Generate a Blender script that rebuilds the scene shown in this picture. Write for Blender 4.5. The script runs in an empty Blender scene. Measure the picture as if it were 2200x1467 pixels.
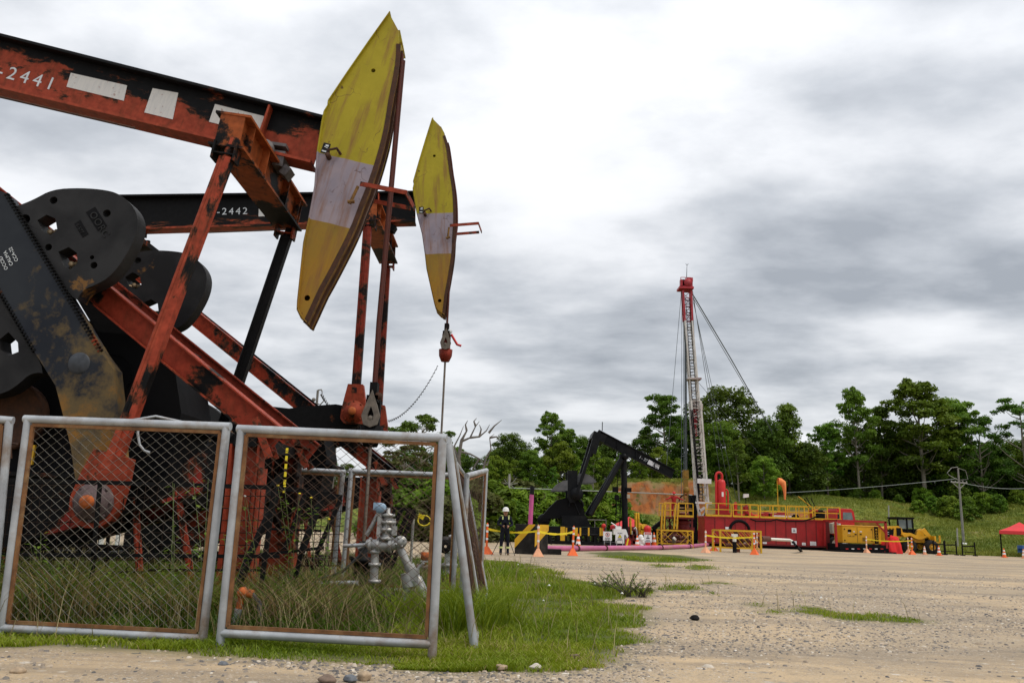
import bpy, math, random
import numpy as np
from mathutils import Vector, Matrix, Euler
from mathutils.geometry import tessellate_polygon
random.seed(7); rng = np.random.default_rng(7)
R = math.radians
scene = bpy.context.scene
COL = scene.collection
# ------------------------------------------------------------------ camera maths (photo measured at 2200 x 1467)
F = 1800.0; CX, CY = 1100.0, 733.5; PITCH = math.atan(389/1800.); ROLL = R(2.0); H = 1.25
def ray(px, py):
    u = (px-CX)/F; v = (py-CY)/F
    c, s = math.cos(ROLL), math.sin(ROLL)
    u2 = c*u+s*v; v2 = -s*u+c*v
    cp, sp = math.cos(PITCH), math.sin(PITCH)
    return (u2, cp+v2*sp, sp-v2*cp)
def W(px, py, Y):
    r = ray(px, py); t = Y/r[1]
    return Vector((r[0]*t, Y, H+r[2]*t))
def G(px, py, z=0.0):
    r = ray(px, py); t = (z-H)/r[2]
    return Vector((r[0]*t, r[1]*t, z))
cam = bpy.data.cameras.new("camera"); camo = bpy.data.objects.new("camera", cam); COL.objects.link(camo)
cam.sensor_width = 36; cam.lens = F/2200*36; cam.clip_start = 0.1; cam.clip_end = 3000
cp, sp = math.cos(PITCH), math.sin(PITCH); c_, s_ = math.cos(ROLL), math.sin(ROLL)
Rv = Vector((1, 0, 0)); Up = Vector((0, -sp, cp)); Fw = Vector((0, cp, sp))
X_ = Rv*c_+Up*s_; Y_ = Up*c_-Rv*s_
camo.matrix_world = Matrix(((X_.x, Y_.x, -Fw.x, 0), (X_.y, Y_.y, -Fw.y, 0), (X_.z, Y_.z, -Fw.z, H), (0, 0, 0, 1)))
scene.camera = camo
# ------------------------------------------------------------------ materials
class NT:
    def __init__(s, m):
        s.m = m; s.t = m.node_tree; s.t.nodes.clear()
    def n(s, typ, **kw):
        nd = s.t.nodes.new(typ)
        for k, v in kw.items():
            if k.startswith('i_'):
                nd.inputs[int(k[2:])].default_value = v
            else: setattr(nd, k, v)
        return nd
    def l(s, a, b): s.t.links.new(a, b)
    def math(s, op, a, b=None, clamp=False):
        nd = s.n('ShaderNodeMath', operation=op, use_clamp=clamp)
        for i, x in enumerate((a, b)):
            if x is None: continue
            if isinstance(x, (int, float)): nd.inputs[i].default_value = x
            else: s.l(x, nd.inputs[i])
        return nd.outputs[0]
    def noise(s, vec, scale, detail=4, rough=.55, dist=0):
        nd = s.n('ShaderNodeTexNoise'); nd.inputs['Scale'].default_value = scale
        nd.inputs['Detail'].default_value = detail; nd.inputs['Roughness'].default_value = rough
        nd.inputs['Distortion'].default_value = dist
        if vec is not None: s.l(vec, nd.inputs['Vector'])
        return nd.outputs['Fac']
    def ramp(s, fac, stops, interp='LINEAR'):
        nd = s.n('ShaderNodeValToRGB'); cr = nd.color_ramp; cr.interpolation = interp
        while len(cr.elements) < len(stops): cr.elements.new(.5)
        for e, (p, c) in zip(cr.elements, stops):
            e.position = p; e.color = (c[0], c[1], c[2], 1) if not isinstance(c, (int, float)) else (c, c, c, 1)
        s.l(fac, nd.inputs[0]); return nd.outputs[0]
    def mix(s, fac, a, b, mode='MIX'):
        nd = s.n('ShaderNodeMix', data_type='RGBA', blend_type=mode)
        if isinstance(fac, (int, float)): nd.inputs[0].default_value = fac
        else: s.l(fac, nd.inputs[0])
        for i, x in ((6, a), (7, b)):
            if isinstance(x, tuple): nd.inputs[i].default_value = (x[0], x[1], x[2], 1)
            else: s.l(x, nd.inputs[i])
        return nd.outputs[2]
    def vec(s, kind='Object', scale=(1, 1, 1), rot=(0, 0, 0), loc=(0, 0, 0)):
        tc = s.n('ShaderNodeTexCoord'); mp = s.n('ShaderNodeMapping')
        mp.inputs['Scale'].default_value = scale; mp.inputs['Rotation'].default_value = rot; mp.inputs['Location'].default_value = loc
        s.l(tc.outputs[kind], mp.inputs[0]); return mp.outputs[0]
    def out(s, col, rough=.6, metal=0., bump=None, bstr=.3, bdist=.01, spec=.5):
        p = s.n('ShaderNodeBsdfPrincipled'); o = s.n('ShaderNodeOutputMaterial')
        if isinstance(col, tuple): p.inputs['Base Color'].default_value = (*col[:3], 1)
        else: s.l(col, p.inputs['Base Color'])
        if isinstance(rough, (int, float)): p.inputs['Roughness'].default_value = rough
        else: s.l(rough, p.inputs['Roughness'])
        p.inputs['Metallic'].default_value = metal; p.inputs['Specular IOR Level'].default_value = spec
        if bump is not None:
            b = s.n('ShaderNodeBump'); b.inputs['Strength'].default_value = bstr; b.inputs['Distance'].default_value = bdist
            s.l(bump, b.inputs['Height']); s.l(b.outputs[0], p.inputs['Normal'])
        s.l(p.outputs[0], o.inputs[0]); return p
MATS = {}
def newmat(name):
    m = bpy.data.materials.new(name); m.use_nodes = True; MATS[name] = m
    return m, NT(m)
def plain(name, col, rough=.6, metal=0, var=.25, scale=6, dirt=None, dirtamt=.35, spec=None):
    m, n = newmat(name); v = n.vec()
    f = n.noise(v, scale, 5, .6)
    dk = tuple(c*(1-var) for c in col); lt = tuple(min(1, c*(1+var)) for c in col)
    c = n.ramp(f, [(.3, dk), (.7, lt)])
    if dirt:
        g = n.noise(v, scale*.45, 6, .7)
        c = n.mix(n.math('MULTIPLY', n.ramp(g, [(.5, 0.), (.7, 1.)]), dirtamt), c, dirt)
    n.out(c, n.ramp(f, [(.3, max(0, rough-.12)), (.7, min(1, rough+.12))]), metal, f, .15, .01, spec if spec is not None else (.12 if max(col) < .04 else .35))
    return m
def chipped(name, top, under, scale=1.6, thr=.5, rust=(.10, .035, .015), rough=.55, axis=None, amp=0., stretch=(1, 1, 1), offs=0.):
    """top paint flaked away over an undercoat; axis/amp shift how much is lost along one direction of the part"""
    m, n = newmat(name); v = n.vec(scale=stretch); vo = n.vec()
    f = n.noise(v, scale, 12, .70, .25)
    big = n.noise(vo, scale*.35, 3, .5)
    f = n.math('ADD', n.math('MULTIPLY', f, .7), n.math('MULTIPLY', big, .3))
    if axis is not None:
        sx = n.n('ShaderNodeSeparateXYZ'); n.l(vo, sx.inputs[0])
        f = n.math('ADD', f, n.math('MULTIPLY', n.math('ADD', sx.outputs[axis], offs), amp))
    mask = n.ramp(f, [(thr-.008, 0.), (thr+.008, 1.)])
    g = n.noise(vo, 9, 6, .6); g2 = n.noise(vo, 34, 4, .6)
    tc = n.mix(n.ramp(g, [(.35, 0.), (.7, 1.)]), tuple(c*.7 for c in top), tuple(c*1.25 for c in top))
    uc = n.mix(n.ramp(g, [(.3, 0.), (.7, 1.)]), tuple(c*.62 for c in under), tuple(min(1, c*1.2) for c in under))
    uc = n.mix(n.ramp(n.noise(n.vec(scale=(1, 1, .25)), 5, 7, .7), [(.52, 0.), (.72, .75)]), uc, rust)
    edge = n.ramp(f, [(thr-.03, 0.), (thr-.004, .7), (thr+.02, 0.)])
    c = n.mix(mask, tc, uc); c = n.mix(edge, c, rust)
    n.out(c, n.math('ADD', n.math('MULTIPLY', g2, .25), rough-.1), 0, n.math('ADD', n.math('MULTIPLY', mask, -.5), n.math('MULTIPLY', g2, .2)), .4, .006, .12)
    return m
BLK = (.006, .006, .0065); ORG = (.33, .060, .030); RED = (.22, .018, .014)
# ------------------------------------------------------------------ mesh builder
def tag(o, label=None, cat=None, group=None, kind=None):
    if label: o['label'] = label
    if cat: o['category'] = cat
    if group: o['group'] = group
    if kind: o['kind'] = kind
    return o
def root(name, loc, label, cat, group=None, org=None, rz=0):
    o = bpy.data.objects.new(name, None); COL.objects.link(o); o.empty_display_size = .2
    o.location = loc; o.rotation_euler = (0, 0, rz)
    o['_o'] = tuple(org if org is not None else loc)
    return tag(o, label, cat, group)
def org_of(p): return Vector(p['_o']) if (p is not None and '_o' in p) else Vector((0, 0, 0))
def frame(d, up=None):
    d = d.normalized()
    u = Vector(up) if up is not None else (Vector((0, 0, 1)) if abs(d.z) < .95 else Vector((0, 1, 0)))
    a = d.cross(u)
    if a.length < 1e-6: a = d.cross(Vector((1, 0, 0)))
    a.normalize(); b = a.cross(d).normalized()
    return a, b   # a: side, b: up-ish
class MB:
    def __init__(s): s.v = []; s.f = []; s.s = []
    def add(s, vs, fs, smooth=False):
        k = len(s.v); s.v += [tuple(x) for x in vs]
        s.f += [tuple(i+k for i in f) for f in fs]; s.s += [smooth]*len(fs); return s
    def box(s, c, size, rot=None):
        c = Vector(c); hx, hy, hz = [q/2 for q in size]
        vs = [Vector((x, y, z)) for x in (-hx, hx) for y in (-hy, hy) for z in (-hz, hz)]
        if rot is not None:
            M = rot if isinstance(rot, Matrix) else Euler(rot).to_matrix()
            vs = [M @ v for v in vs]
        return s.add([c+v for v in vs], [(0, 1, 3, 2), (4, 6, 7, 5), (0, 4, 5, 1), (2, 3, 7, 6), (0, 2, 6, 4), (1, 5, 7, 3)])
    def span(s, a, b):
        a = Vector(a); b = Vector(b); return s.box((a+b)/2, [abs(q) for q in (b-a)])
    def bar(s, p0, p1, w, h, up=None, w1=None, h1=None):
        p0 = Vector(p0); p1 = Vector(p1); a, b = frame(p1-p0, up); w1 = w if w1 is None else w1; h1 = h if h1 is None else h1
        vs = [p0+a*(i*w/2)+b*(j*h/2) for i, j in ((-1, -1), (1, -1), (1, 1), (-1, 1))]+[p1+a*(i*w1/2)+b*(j*h1/2) for i, j in ((-1, -1), (1, -1), (1, 1), (-1, 1))]
        return s.add(vs, [(0, 1, 2, 3), (7, 6, 5, 4), (0, 4, 5, 1), (1, 5, 6, 2), (2, 6, 7, 3), (3, 7, 4, 0)])
    def tube(s, pts, r, n=10, r1=None, cap=True, smooth=True):
        pts = [Vector(p) for p in pts]; m = len(pts)
        rr = r if isinstance(r, (list, tuple)) else [r+((r1 if r1 is not None else r)-r)*i/(m-1) for i in range(m)]
        vs = []; a = b = None
        for i, p in enumerate(pts):
            d = (pts[min(i+1, m-1)]-pts[max(i-1, 0)])
            if d.length < 1e-9: d = Vector((0, 0, 1))
            d.normalize()
            if a is None: a, b = frame(d)
            else:
                a = (a-d*a.dot(d))
                if a.length < 1e-6: a, b = frame(d)
                a.normalize(); b = d.cross(a)*-1; b = a.cross(d).normalized()
            vs += [p+(a*math.cos(2*math.pi*k/n)+b*math.sin(2*math.pi*k/n))*rr[i] for k in range(n)]
        s.add(vs, [(i*n+k, i*n+(k+1) % n, (i+1)*n+(k+1) % n, (i+1)*n+k) for i in range(m-1) for k in range(n)], smooth)
        if cap:
            s.add(vs[:n], [tuple(range(n))[::-1]]); s.add(vs[-n:], [tuple(range(n))])
        return s
    def lathe(s, c, prof, n=20, axis='Z', smooth=True):
        c = Vector(c); vs = []
        for r, h in prof:
            for k in range(n):
                t = 2*math.pi*k/n; x, y = r*math.cos(t), r*math.sin(t)
                vs.append(c+(Vector((x, y, h)) if axis == 'Z' else Vector((x, h, y)) if axis == 'Y' else Vector((h, x, y))))
        m = len(prof)
        s.add(vs, [(i*n+k, i*n+(k+1) % n, (i+1)*n+(k+1) % n, (i+1)*n+k) for i in range(m-1) for k in range(n)], smooth)
        return s
    def prism(s, poly, y0, y1, holes=(), axis='Y'):
        """extrude a 2-D outline (x,z) from y0 to y1"""
        loops = [[Vector((p[0], p[1], 0)) for p in poly]]+[[Vector((p[0], p[1], 0)) for p in h] for h in holes]
        flat = [p for L in loops for p in L]; tri = tessellate_polygon(loops); n = len(flat)
        def P(p, y): return (p[0], y, p[1]) if axis == 'Y' else ((y, p[0], p[1]) if axis == 'X' else (p[0], p[1], y))
        vs = [P(p, y0) for p in flat]+[P(p, y1) for p in flat]
        s.add(vs, [tuple(t) for t in tri]+[tuple(i+n for i in t[::-1]) for t in tri])
        k = 0
        for L in loops:
            m = len(L); s.add(vs, [(k+i, k+(i+1) % m, n+k+(i+1) % m, n+k+i) for i in range(m)]); k += m
        return s
    def ibeam(s, p0, p1, d, w, tw=.02, tf=.03, up=None):
        p0 = Vector(p0); p1 = Vector(p1); a, b = frame(p1-p0, up)
        s.bar(p0, p1, tw, d-2*tf, up); s.bar(p0+b*(d-tf)/2, p1+b*(d-tf)/2, w, tf, up); s.bar(p0-b*(d-tf)/2, p1-b*(d-tf)/2, w, tf, up)
        return s
    def sphere(s, c, r, n=12, sc=(1, 1, 1)):
        pr = [(r*math.sin(math.pi*i/n)+1e-4, -r*math.cos(math.pi*i/n)) for i in range(n+1)]
        k = len(s.v); s.lathe((0, 0, 0), pr, n*2)
        c = Vector(c)
        for i in range(k, len(s.v)):
            v = s.v[i]; s.v[i] = (c.x+v[0]*sc[0], c.y+v[1]*sc[1], c.z+v[2]*sc[2])
        return s
    def text(s, st, size, loc, th=0, y=0, depth=.004, rz=0, align='LEFT', sp=1.0):
        """lettering standing in the x-z plane facing -y, its baseline turned by th"""
        cu = bpy.data.curves.new('t', 'FONT'); cu.body = st; cu.size = size; cu.extrude = depth; cu.align_x = align; cu.space_character = sp
        o = bpy.data.objects.new('t', cu); COL.objects.link(o)
        dg = bpy.context.evaluated_depsgraph_get(); ev = o.evaluated_get(dg); me = ev.to_mesh()
        M = Matrix.Rotation(rz, 4, 'Z') @ Matrix.Rotation(-th, 4, 'Y') @ Matrix.Rotation(R(90), 4, 'X')
        vs = [Vector(loc)+(M @ v.co) for v in me.vertices]; fs = [tuple(p.vertices) for p in me.polygons]
        ev.to_mesh_clear(); bpy.data.objects.remove(o); bpy.data.curves.remove(cu)
        return s.add(vs, fs)
    def build(s, name, mat, parent=None, at=None, th=0., bevel=0., origin=None):
        """at: local frame origin in model coordinates with a turn th in the x-z plane; vertices are then local to it"""
        me = bpy.data.meshes.new(name)
        o = bpy.data.objects.new(name, me); COL.objects.link(o)
        og = org_of(parent) if parent is not None else Vector((0, 0, 0))
        if at is not None:
            o.location = Vector(at)-og; o.rotation_euler = (0, -th, 0); vs = s.v
            o['_o'] = (0, 0, 0)
        elif parent is None and origin is not None:
            og = Vector(origin); o.location = og; vs = [(v[0]-og.x, v[1]-og.y, v[2]-og.z) for v in s.v]; o['_o'] = tuple(og)
        else:
            vs = [(v[0]-og.x, v[1]-og.y, v[2]-og.z) for v in s.v]; o['_o'] = tuple(og)
        me.from_pydata(vs, [], s.f)
        me.polygons.foreach_set('use_smooth', s.s)
        me.materials.append(MATS[mat] if isinstance(mat, str) else mat); me.update()
        import bmesh
        bm = bmesh.new(); bm.from_mesh(me); bmesh.ops.recalc_face_normals(bm, faces=bm.faces); bm.to_mesh(me); bm.free()
        if parent is not None: o.parent = parent
        if bevel:
            md = o.modifiers.new('bevel', 'BEVEL'); md.width = bevel; md.segments = 1; md.limit_method = 'ANGLE'; md.angle_limit = R(40)
        return o
def copy_tree(o, parent=None):
    c = o.copy(); COL.objects.link(c); c.parent = parent
    for ch in list(o.children): copy_tree(ch, c)
    return c
def circle(cx, cz, r, n=20, r2=None): return [(cx+r*math.cos(2*math.pi*k/n), cz+(r2 or r)*math.sin(2*math.pi*k/n)) for k in range(n)]
def npmesh(name, verts, faces_list, mat, smooth=False, attrs=None):
    """faces_list: list of int arrays (n,k)"""
    me = bpy.data.meshes.new(name); me.vertices.add(len(verts)); me.vertices.foreach_set('co', np.asarray(verts, dtype=np.float32).ravel())
    idx = np.concatenate([f.ravel() for f in faces_list]); tot = np.concatenate([np.full(len(f), f.shape[1], dtype=np.int32) for f in faces_list])
    st = np.concatenate([[0], np.cumsum(tot)[:-1]]).astype(np.int32)
    me.loops.add(len(idx)); me.loops.foreach_set('vertex_index', idx.astype(np.int32))
    me.polygons.add(len(tot)); me.polygons.foreach_set('loop_start', st)
    if smooth: me.polygons.foreach_set('use_smooth', np.ones(len(tot), dtype=bool))
    me.update(calc_edges=True)
    for k, a in (attrs or {}).items():
        at = me.attributes.new(k, 'FLOAT', 'POINT'); at.data.foreach_set('value', np.asarray(a, dtype=np.float32))
    if mat is not None: me.materials.append(MATS[mat])
    return me
# ------------------------------------------------------------------ paints
plain('galvanised', (.40, .42, .44), .45, .35, .22, 3.2, (.20, .12, .06), .85)
plain('rusty_strip', (.20, .09, .035), .8, 0, .45, 7, (.34, .22, .10), .8)
plain('rust_dark', (.06, .026, .014), .85, 0, .5, 9)
plain('wire_pale', (.23, .215, .185), .5, .4, .3, 8, (.12, .06, .03), .8)
plain('wire_rusty', (.10, .06, .04), .8, 0, .4, 8)
chipped('beam_paint', BLK, ORG, 2.2, .49, axis=2, amp=-.27, offs=.0, stretch=(.55, 1, 1.2))
chipped('beam_paint_black', BLK, ORG, 1.6, .655, axis=2, amp=-.42, offs=.0, stretch=(.3, 1, 1.2))
chipped('orange_worn', BLK, ORG, 1.8, .45, stretch=(1, 1, .7))
chipped('orange_half', BLK, (.30, .04, .016), 1.5, .50)
chipped('leg_paint', BLK, (.33, .050, .025), 1.9, .462, stretch=(.7, 1, 1))
chipped('black_worn', (.006, .006, .0065), (.24, .035, .015), 1.3, .60, rough=.75)
chipped('black_solid', (.005, .005, .0055), (.12, .03, .015), 1.3, .68)
chipped('red_pitman', (.010, .006, .006), (.20, .028, .016), 1.6, .475)
chipped('orange_solid', (.012, .007, .006), (.27, .045, .022), 1.5, .445)
plain('grimy_purple', (.11, .075, .075), .7, 0, .4, 12, (.02, .015, .015), .9)
plain('rope_rust', (.07, .016, .010), .8, 0, .3, 30)
plain('track_rust', (.17, .085, .02), .8, 0, .5, 8, (.06, .02, .012), .9)
plain('black_paint', (.007, .0075, .009), .45, 0, .35, 3, (.03, .028, .024), .4)
plain('black_steel', (.005, .005, .006), .7, 0, .3, 3)
plain('steel', (.30, .30, .30), .4, .7, .2, 20)
plain('yellow_paint', (.62, .36, .015), .5, 0, .18, 3, (.22, .10, .03), .5)
plain('yellow_machine', (.66, .34, .012), .4, 0, .10, 2, (.35, .2, .05), .4)
plain('red_tank', (.33, .012, .014), .38, 0, .18, 1.2, (.13, .012, .010), .6)
plain('red_bright', (.52, .02, .018), .45, 0, .15, 2, (.3, .02, .02), .5)
plain('red_cloth', (.60, .022, .022), .85, 0, .15, 3)
plain('tent_cloth', (.62, .05, .055), .85, 0, .12, 2)
plain('mast_white', (.56, .54, .50), .5, 0, .15, 1.5, (.22, .12, .10), .45)
plain('white_paint', (.72, .72, .70), .5, 0, .08, 4, (.4, .36, .3), .4)
plain('silver_pipe', (.38, .38, .37), .42, .4, .22, 9, (.18, .12, .08), .5)
plain('white_pipe', (.70, .68, .60), .5, 0, .1, 4)
plain('pink_pipe', (.44, .12, .24), .55, 0, .25, .9, (.36, .22, .15), .9)
plain('cone_orange', (.80, .13, .02), .55, 0, .1, 6)
plain('cone_pale', (.75, .36, .20), .6, 0, .15, 6)
plain('cone_white', (.78, .78, .78), .5, 0, .06, 6)
plain('tape_yellow', (.80, .62, .02), .45, 0, .1, 4)
plain('tyre', (.022, .021, .02), .85, 0, .3, 5, (.10, .08, .06), .5)
plain('glass_dark', (.02, .024, .028), .08, 0, .2, 1)
plain('glass_light', (.16, .20, .20), .1, 0, .3, 2)
plain('concrete', (.36, .34, .30), .85, 0, .18, 3, (.2, .17, .12), .5)
plain('pole_grey', (.22, .21, .19), .85, 0, .2, 2)
plain('pole_pale', (.34, .33, .30), .8, 0, .2, 2)
plain('cable_dark', (.05, .05, .05), .7, 0, .2, 4)
plain('cable_pale', (.30, .33, .31), .5, 0, .1, 4)
plain('orange_sock', (.75, .22, .06), .8, 0, .15, 2, (.8, .4, .2), .5)
plain('blue_drum', (.02, .08, .26), .45, 0, .15, 3)
plain('orange_cap', (.42, .10, .02), .7, 0, .35, 14, (.1, .04, .02), .5)
plain('overall_black', (.010, .012, .02), .85, 0, .3, 8)
plain('overall_red', (.34, .015, .015), .85, 0, .2, 8)
plain('hiviz', (.55, .62, .25), .6, 0, .1, 8)
plain('skin', (.36, .19, .12), .6, 0, .1, 9)
plain('boot', (.16, .11, .07), .8, 0, .25, 9)
plain('beige_box', (.36, .33, .26), .6, 0, .1, 4)
plain('sign_white', (.72, .72, .74), .5, 0, .04, 3)
plain('sign_black', (.02, .02, .02), .6); plain('sign_red', (.5, .03, .03), .6); plain('sign_yellow', (.75, .62, .03), .6)
plain('stencil_white', (.62, .66, .68), .6, 0, .15, 9)
plain('meter_blue', (.25, .36, .48), .4, 0, .15, 9)
plain('bark', (.10, .085, .065), .9, 0, .35, 5)
plain('bark_pale', (.20, .18, .14), .9, 0, .3, 5)
plain('bark_dead', (.13, .115, .10), .9, 0, .3, 5)
plain('stem_green', (.10, .13, .04), .8, 0, .3, 5)
plain('petal_yellow', (.8, .6, .02), .6); plain('petal_white', (.75, .75, .7), .6)
def crank_mat():
    m, n = newmat('crank_paint'); v = n.vec(); vs = n.vec(scale=(1, 1, .8))
    f = n.noise(v, 1.7, 4, .55, .2); g = n.noise(v, 14, 7, .7); b = n.noise(v, 1.1, 3)
    sx = n.n('ShaderNodeSeparateXYZ'); n.l(v, sx.inputs[0])
    low = n.math('MULTIPLY', n.math('ADD', sx.outputs[2], -.1), -.085)
    f2 = n.math('ADD', n.math('ADD', n.math('MULTIPLY', f, .75), n.math('MULTIPLY', g, .25)), low)
    base = n.mix(n.ramp(b, [(.35, 0.), (.65, 1.)]), (.012, .015, .022), (.024, .028, .034))
    c = n.mix(n.ramp(f2, [(.455, 0.), (.56, .85)]), base, (.13, .09, .038))
    c = n.mix(n.ramp(f2, [(.58, 0.), (.68, .8)]), c, (.28, .125, .02))
    n.out(c, n.math('ADD', n.math('MULTIPLY', g, .3), .42), 0, g, .25, .004, .16)
crank_mat()
def weight_mat():
    m, n = newmat('weight_paint'); v = n.vec()
    f = n.noise(v, 2.2, 4, .5, .3); g = n.noise(v, 30, 6, .7)
    c = n.mix(n.ramp(f, [(.35, 0.), (.65, 1.)]), (.012, .012, .013), (.026, .026, .027))
    p = n.ramp(n.noise(n.vec(loc=(.35, 0, .2)), 1.25, 6, .62), [(.63, 0.), (.66, .9)])
    c = n.mix(p, c, (.17, .085, .025))
    n.out(c, n.math('ADD', n.math('MULTIPLY', g, .25), .45), 0, g, .3, .004, .16)
weight_mat()
def head_mat():
    m, n = newmat('horsehead_paint'); v = n.vec()
    sx = n.n('ShaderNodeSeparateXYZ'); n.l(v, sx.inputs[0])
    wob = n.math('MULTIPLY', n.math('ADD', n.noise(v, 3, 3), -.5), .03)
    h = n.math('ADD', n.math('ADD', sx.outputs[2], n.math('MULTIPLY', sx.outputs[0], -.02)), wob)
    g = n.noise(v, 2.2, 6, .6); fine = n.noise(v, 26, 5, .6)
    st = n.noise(n.vec(scale=(3.2, 3.2, .35)), 2.6, 7, .65)
    ye = n.mix(n.ramp(g, [(.3, 0.), (.7, 1.)]), (.29, .235, .006), (.38, .31, .014))
    li = n.mix(n.ramp(g, [(.35, 0.), (.65, 1.)]), (.31, .255, .28), (.23, .205, .25))
    oc = n.mix(n.ramp(g, [(.35, 0.), (.7, 1.)]), (.25, .155, .02), (.32, .165, .010))
    a = n.math('LESS_THAN', h, HB1); c = n.mix(a, ye, li)
    b = n.math('LESS_THAN', h, HB2); c = n.mix(b, c, oc)
    c = n.mix(n.math('MULTIPLY', n.ramp(st, [(.50, 0.), (.70, 1.)]), .75), c, (.20, .085, .03))
    sc = n.n('ShaderNodeTexVoronoi', feature='DISTANCE_TO_EDGE'); sc.inputs['Scale'].default_value = 1.3
    wv = n.n('ShaderNodeVectorMath', operation='ADD'); nz = n.n('ShaderNodeTexNoise'); nz.inputs['Scale'].default_value = 4
    n.l(v, nz.inputs['Vector']); n.l(v, wv.inputs[0]); sc2 = n.n('ShaderNodeVectorMath', operation='SCALE'); sc2.inputs['Scale'].default_value = .5
    n.l(nz.outputs['Color'], sc2.inputs[0]); n.l(sc2.outputs[0], wv.inputs[1]); n.l(wv.outputs[0], sc.inputs['Vector'])
    crack = n.math('MULTIPLY', n.ramp(sc.outputs['Distance'], [(.004, 1.), (.010, 0.)]), n.ramp(n.noise(v, 1.6, 3), [(.54, 0.), (.60, 1.)]))
    c = n.mix(n.math('MULTIPLY', crack, .85), c, (.07, .028, .015))
    sp = n.ramp(n.noise(v, 11, 6, .7), [(.66, 0.), (.70, .8)]); c = n.mix(sp, c, (.10, .04, .018))
    n.out(c, .6, 0, fine, .12, .004, .3)
# ------------------------------------------------------------------ daylight under broken overcast
SUN_EL, SUN_AZ = R(58), R(115)      # azimuth clockwise from +Y
world = bpy.data.worlds.new("World"); scene.world = world; world.use_nodes = True
n = NT(world); wt = world.node_tree
tc = n.n('ShaderNodeTexCoord'); sx = n.n('ShaderNodeSeparateXYZ'); n.l(tc.outputs['Generated'], sx.inputs[0])
zc = n.math('ADD', n.math('MAXIMUM', sx.outputs[2], 0.0), .16)
px_ = n.math('DIVIDE', sx.outputs[0], zc); py_ = n.math('DIVIDE', sx.outputs[1], zc)
cb = n.n('ShaderNodeCombineXYZ'); n.l(px_, cb.inputs[0]); n.l(py_, cb.inputs[1]); cb.inputs[2].default_value = 3.7
P = cb.outputs[0]
sw = n.n('ShaderNodeMapping'); sw.inputs['Scale'].default_value = (.8, 1.0, 1); sw.inputs['Rotation'].default_value = (0, 0, R(20)); n.l(P, sw.inputs[0])
f1 = n.noise(sw.outputs[0], 1.15, 8, .55, .08); f2 = n.noise(sw.outputs[0], .42, 2, .5); f3 = n.noise(sw.outputs[0], 3.0, 7, .52, .1)
f = n.math('ADD', n.math('ADD', n.math('MULTIPLY', f1, .55), n.math('MULTIPLY', f2, .08)), n.math('MULTIPLY', f3, .37))
def lobe(px, py, amp, w):
    d = Vector(ray(px, py)).normalized()
    dt = n.n('ShaderNodeVectorMath', operation='DOT_PRODUCT'); n.l(tc.outputs['Generated'], dt.inputs[0]); dt.inputs[1].default_value = d
    e = n.math('POWER', n.math('MAXIMUM', dt.outputs['Value'], 0.0), w)
    return n.math('MULTIPLY', e, amp)
for a in ((1480, 300, .04, 50), (1120, 130, -.03, 90), (1950, 430, -.05, 50), (1500, 500, .02, 90), (350, 120, .02, 60), (1350, 60, -.03, 200), (2150, 60, -.03, 60), (820, 330, -.02, 120), (1950, 850, .04, 120), (900, 820, .02, 90)):
    f = n.math('ADD', f, lobe(*a))
ccol = n.ramp(f, [(.37, (.31, .33, .36)), (.45, (.455, .475, .505)), (.50, (.57, .585, .61)), (.56, (.70, .71, .73)), (.68, (.83, .835, .85))])
gain = n.math('ADD', n.math('MULTIPLY', n.math('POWER', n.math('MAXIMUM', sx.outputs[2], 0.0), 1.8), 1.15), 1.0)
sky = n.n('ShaderNodeTexSky', sky_type='NISHITA', sun_disc=False, sun_elevation=SUN_EL, sun_rotation=SUN_AZ)
b1 = n.n('ShaderNodeBackground'); n.l(sky.outputs[0], b1.inputs[0]); b1.inputs[1].default_value = .10
b2 = n.n('ShaderNodeBackground'); n.l(ccol, b2.inputs[0]); n.l(gain, b2.inputs[1])
mx = n.n('ShaderNodeMixShader'); mx.inputs[0].default_value = .90; n.l(b1.outputs[0], mx.inputs[1]); n.l(b2.outputs[0], mx.inputs[2])
wo = n.n('ShaderNodeOutputWorld'); n.l(mx.outputs[0], wo.inputs[0])
ld = bpy.data.lights.new("sun", 'SUN'); ld.energy = 1.5; ld.angle = R(14); ld.color = (1, .91, .78)
lo = bpy.data.objects.new("sun", ld); COL.objects.link(lo)
sd = Vector((math.sin(SUN_AZ)*math.cos(SUN_EL), math.cos(SUN_AZ)*math.cos(SUN_EL), math.sin(SUN_EL)))
lo.rotation_euler = sd.to_track_quat('Z', 'Y').to_euler()
scene.view_settings.view_transform = 'Standard'; scene.view_settings.look = 'None'; scene.view_settings.exposure = 0.28; scene.view_settings.gamma = 1
scene.render.engine = 'CYCLES'; scene.cycles.max_bounces = 6; scene.cycles.use_denoising = True
# ------------------------------------------------------------------ ground and hillside
def interp(x, xs, ys): return np.interp(x, xs, ys)
YC = 98.0
cpx = [300, 800, 1000, 1150, 1300, 1400, 1500, 1600, 1700, 1800, 1900, 2000, 2080, 2200, 2350]
cpy = [1040, 1050, 1052, 1050, 1040, 1036, 1042, 1056, 1065, 1068, 1078, 1096, 1098, 1084, 1080]
cr = [W(a, b, YC) for a, b in zip(cpx, cpy)]; CXs = [c.x for c in cr]; CZs = [c.z for c in cr]
def vnoise(x, y, sc, seed=0):
    r = np.random.default_rng(seed); g = r.random((64, 64))
    u = np.mod(x/sc, 64); v = np.mod(y/sc, 64); i = np.floor(u).astype(int); j = np.floor(v).astype(int); a = u-i; b = v-j
    a = a*a*(3-2*a); b = b*b*(3-2*b); i %= 64; j %= 64; i1 = (i+1) % 64; j1 = (j+1) % 64
    return (g[i, j]*(1-a)+g[i1, j]*a)*(1-b)+(g[i, j1]*(1-a)+g[i1, j1]*a)*b
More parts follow.
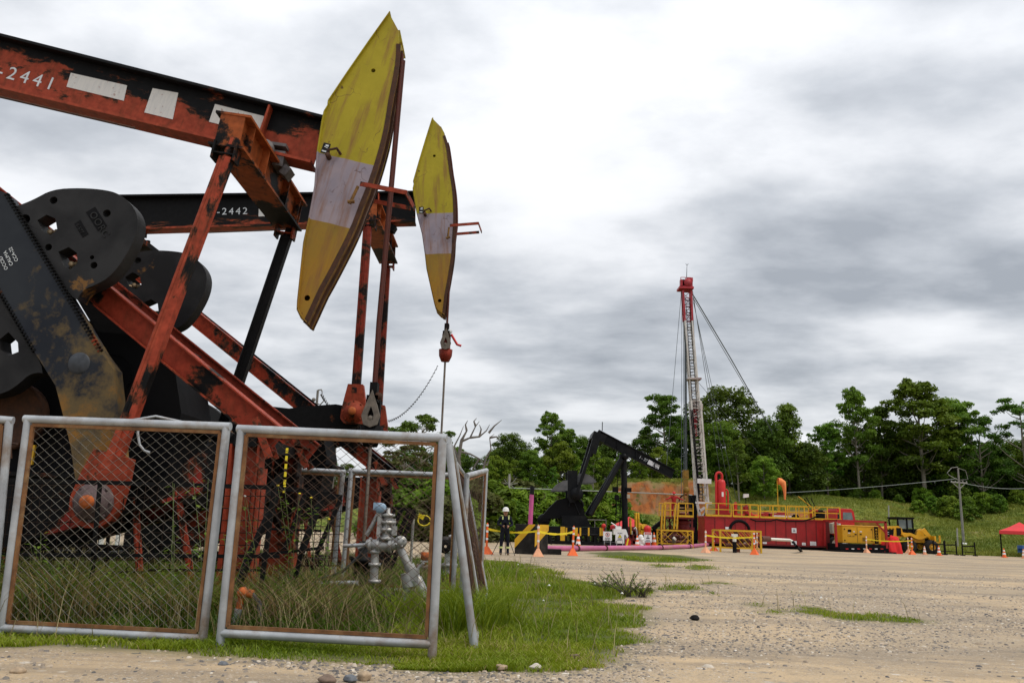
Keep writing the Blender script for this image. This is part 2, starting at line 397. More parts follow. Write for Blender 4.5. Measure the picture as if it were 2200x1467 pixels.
def sstep(a, b, x):
    t = np.clip((x-a)/(b-a), 0, 1); return t*t*(3-2*t)
def hill(x, y):
    x = np.asarray(x, float); y = np.asarray(y, float)
    s = x*YC/np.maximum(y, 20.)
    top = np.interp(s, CXs, CZs)
    foot = np.interp(s, [-60, 0, 12, 30, 45, 60, 80], [72, 74, 80, 80, 72, 70, 69])+1.5*(vnoise(x, y*0, 5, 3)-.5)
    cut = sstep(9, 14, s)*(1-sstep(24, 28, s))             # the steep bare cut
    lin = sstep(0, 1, (y-foot)/(YC-foot))
    lin = .55*np.clip((y-foot)/(YC-foot), 0, 1)+.45*lin
    yw_ = y+(vnoise(x, x*0, .8, 9)-.5)*.6; cf = np.where(yw_ < 85.5, .38*sstep(78, 85.5, yw_), .38+.60*sstep(85.5, 87.6, yw_)+.02*sstep(87, 98, y))
    k = lin*(1-cut)+cf*cut
    cut2 = sstep(26, 29, s)*(1-sstep(38, 43, s))           # low brown scar
    k = k+cut2*.12*(sstep(87, 88.5, y)-sstep(80, 87, y)*.35)*(1-sstep(88, 97, y))
    lump = (vnoise(x, y, 4, 5)-.5)*.9+(vnoise(x, y, 1.4, 6)-.5)*.35
    z = top*k+lump*sstep(0, 8, y-foot)*.8+cut*sstep(84, 86, y)*(1-sstep(87, 90, y))*(vnoise(x, y, .7, 7)-.5)*.22+cut*(1-sstep(80, 86, y))*sstep(76, 80, y)*(vnoise(x, y, 1.2, 8)-.5)*.25
    return np.where(y > foot, z, 0)*(y > 55)
def flat(x, y):
    return (vnoise(x, y, 2.3, 11)-.5)*.035+(vnoise(x, y, .7, 12)-.5)*.016
def height(x, y):
    n_ = 1-sstep(25, 45, y)
    return flat(x, y)*n_+hill(x, y)
# grass areas, from points read off the ground in the photograph
def gp(l): return [(G(a, b).x, G(a, b).y) for a, b in l]
turf = [gp([(-300, 1385), (0, 1393), (150, 1388), (430, 1402), (640, 1425), (760, 1432), (900, 1432), (1080, 1441), (1180, 1432), (1290, 1398), (1392, 1378), (1400, 1345), (1330, 1312), (1400, 1308), (1310, 1296), (1275, 1288), (1400, 1284), (1385, 1262), (1260, 1247), (1190, 1235), (1120, 1205), (1040, 1203), (900, 1200), (600, 1190), (0, 1170), (-600, 1150), (-900, 1300)]),
        gp([(1270, 1186), (1340, 1184), (1480, 1194), (1535, 1204), (1440, 1208), (1380, 1207), (1290, 1196)]),
        gp([(1470, 1213), (1520, 1214), (1530, 1222), (1490, 1225)]),
        gp([(1515, 1247), (1545, 1248), (1545, 1254), (1515, 1255)]), gp([(1580, 1293), (1620, 1295), (1618, 1304), (1582, 1303)]),
        gp([(1668, 1308), (1706, 1310), (1702, 1322), (1672, 1320)]), gp([(1722, 1302), (1770, 1306), (1790, 1318), (1850, 1318), (1915, 1320), (1985, 1330), (1960, 1335), (1850, 1333), (1790, 1330), (1722, 1316)]),
        gp([(1530, 1275), (1560, 1276), (1558, 1281), (1532, 1280)]), gp([(1430, 1262), (1470, 1256), (1530, 1262), (1440, 1270)]), gp([(1696, 1270), (1715, 1271), (1714, 1276), (1697, 1275)]),
        gp([(1370, 1212), (1450, 1214), (1430, 1219)])]
def inside(poly, x, y):
    c = np.zeros(x.shape, bool); m = len(poly)
    for i in range(m):
        x0, y0 = poly[i]; x1, y1 = poly[(i+1) % m]
        if y0 == y1: continue
        t = ((y0 > y) != (y1 > y)) & (x < (x1-x0)*(y-y0)/(y1-y0)+x0)
        c ^= t
    return c
def turfmask(x, y, jitter=True):
    if jitter:
        x = x+(vnoise(x, y, .5, 21)-.5)*.8+(vnoise(x, y, .15, 22)-.5)*.25; y = y+(vnoise(x, y, .5, 23)-.5)*.5
    m = np.zeros(x.shape, bool)
    for p in turf: m |= inside(p, x, y)
    return m
ys = np.concatenate([np.linspace(-30, 4, 12), np.arange(4.4, 34, .22), np.arange(34.3, 70, .9), np.arange(70, 104, .45), np.geomspace(105, 1500, 40)])
xs = np.concatenate([-np.geomspace(1500, 62, 24), np.arange(-60, -14, 1.), np.arange(-14, 16, .22), np.arange(16, 64, .6), np.geomspace(65, 1500, 24)])
XX, YY = np.meshgrid(xs, ys); ZZ = height(XX, YY)
nx, ny = len(xs), len(ys)
ii = np.arange(nx*ny).reshape(ny, nx); quads = np.stack([ii[:-1, :-1], ii[:-1, 1:], ii[1:, 1:], ii[1:, :-1]], -1).reshape(-1, 4)
tm = np.zeros(XX.shape)
for dx in (-.15, 0, .15):
    for dy in (-.2, 0, .2): tm += turfmask(XX+dx, YY+dy)/9.
def ground_mat():
    m, n = newmat('ground'); v = n.vec()
    at = n.n('ShaderNodeAttribute', attribute_name='turf'); ah = n.n('ShaderNodeAttribute', attribute_name='hillness'); ac = n.n('ShaderNodeAttribute', attribute_name='bare')
    big = n.noise(v, .22, 5, .6); mid = n.noise(v, 1.1, 6, .6)
    sand = n.mix(n.ramp(big, [(.38, 0.), (.60, 1.)]), (.52, .385, .235), (.36, .285, .195))
    trk = n.noise(n.vec(scale=(.16, 1, 1), rot=(0, 0, R(6))), .75, 7, .7, .4)
    sand = n.mix(n.ramp(trk, [(.46, 0.), (.60, .75)]), sand, (.215, .175, .13))
    sand = n.mix(n.ramp(n.noise(v, 3.3, 8, .75), [(.50, 0.), (.72, .6)]), sand, (.17, .145, .12))
    v3 = n.n('ShaderNodeTexVoronoi'); v3.inputs['Scale'].default_value = 6.5; n.l(v, v3.inputs['Vector']); s3 = n.n('ShaderNodeSeparateColor'); n.l(v3.outputs['Color'], s3.inputs[0])
    sand = n.mix(n.math('MULTIPLY', n.ramp(v3.outputs['Distance'], [(.2, 1.), (.38, 0.)]), n.math('GREATER_THAN', s3.outputs[1], .78)), sand, n.ramp(s3.outputs[0], [(0, (.10, .095, .09)), (.5, (.30, .25, .19)), (1, (.56, .50, .42))]))
    vo = n.n('ShaderNodeTexVoronoi'); vo.inputs['Scale'].default_value = 24; n.l(v, vo.inputs['Vector'])
    vo2 = n.n('ShaderNodeTexVoronoi'); vo2.inputs['Scale'].default_value = 60; n.l(v, vo2.inputs['Vector'])
    sv = n.n('ShaderNodeSeparateColor'); n.l(vo.outputs['Color'], sv.inputs[0]); sv2 = n.n('ShaderNodeSeparateColor'); n.l(vo2.outputs['Color'], sv2.inputs[0])
    stone = n.ramp(sv.outputs[0], [(0, (.14, .13, .125)), (.35, (.30, .26, .21)), (.7, (.42, .36, .29)), (1, (.58, .53, .46))])
    stone2 = n.ramp(sv2.outputs[0], [(0, (.12, .11, .10)), (.4, (.29, .25, .20)), (.8, (.44, .37, .30)), (1, (.62, .57, .5))])
    rnd = n.ramp(vo.outputs['Distance'], [(.20, 1.), (.42, 0.)]); rnd2 = n.ramp(vo2.outputs['Distance'], [(.25, 1.), (.5, 0.)])
    gm = n.ramp(mid, [(.36, .25), (.6, 1.)])
    g = n.mix(n.math('MULTIPLY', n.math('MULTIPLY', rnd2, gm), .8), sand, stone2)
    keep = n.math('MULTIPLY', n.math('GREATER_THAN', sv.outputs[1], .35), gm)
    g = n.mix(n.math('MULTIPLY', n.math('MULTIPLY', rnd, keep), .85), g, stone)
    bm = n.math('ADD', n.math('MULTIPLY', rnd2, .35), n.math('MULTIPLY', n.math('MULTIPLY', rnd, keep), .8))
    soil = n.mix(n.ramp(mid, [(.35, 0.), (.65, 1.)]), (.055, .065, .018), (.10, .12, .028))
    g = n.mix(at.outputs['Fac'], g, soil)
    gh = n.noise(v, .35, 7, .62); gh2 = n.noise(n.vec(scale=(1, 1, 2.5)), 1.6, 8, .7)
    gg = n.mix(n.ramp(gh, [(.36, 0.), (.62, 1.)]), (.11, .155, .02), (.23, .235, .045))
    gg = n.mix(n.ramp(gh2, [(.42, 1.), (.60, 0.)]), gg, (.06, .085, .016))
    gg = n.mix(n.ramp(n.noise(v, .55, 6, .6), [(.57, 0.), (.68, .7)]), gg, (.25, .20, .09))
    gs = n.noise(n.vec(scale=(1.2, 1.2, .35)), 1.5, 8, .7, .5); gb = n.noise(v, .5, 5, .6)
    ge = n.mix(n.ramp(gs, [(.38, 0.), (.58, 1.)]), (.15, .055, .022), (.34, .115, .035))
    ge = n.mix(n.ramp(gb, [(.48, 0.), (.60, .8)]), ge, (.26, .17, .09))
    ge = n.mix(n.ramp(n.noise(v, 1.1, 6, .7), [(.56, 0.), (.62, .9)]), ge, (.09, .10, .022))
    gg = n.mix(ac.outputs['Fac'], gg, ge)
    hm = n.math('ADD', ah.outputs['Fac'], n.math('MULTIPLY', n.math('ADD', n.noise(v, .8, 5), -.5), .7))
    g = n.mix(n.ramp(hm, [(.45, 0.), (.55, 1.)]), g, gg)
    n.out(g, .95, 0, bm, .55, .012, .15)
ground_mat()
foot_ = np.interp(XX*YC/np.maximum(YY, 20), [-60, 0, 12, 30, 45, 60, 80], [71, 72, 76, 77, 68, 66.5, 65.5])
hl = np.clip((YY-foot_)/1.5+.5, 0, 1)
sX = XX*YC/np.maximum(YY, 20)
bare = sstep(10, 13, sX+vnoise(XX, YY, 1.5, 31)*2)*(1-sstep(22.5, 25.5, sX+vnoise(XX, YY, 1.5, 33)*2))*sstep(84.8, 85.8, YY)*(1-sstep(87.2, 87.8, YY))
bare = np.maximum(bare, 1.*sstep(26, 30, sX)*(1-sstep(36, 40, sX))*sstep(85.5, 86.5, YY+vnoise(XX, YY, 2, 35)*2)*(1-sstep(88.3, 89.6, YY)))
bare = np.maximum(bare, .8*sstep(49, 51, sX)*(1-sstep(55, 58, sX))*(1-np.abs(YY-71.5)/2.2).clip(0, 1)*1.5).clip(0, 1)
bare = np.maximum(bare, .6*sstep(38, 41, sX)*(1-sstep(47, 49, sX))*sstep(75, 77, YY)*(1-sstep(79, 82, YY)))
gme = npmesh('ground', np.stack([XX, YY, ZZ], -1).reshape(-1, 3), [quads], 'ground', True, {'turf': tm.ravel(), 'hillness': hl.ravel(), 'bare': bare.ravel()})
go = bpy.data.objects.new('ground', gme); COL.objects.link(go); tag(go, 'gravel yard running back to a grassy hillside with an orange earth cut', kind='structure')
def gz(x, y): return float(height(np.array([x]), np.array([y]))[0])
# ------------------------------------------------------------------ loose stones
def gravel_stones():
    N = 150000
    y = 5.2+26*rng.random(N)**1.9; x = (rng.random(N)-.5)*1.36*y*1.02
    m = ~turfmask(x, y); dens = vnoise(x*.6, y, 2.6, 41)*.65+vnoise(x*.5, y, .7, 42)*.35-.10*((x > 1.5) & (y < 10.5))
    m &= rng.random(N) < .07+1.2*sstep(.40, .68, dens)
    x, y = x[m], y[m]; N = len(x); z = height(x, y)
    s = .006+.014*rng.random(N)**2.2; big = rng.random(N) < .02; s[big] *= 1.9
    s *= np.where(y < 9.2, np.where(x < 0, 1.25, 1.), 1.)*(.85+.014*y)
    base = np.array([[1, 0, 0], [.45, .8, 0], [-.5, .85, .0], [-1, .0, 0], [-.5, -.8, 0], [.5, -.85, 0], [.5, .25, .75], [-.2, .5, .8], [-.5, -.3, .7], [.3, -.45, .78]])
    fcs = np.array([[0, 1, 6], [1, 7, 6], [1, 2, 7], [2, 3, 7], [3, 8, 7], [3, 4, 8], [4, 5, 8], [5, 9, 8], [5, 0, 9], [0, 6, 9], [6, 7, 8], [6, 8, 9]])
    a = rng.random(N)*6.28; ca, sa = np.cos(a), np.sin(a)
    sx, sy, sz = s*(1+.8*rng.random(N)), s*(.7+.5*rng.random(N)), s*(.5+.6*rng.random(N))
    B = base[None]*(1+.35*(rng.random((N, 10, 1))-.5))
    bx = B[..., 0]*sx[:, None]; by = B[..., 1]*sy[:, None]; bz = B[..., 2]*sz[:, None]
    V = np.stack([x[:, None]+bx*ca[:, None]-by*sa[:, None], y[:, None]+bx*sa[:, None]+by*ca[:, None], z[:, None]+bz-.002], -1)
    Fc = (fcs[None]+np.arange(N)[:, None, None]*10).reshape(-1, 3)
    tone = np.repeat(rng.random(N), 10)
    m_, n = newmat('stones'); at = n.n('ShaderNodeAttribute', attribute_name='tone')
    c = n.ramp(at.outputs['Fac'], [(0, (.07, .068, .07)), (.3, (.17, .15, .13)), (.6, (.33, .26, .185)), (.92, (.44, .36, .27)), (1, (.60, .55, .47))])
    n.out(c, .85, 0, None)
    me = npmesh('gravel_stones', V.reshape(-1, 3), [Fc], 'stones', False, {'tone': tone})
    o = bpy.data.objects.new('gravel_stones', me); COL.objects.link(o); tag(o, 'loose pebbles and gravel scattered over the yard', 'gravel', kind='stuff')
gravel_stones()
# ------------------------------------------------------------------ grass
def blades(name, x, y, z, h, w, lean, mat, label, cat, tone=None):
    N = len(x); a = rng.random(N)*6.28; ca, sa = np.cos(a), np.sin(a)
    la = rng.random(N)*6.28; lx, ly = np.cos(la)*lean*h, np.sin(la)*lean*h
    def pt(side, t, k): return np.stack([x+side*w*ca*k+lx*t*t, y+side*w*sa*k+ly*t*t, z+h*t*(1-.25*lean*t)], -1)
    V = np.stack([pt(-.5, 0, 1), pt(.5, 0, 1), pt(-.5, .55, .75), pt(.5, .55, .75), pt(0, 1, 0)], 1).reshape(-1, 3)
    b = np.arange(N)*5
    q = np.stack([b, b+1, b+3, b+2], -1); t = np.stack([b+2, b+3, b+4], -1)
    if tone is None: tone = rng.random(N)
    me = npmesh(name, V, [q, t], mat, False, {'tone': np.repeat(tone, 5), 'tip': np.tile([0, 0, .55, .55, 1], N)})
    o = bpy.data.objects.new(name, me); COL.objects.link(o); tag(o, label, cat, kind='stuff'); return o
def leafmat(name, dark, light, dry=None, attr=None, tr=.35, sc=.6):
    m, n = newmat(name); v = n.vec(); 
    if attr: f = n.n('ShaderNodeAttribute', attribute_name=attr).outputs['Fac']
    else: f = n.noise(v, sc, 4, .6)
    c = n.ramp(f, [(.0 if attr else .35, dark), (.8 if attr else .62, light)]+([(.93, dry)] if dry and attr else []))
    if not attr:
        oi = n.n('ShaderNodeObjectInfo'); hv = n.n('ShaderNodeHueSaturation'); n.l(c, hv.inputs['Color'])
        n.l(n.math('ADD', n.math('MULTIPLY', oi.outputs['Random'], .05), .475), hv.inputs['Hue'])
        n.l(n.math('ADD', n.math('MULTIPLY', oi.outputs['Random'], .5), .75), hv.inputs['Value']); c = hv.outputs[0]
        g = n.noise(v, 7, 2); c = n.mix(n.ramp(g, [(.4, 0.), (.7, .6)]), c, light)
    d = n.n('ShaderNodeBsdfDiffuse'); t = n.n('ShaderNodeBsdfTranslucent'); n.l(c, d.inputs[0]); n.l(c, t.inputs[0])
    mx = n.n('ShaderNodeMixShader'); mx.inputs[0].default_value = tr; n.l(d.outputs[0], mx.inputs[1]); n.l(t.outputs[0], mx.inputs[2])
    gl = n.n('ShaderNodeBsdfGlossy'); gl.inputs['Roughness'].default_value = .5; gl.inputs[0].default_value = (.6, .7, .5, 1)
    m2 = n.n('ShaderNodeMixShader'); m2.inputs[0].default_value = .03; n.l(mx.outputs[0], m2.inputs[1]); n.l(gl.outputs[0], m2.inputs[2])
    o = n.n('ShaderNodeOutputMaterial'); n.l(m2.outputs[0], o.inputs[0])
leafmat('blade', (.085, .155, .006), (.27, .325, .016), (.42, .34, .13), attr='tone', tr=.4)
leafmat('blade_shade_tint', (.022, .06, .006), (.12, .185, .014), (.27, .19, .08), attr='tone', tr=.3)  # darker copy of blade: cage shade put into the green; dry brown is real
leafmat('blade_dry', (.16, .13, .05), (.40, .33, .17), None, attr='tone', tr=.3)
leafmat('blade_hill', (.09, .14, .015), (.27, .28, .045), (.38, .29, .12), attr='tone', tr=.3)
def scatter(N, y0, y1, pw, xr=None, msk=True):
    y = y0+(y1-y0)*rng.random(N)**pw; x = (rng.random(N)-.5)*1.36*y if xr is None else xr[0]+(xr[1]-xr[0])*rng.random(N)
    if msk:
        k = turfmask(x, y); x, y = x[k], y[k]
    return x, y
def edge_of(x, y, d=.45):
    e = np.zeros(x.shape)
    for a in range(6): e += turfmask(x+d*math.cos(a*1.047), y+d*math.sin(a*1.047)*1.4)/6.
    return e
x, y = scatter(420000, 7.6, 36, 2.0); e = edge_of(x, y)
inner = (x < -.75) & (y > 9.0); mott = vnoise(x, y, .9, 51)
keepm = rng.random(len(x)) < np.where(inner, .45, 1)*(.25+.95*sstep(.25, .65, vnoise(x, y, .35, 52)))*(.25+.75*e)
x, y, inner, mott, e = x[keepm], y[keepm], inner[keepm], mott[keepm], e[keepm]
tall = vnoise(x, y, 1.3, 53)
h = np.where(inner, .10+.22*tall**2, (.028+.085*tall**1.5)*(.45+.55*e))*(.6+.8*rng.random(len(x))); h = np.where((y > 15) & ~inner, h*1.8, h)
w = .006+.0006*y
tone = np.clip(.10+.62*mott+.35*(rng.random(len(x))-.35), 0, .9)+(rng.random(len(x)) < .10)*.35
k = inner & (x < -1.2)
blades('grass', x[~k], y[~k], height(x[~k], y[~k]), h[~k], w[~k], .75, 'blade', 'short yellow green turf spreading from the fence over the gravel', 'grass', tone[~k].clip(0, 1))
blades('shade_tinted_grass', x[k], y[k], height(x[k], y[k]), h[k]*1.1, w[k], .6, 'blade_shade_tint', 'unmown grass inside the cage, shade under the pumps painted into its colour', 'grass', tone[k].clip(0, 1))  # grass under the pumps, its shade painted by the darker blade colour
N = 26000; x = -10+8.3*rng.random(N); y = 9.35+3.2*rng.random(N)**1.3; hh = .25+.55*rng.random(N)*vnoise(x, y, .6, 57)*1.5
blades('undergrowth', x, y, height(x, y), hh, np.full(N, .015), .7, 'blade_shade_tint', 'tall tangled undergrowth below the pump base, shade painted into its colour', 'undergrowth', np.where(rng.random(N) < .42, .97, rng.random(N)*.8))
# taller seeding stalks and dry stems
x, y = scatter(9000, 8.6, 32, 1.5); k = rng.random(len(x)) < np.where((x < -.75), .5, .13+.25*(y > 16)); x, y = x[k], y[k]
h = np.where(x < -.75, .35+.55*rng.random(len(x)), .22+.3*rng.random(len(x)))
blades('dry_grass', x, y, height(x, y), h, .004+.0005*y, .5, 'blade_dry', 'tall straw coloured grass stalks standing above the turf', 'grass')
# lush clump by the leaning side panels and inside the cage
def clump(cx, cy, r, n_, hh): 
    a = rng.random(n_)*6.28; q = r*np.sqrt(rng.random(n_)); return cx+q*np.cos(a), cy+q*np.sin(a), hh*(.55+.6*rng.random(n_))
cl = [(-.45, 10.2, .35, 420, .60), (-.15, 10.8, .4, 300, .6), (-.75, 11.0, .3, 260, .5), (-3.2, 9.9, .45, 420, .55), (-1.1, 10.6, .35, 380, .55), (-5.5, 10.2, .8, 600, .5), (-4.3, 10.4, .7, 500, .62), (-6.8, 10.4, .9, 600, .6), (-2.3, 11.0, .6, 500, .45), (-3.9, 11.2, .8, 600, .7), (-8, 10.8, 1.2, 700, .6), (-.5, 12.4, .5, 300, .5), (-5.2, 11.5, 1, 500, .7)]
cc = [clump(*c) for c in cl]; x = np.concatenate([c[0] for c in cc]); y = np.concatenate([c[1] for c in cc]); h = np.concatenate([c[2] for c in cc])
blades('tall_grass', x, y, height(x, y), h, np.full(len(x), .012), .75, 'blade', 'lush arching grass clumps growing through the fence', 'grass', (.1+.6*rng.random(len(x))))
# hillside grass
N = 90000; yy = 66+34*rng.random(N); ss = -6+72*rng.random(N); xx = ss*yy/YC
ft = np.interp(ss, [-60, 0, 12, 30, 45, 60, 80], [71, 72, 77, 78, 68, 66.5, 65.5]); 
br = (ss > 9) & (ss < 25) & (yy > 84) & (yy < 87.4) | (ss > 28) & (ss < 38) & (yy > 86) & (yy < 89)
k = (yy > ft) & ~br; xx, yy = xx[k], yy[k]
blades('hill_grass', xx, yy, height(xx, yy), .12+.34*vnoise(xx, yy, 2, 61)**2+.14*rng.random(len(xx)), np.full(len(xx), .06), .7, 'blade_hill', 'rough grass covering the hillside behind the rig', 'grass', np.clip(.1+.7*vnoise(xx, yy, 3, 62)+.3*(rng.random(len(xx))-.4), 0, 1))
# ================================================================== the two large pumping units
D1 = 12.4; PIV = Vector((-10.2, 0, 8.6)); SH = Vector((-5.67, 0, 3.1)); TH1 = R(-12.6)
def M1(px, py, y):                     # pixel on unit one at side offset y -> model x, z
    p = W(px, py, D1+y); return (p.x, p.z)
def loc1(px, py, y, th=TH1, o=PIV):     # ... -> coordinates of a part turned by th about o
    x, z = M1(px, py, y); dx, dz = x-o.x, z-o.z; c, s = math.cos(-th), math.sin(-th)
    return (c*dx-s*dz, s*dx+c*dz)
HY = .215
head_px = [(835, 27), (856, 66), (858, 95), (857, 130), (852, 160), (846, 190), (840, 222), (829, 288), (813, 347), (797, 395), (780, 437), (760, 490), (725, 560), (688, 628), (657, 696), (646, 684), (637, 665), (638, 645), (651, 521), (662, 470), (675, 400), (680, 327), (690, 262), (695, 239), (703, 226), (704, 216), (745, 155), (790, 90)]
HEAD = [loc1(a, b, -HY) for a, b in head_px]
ARC_R = max(math.hypot(*p) for p in HEAD[3:14])
b1 = [loc1(684, 338, -HY), loc1(813, 348, -HY)]; b2 = [loc1(663, 470, -HY), loc1(760, 492, -HY)]
HB1 = sum(p[1]-.02*p[0] for p in b1)/2; HB2 = sum(p[1]-.02*p[0] for p in b2)/2
head_mat()
CY_ = -1.55
def cl1(px, py, y=CY_): x, z = M1(px, py, y); return (x-SH.x, z-SH.z)
ARM = [cl1(a, b) for a, b in [(-80, 470), (-28, 398), (12, 415), (216, 756), (243, 793), (253, 890), (258, 1000), (240, 1090), (205, 1120), (170, 1090), (152, 960), (135, 890), (119, 828), (74, 756), (0, 628), (-60, 525)]]
CWT = [cl1(a, b) for a, b in [(30, 440), (66, 426), (108, 403), (170, 400), (227, 405), (255, 415), (280, 437), (292, 462), (291, 490), (280, 522), (255, 564), (230, 593), (206, 607), (170, 621), (156, 655)]]
def chaikin(P, n=2):
    for _ in range(n): P = [q for a, b in zip(P, P[1:]+P[:1]) for q in ((a[0]*.75+b[0]*.25, a[1]*.75+b[1]*.25), (a[0]*.25+b[0]*.75, a[1]*.25+b[1]*.75))]
    return P
CWT = chaikin(CWT[:1]+CWT)
holes_px = [[(75, 470), (95, 458), (114, 466), (118, 490), (104, 502), (84, 492)], [(120, 538), (143, 528), (160, 540), (162, 562), (146, 576), (130, 566)]]
CWH = [[cl1(a, b) for a, b in h] for h in holes_px]
for (a, b, r) in ((110, 427, 9), (225, 455, 9), (48, 468, 12), (99, 528, 8), (197, 567, 8), (193, 550, 5)):
    c = cl1(a, b); CWH.append(circle(c[0], c[1], r*.0061, 14))
def mark_pump(dx, Yc, thb, dth, number, label, paints, group, chain_end=None):
    """beam pumping unit: rear pivot, horsehead and crank pull on the front side; thb beam angle, dth turn of the crank from unit one"""
    o0 = Vector((-6.0, 0, 0)); rt = root('pump_jack', (o0.x+dx, Yc, 0), label, 'pump jack', group, org=o0)
    up = lambda p: rt
    # --- walking beam, built about the pivot
    L0, L1 = -1.3, 7.22; d = lambda x: .92-.10*(x-1)/6.2
    m = MB(); w = .20
    def seg(x0, x1):
        for s in (-1, 1):
            m.add([(x0, -w, s*d(x0)/2), (x1, -w, s*d(x1)/2), (x1, w, s*d(x1)/2), (x0, w, s*d(x0)/2), (x0, -w, s*(d(x0)/2-.045)), (x1, -w, s*(d(x1)/2-.045)), (x1, w, s*(d(x1)/2-.045)), (x0, w, s*(d(x0)/2-.045))],
                  [(0, 1, 2, 3), (4, 5, 6, 7), (0, 1, 5, 4), (1, 2, 6, 5), (2, 3, 7, 6), (3, 0, 4, 7)])
        m.prism([(x0, -d(x0)/2+.045), (x1, -d(x1)/2+.045), (x1, d(x1)/2-.045), (x0, d(x0)/2-.045)], -.014, .014)
    seg(L0, L1)
    beam = m.build('walking_beam', paints[0], rt, at=PIV, th=thb)
    def onbeam(mm, name, mat, parent=rt): return mm.build(name, mat, parent, at=PIV, th=thb)
    m = MB()
    for xx in (6.30,): m.box((xx, -.11, 0), (.03, .17, d(xx)-.10)); m.box((xx, .11, 0), (.03, .17, d(xx)-.10))
    onbeam(m, 'stiffener', 'orange_worn')
    m = MB()
    m.tube([(1.9, -.2, -.60), (4.4, -.2, -.56)], .018, 6); m.tube([(1.9, -.2, -.60), (1.75, -.2, -.47)], .015, 6)
    onbeam(m, 'lubrication_rod', 'rust_dark')
    # lettering and repainted white patches on the near side of the web
    yw = -.018
    if number == '1':
        t = MB(); a = loc1(-38, 145, yw); b = loc1(26, 163, yw); e = loc1(122, 172, yw); ang = math.atan2(-.012, 1)
        t.text('C-2441', .31, (a[0]-.02, yw, a[1]-.08), ang, sp=1.42); onbeam(t, 'number', 'stencil_white')
        for q in ([(152, 157), (273, 184), (266, 217), (143, 187)], [(328, 190), (383, 200), (371, 257), (310, 242)], [(462, 224), (567, 250), (560, 290), (449, 262)]):
            t = MB(); pts = [loc1(u, v, yw-.004) for u, v in q]; t.prism(pts, yw-.006, yw); onbeam(t, 'painted_patch', 'patch_white')
    else:
        t = MB(); t.text('C-2442', .26, (1.92, yw, -.06), 0, sp=1.35); onbeam(t, 'number', 'stencil_white')
        t = MB(); t.prism([(3.22, -.13), (3.85, -.13), (3.85, .14), (3.22, .14)], yw-.006, yw); onbeam(t, 'painted_patch', 'patch_white')
    # pivot bearing and end
    m = MB(); m.lathe((0, 0, -.62), [(.01, -.5), (.16, -.5), (.16, .5), (.01, .5)], 16, 'Y'); m.box((0, 0, -.50), (.6, .5, .1)); onbeam(m, 'pivot_bearing', 'black_worn')
    # --- horsehead
    m = MB(); m.prism(HEAD, -HY, -HY+.03, holes=[circle(*loc1(802, 152, -HY), .036, 12), circle(*loc1(660, 640, -HY), .045, 14)])
    m.prism(HEAD, HY-.03, HY, holes=[circle(*loc1(660, 640, -HY), .045, 14)])
    back = [HEAD[-1], HEAD[0]]+HEAD[1:3]
    bk = HEAD[14:]+[HEAD[0]]
    for p, q in zip(bk[:-1], bk[1:]):
        a = Vector((p[0], 0, p[1])); b = Vector((q[0], 0, q[1])); n_ = Vector((-(b-a).z, 0, (b-a).x)).normalized()*.03
        c = Vector((7.6, 0, 0)); n_ = n_ if (c-a).dot(n_) > 0 else -n_
        aa, bb = a+n_, b+n_
        m.bar(aa+Vector((0, 0, 0)), bb, .54, .012, up=n_)
    head = onbeam(m, 'horsehead', 'horsehead_paint')
    arc = [p for p in HEAD[2:15]]
    th_s = [math.atan2(p[1], p[0]) for p in arc]; t0, t1 = max(th_s)+.0, min(th_s)
    A = [t0+(t1-t0)*i/26 for i in range(27)]
    def edge(t): # radius along the front edge: interpolate the outline
        for (p, q) in zip(arc[:-1], arc[1:]):
            ta, tb = math.atan2(p[1], p[0]), math.atan2(q[1], q[0])
            if (ta-t)*(tb-t) <= 1e-9: 
                k = (ta-t)/(ta-tb) if ta != tb else 0; return math.hypot(*p)*(1-k)+math.hypot(*q)*k
        return math.hypot(*arc[-1])
    def track(y0, y1, r0, r1, name, mat, parent):
        m = MB(); pr = []
        for t in A: pr.append(((edge(t)+r1)*math.cos(t), (edge(t)+r1)*math.sin(t)))
        for t in reversed(A): pr.append(((edge(t)+r0)*math.cos(t), (edge(t)+r0)*math.sin(t)))
        m.prism(pr, y0, y1); return m
    m = track(-.19, .19, -.03, -.005, '', '', head)
    tr = m.build('track_plate', 'track_rust', head, at=(0, 0, 0)); 
    m = track(-.222, -.20, -.05, .02, '', '', head); m2 = track(.20, .222, -.05, .02, '', '', head); m.add(m2.v, m2.f)
    m2 = track(-.02, .02, -.01, .035, '', '', head); m.add(m2.v, m2.f); m.build('track_rim', 'rust_dark', head, at=(0, 0, 0))
    m = MB(); h0 = HEAD[1]; m.box((h0[0]-.02, .18, h0[1]-.02), (.10, .5, .22), (0, R(-25), 0)); m.box((h0[0]+.05, .1, h0[1]-.25), (.07, .36, .18)); m.build('rope_anchor', 'horsehead_paint', head, at=(0, 0, 0))
    # sticker, lifting lug, side hook
    m = MB(); s0 = loc1(700, 319, -HY); m.box((s0[0], -HY-.004, s0[1]), (.115, .008, .17)); m.build('decal', 'sign_black', head, at=(0, 0, 0))
    m = MB(); m.box((s0[0]-.01, -HY-.009, s0[1]-.055), (.07, .004, .022)); m.box((s0[0]+.01, -HY-.009, s0[1]+.045), (.05, .004, .03)); m.tube([(s0[0]-.03, -HY-.008, s0[1]+.02), (s0[0]+.03, -HY-.008, s0[1]+.005)], .006, 5); m.build('decal_mark', 'stencil_white', head, at=(0, 0, 0))
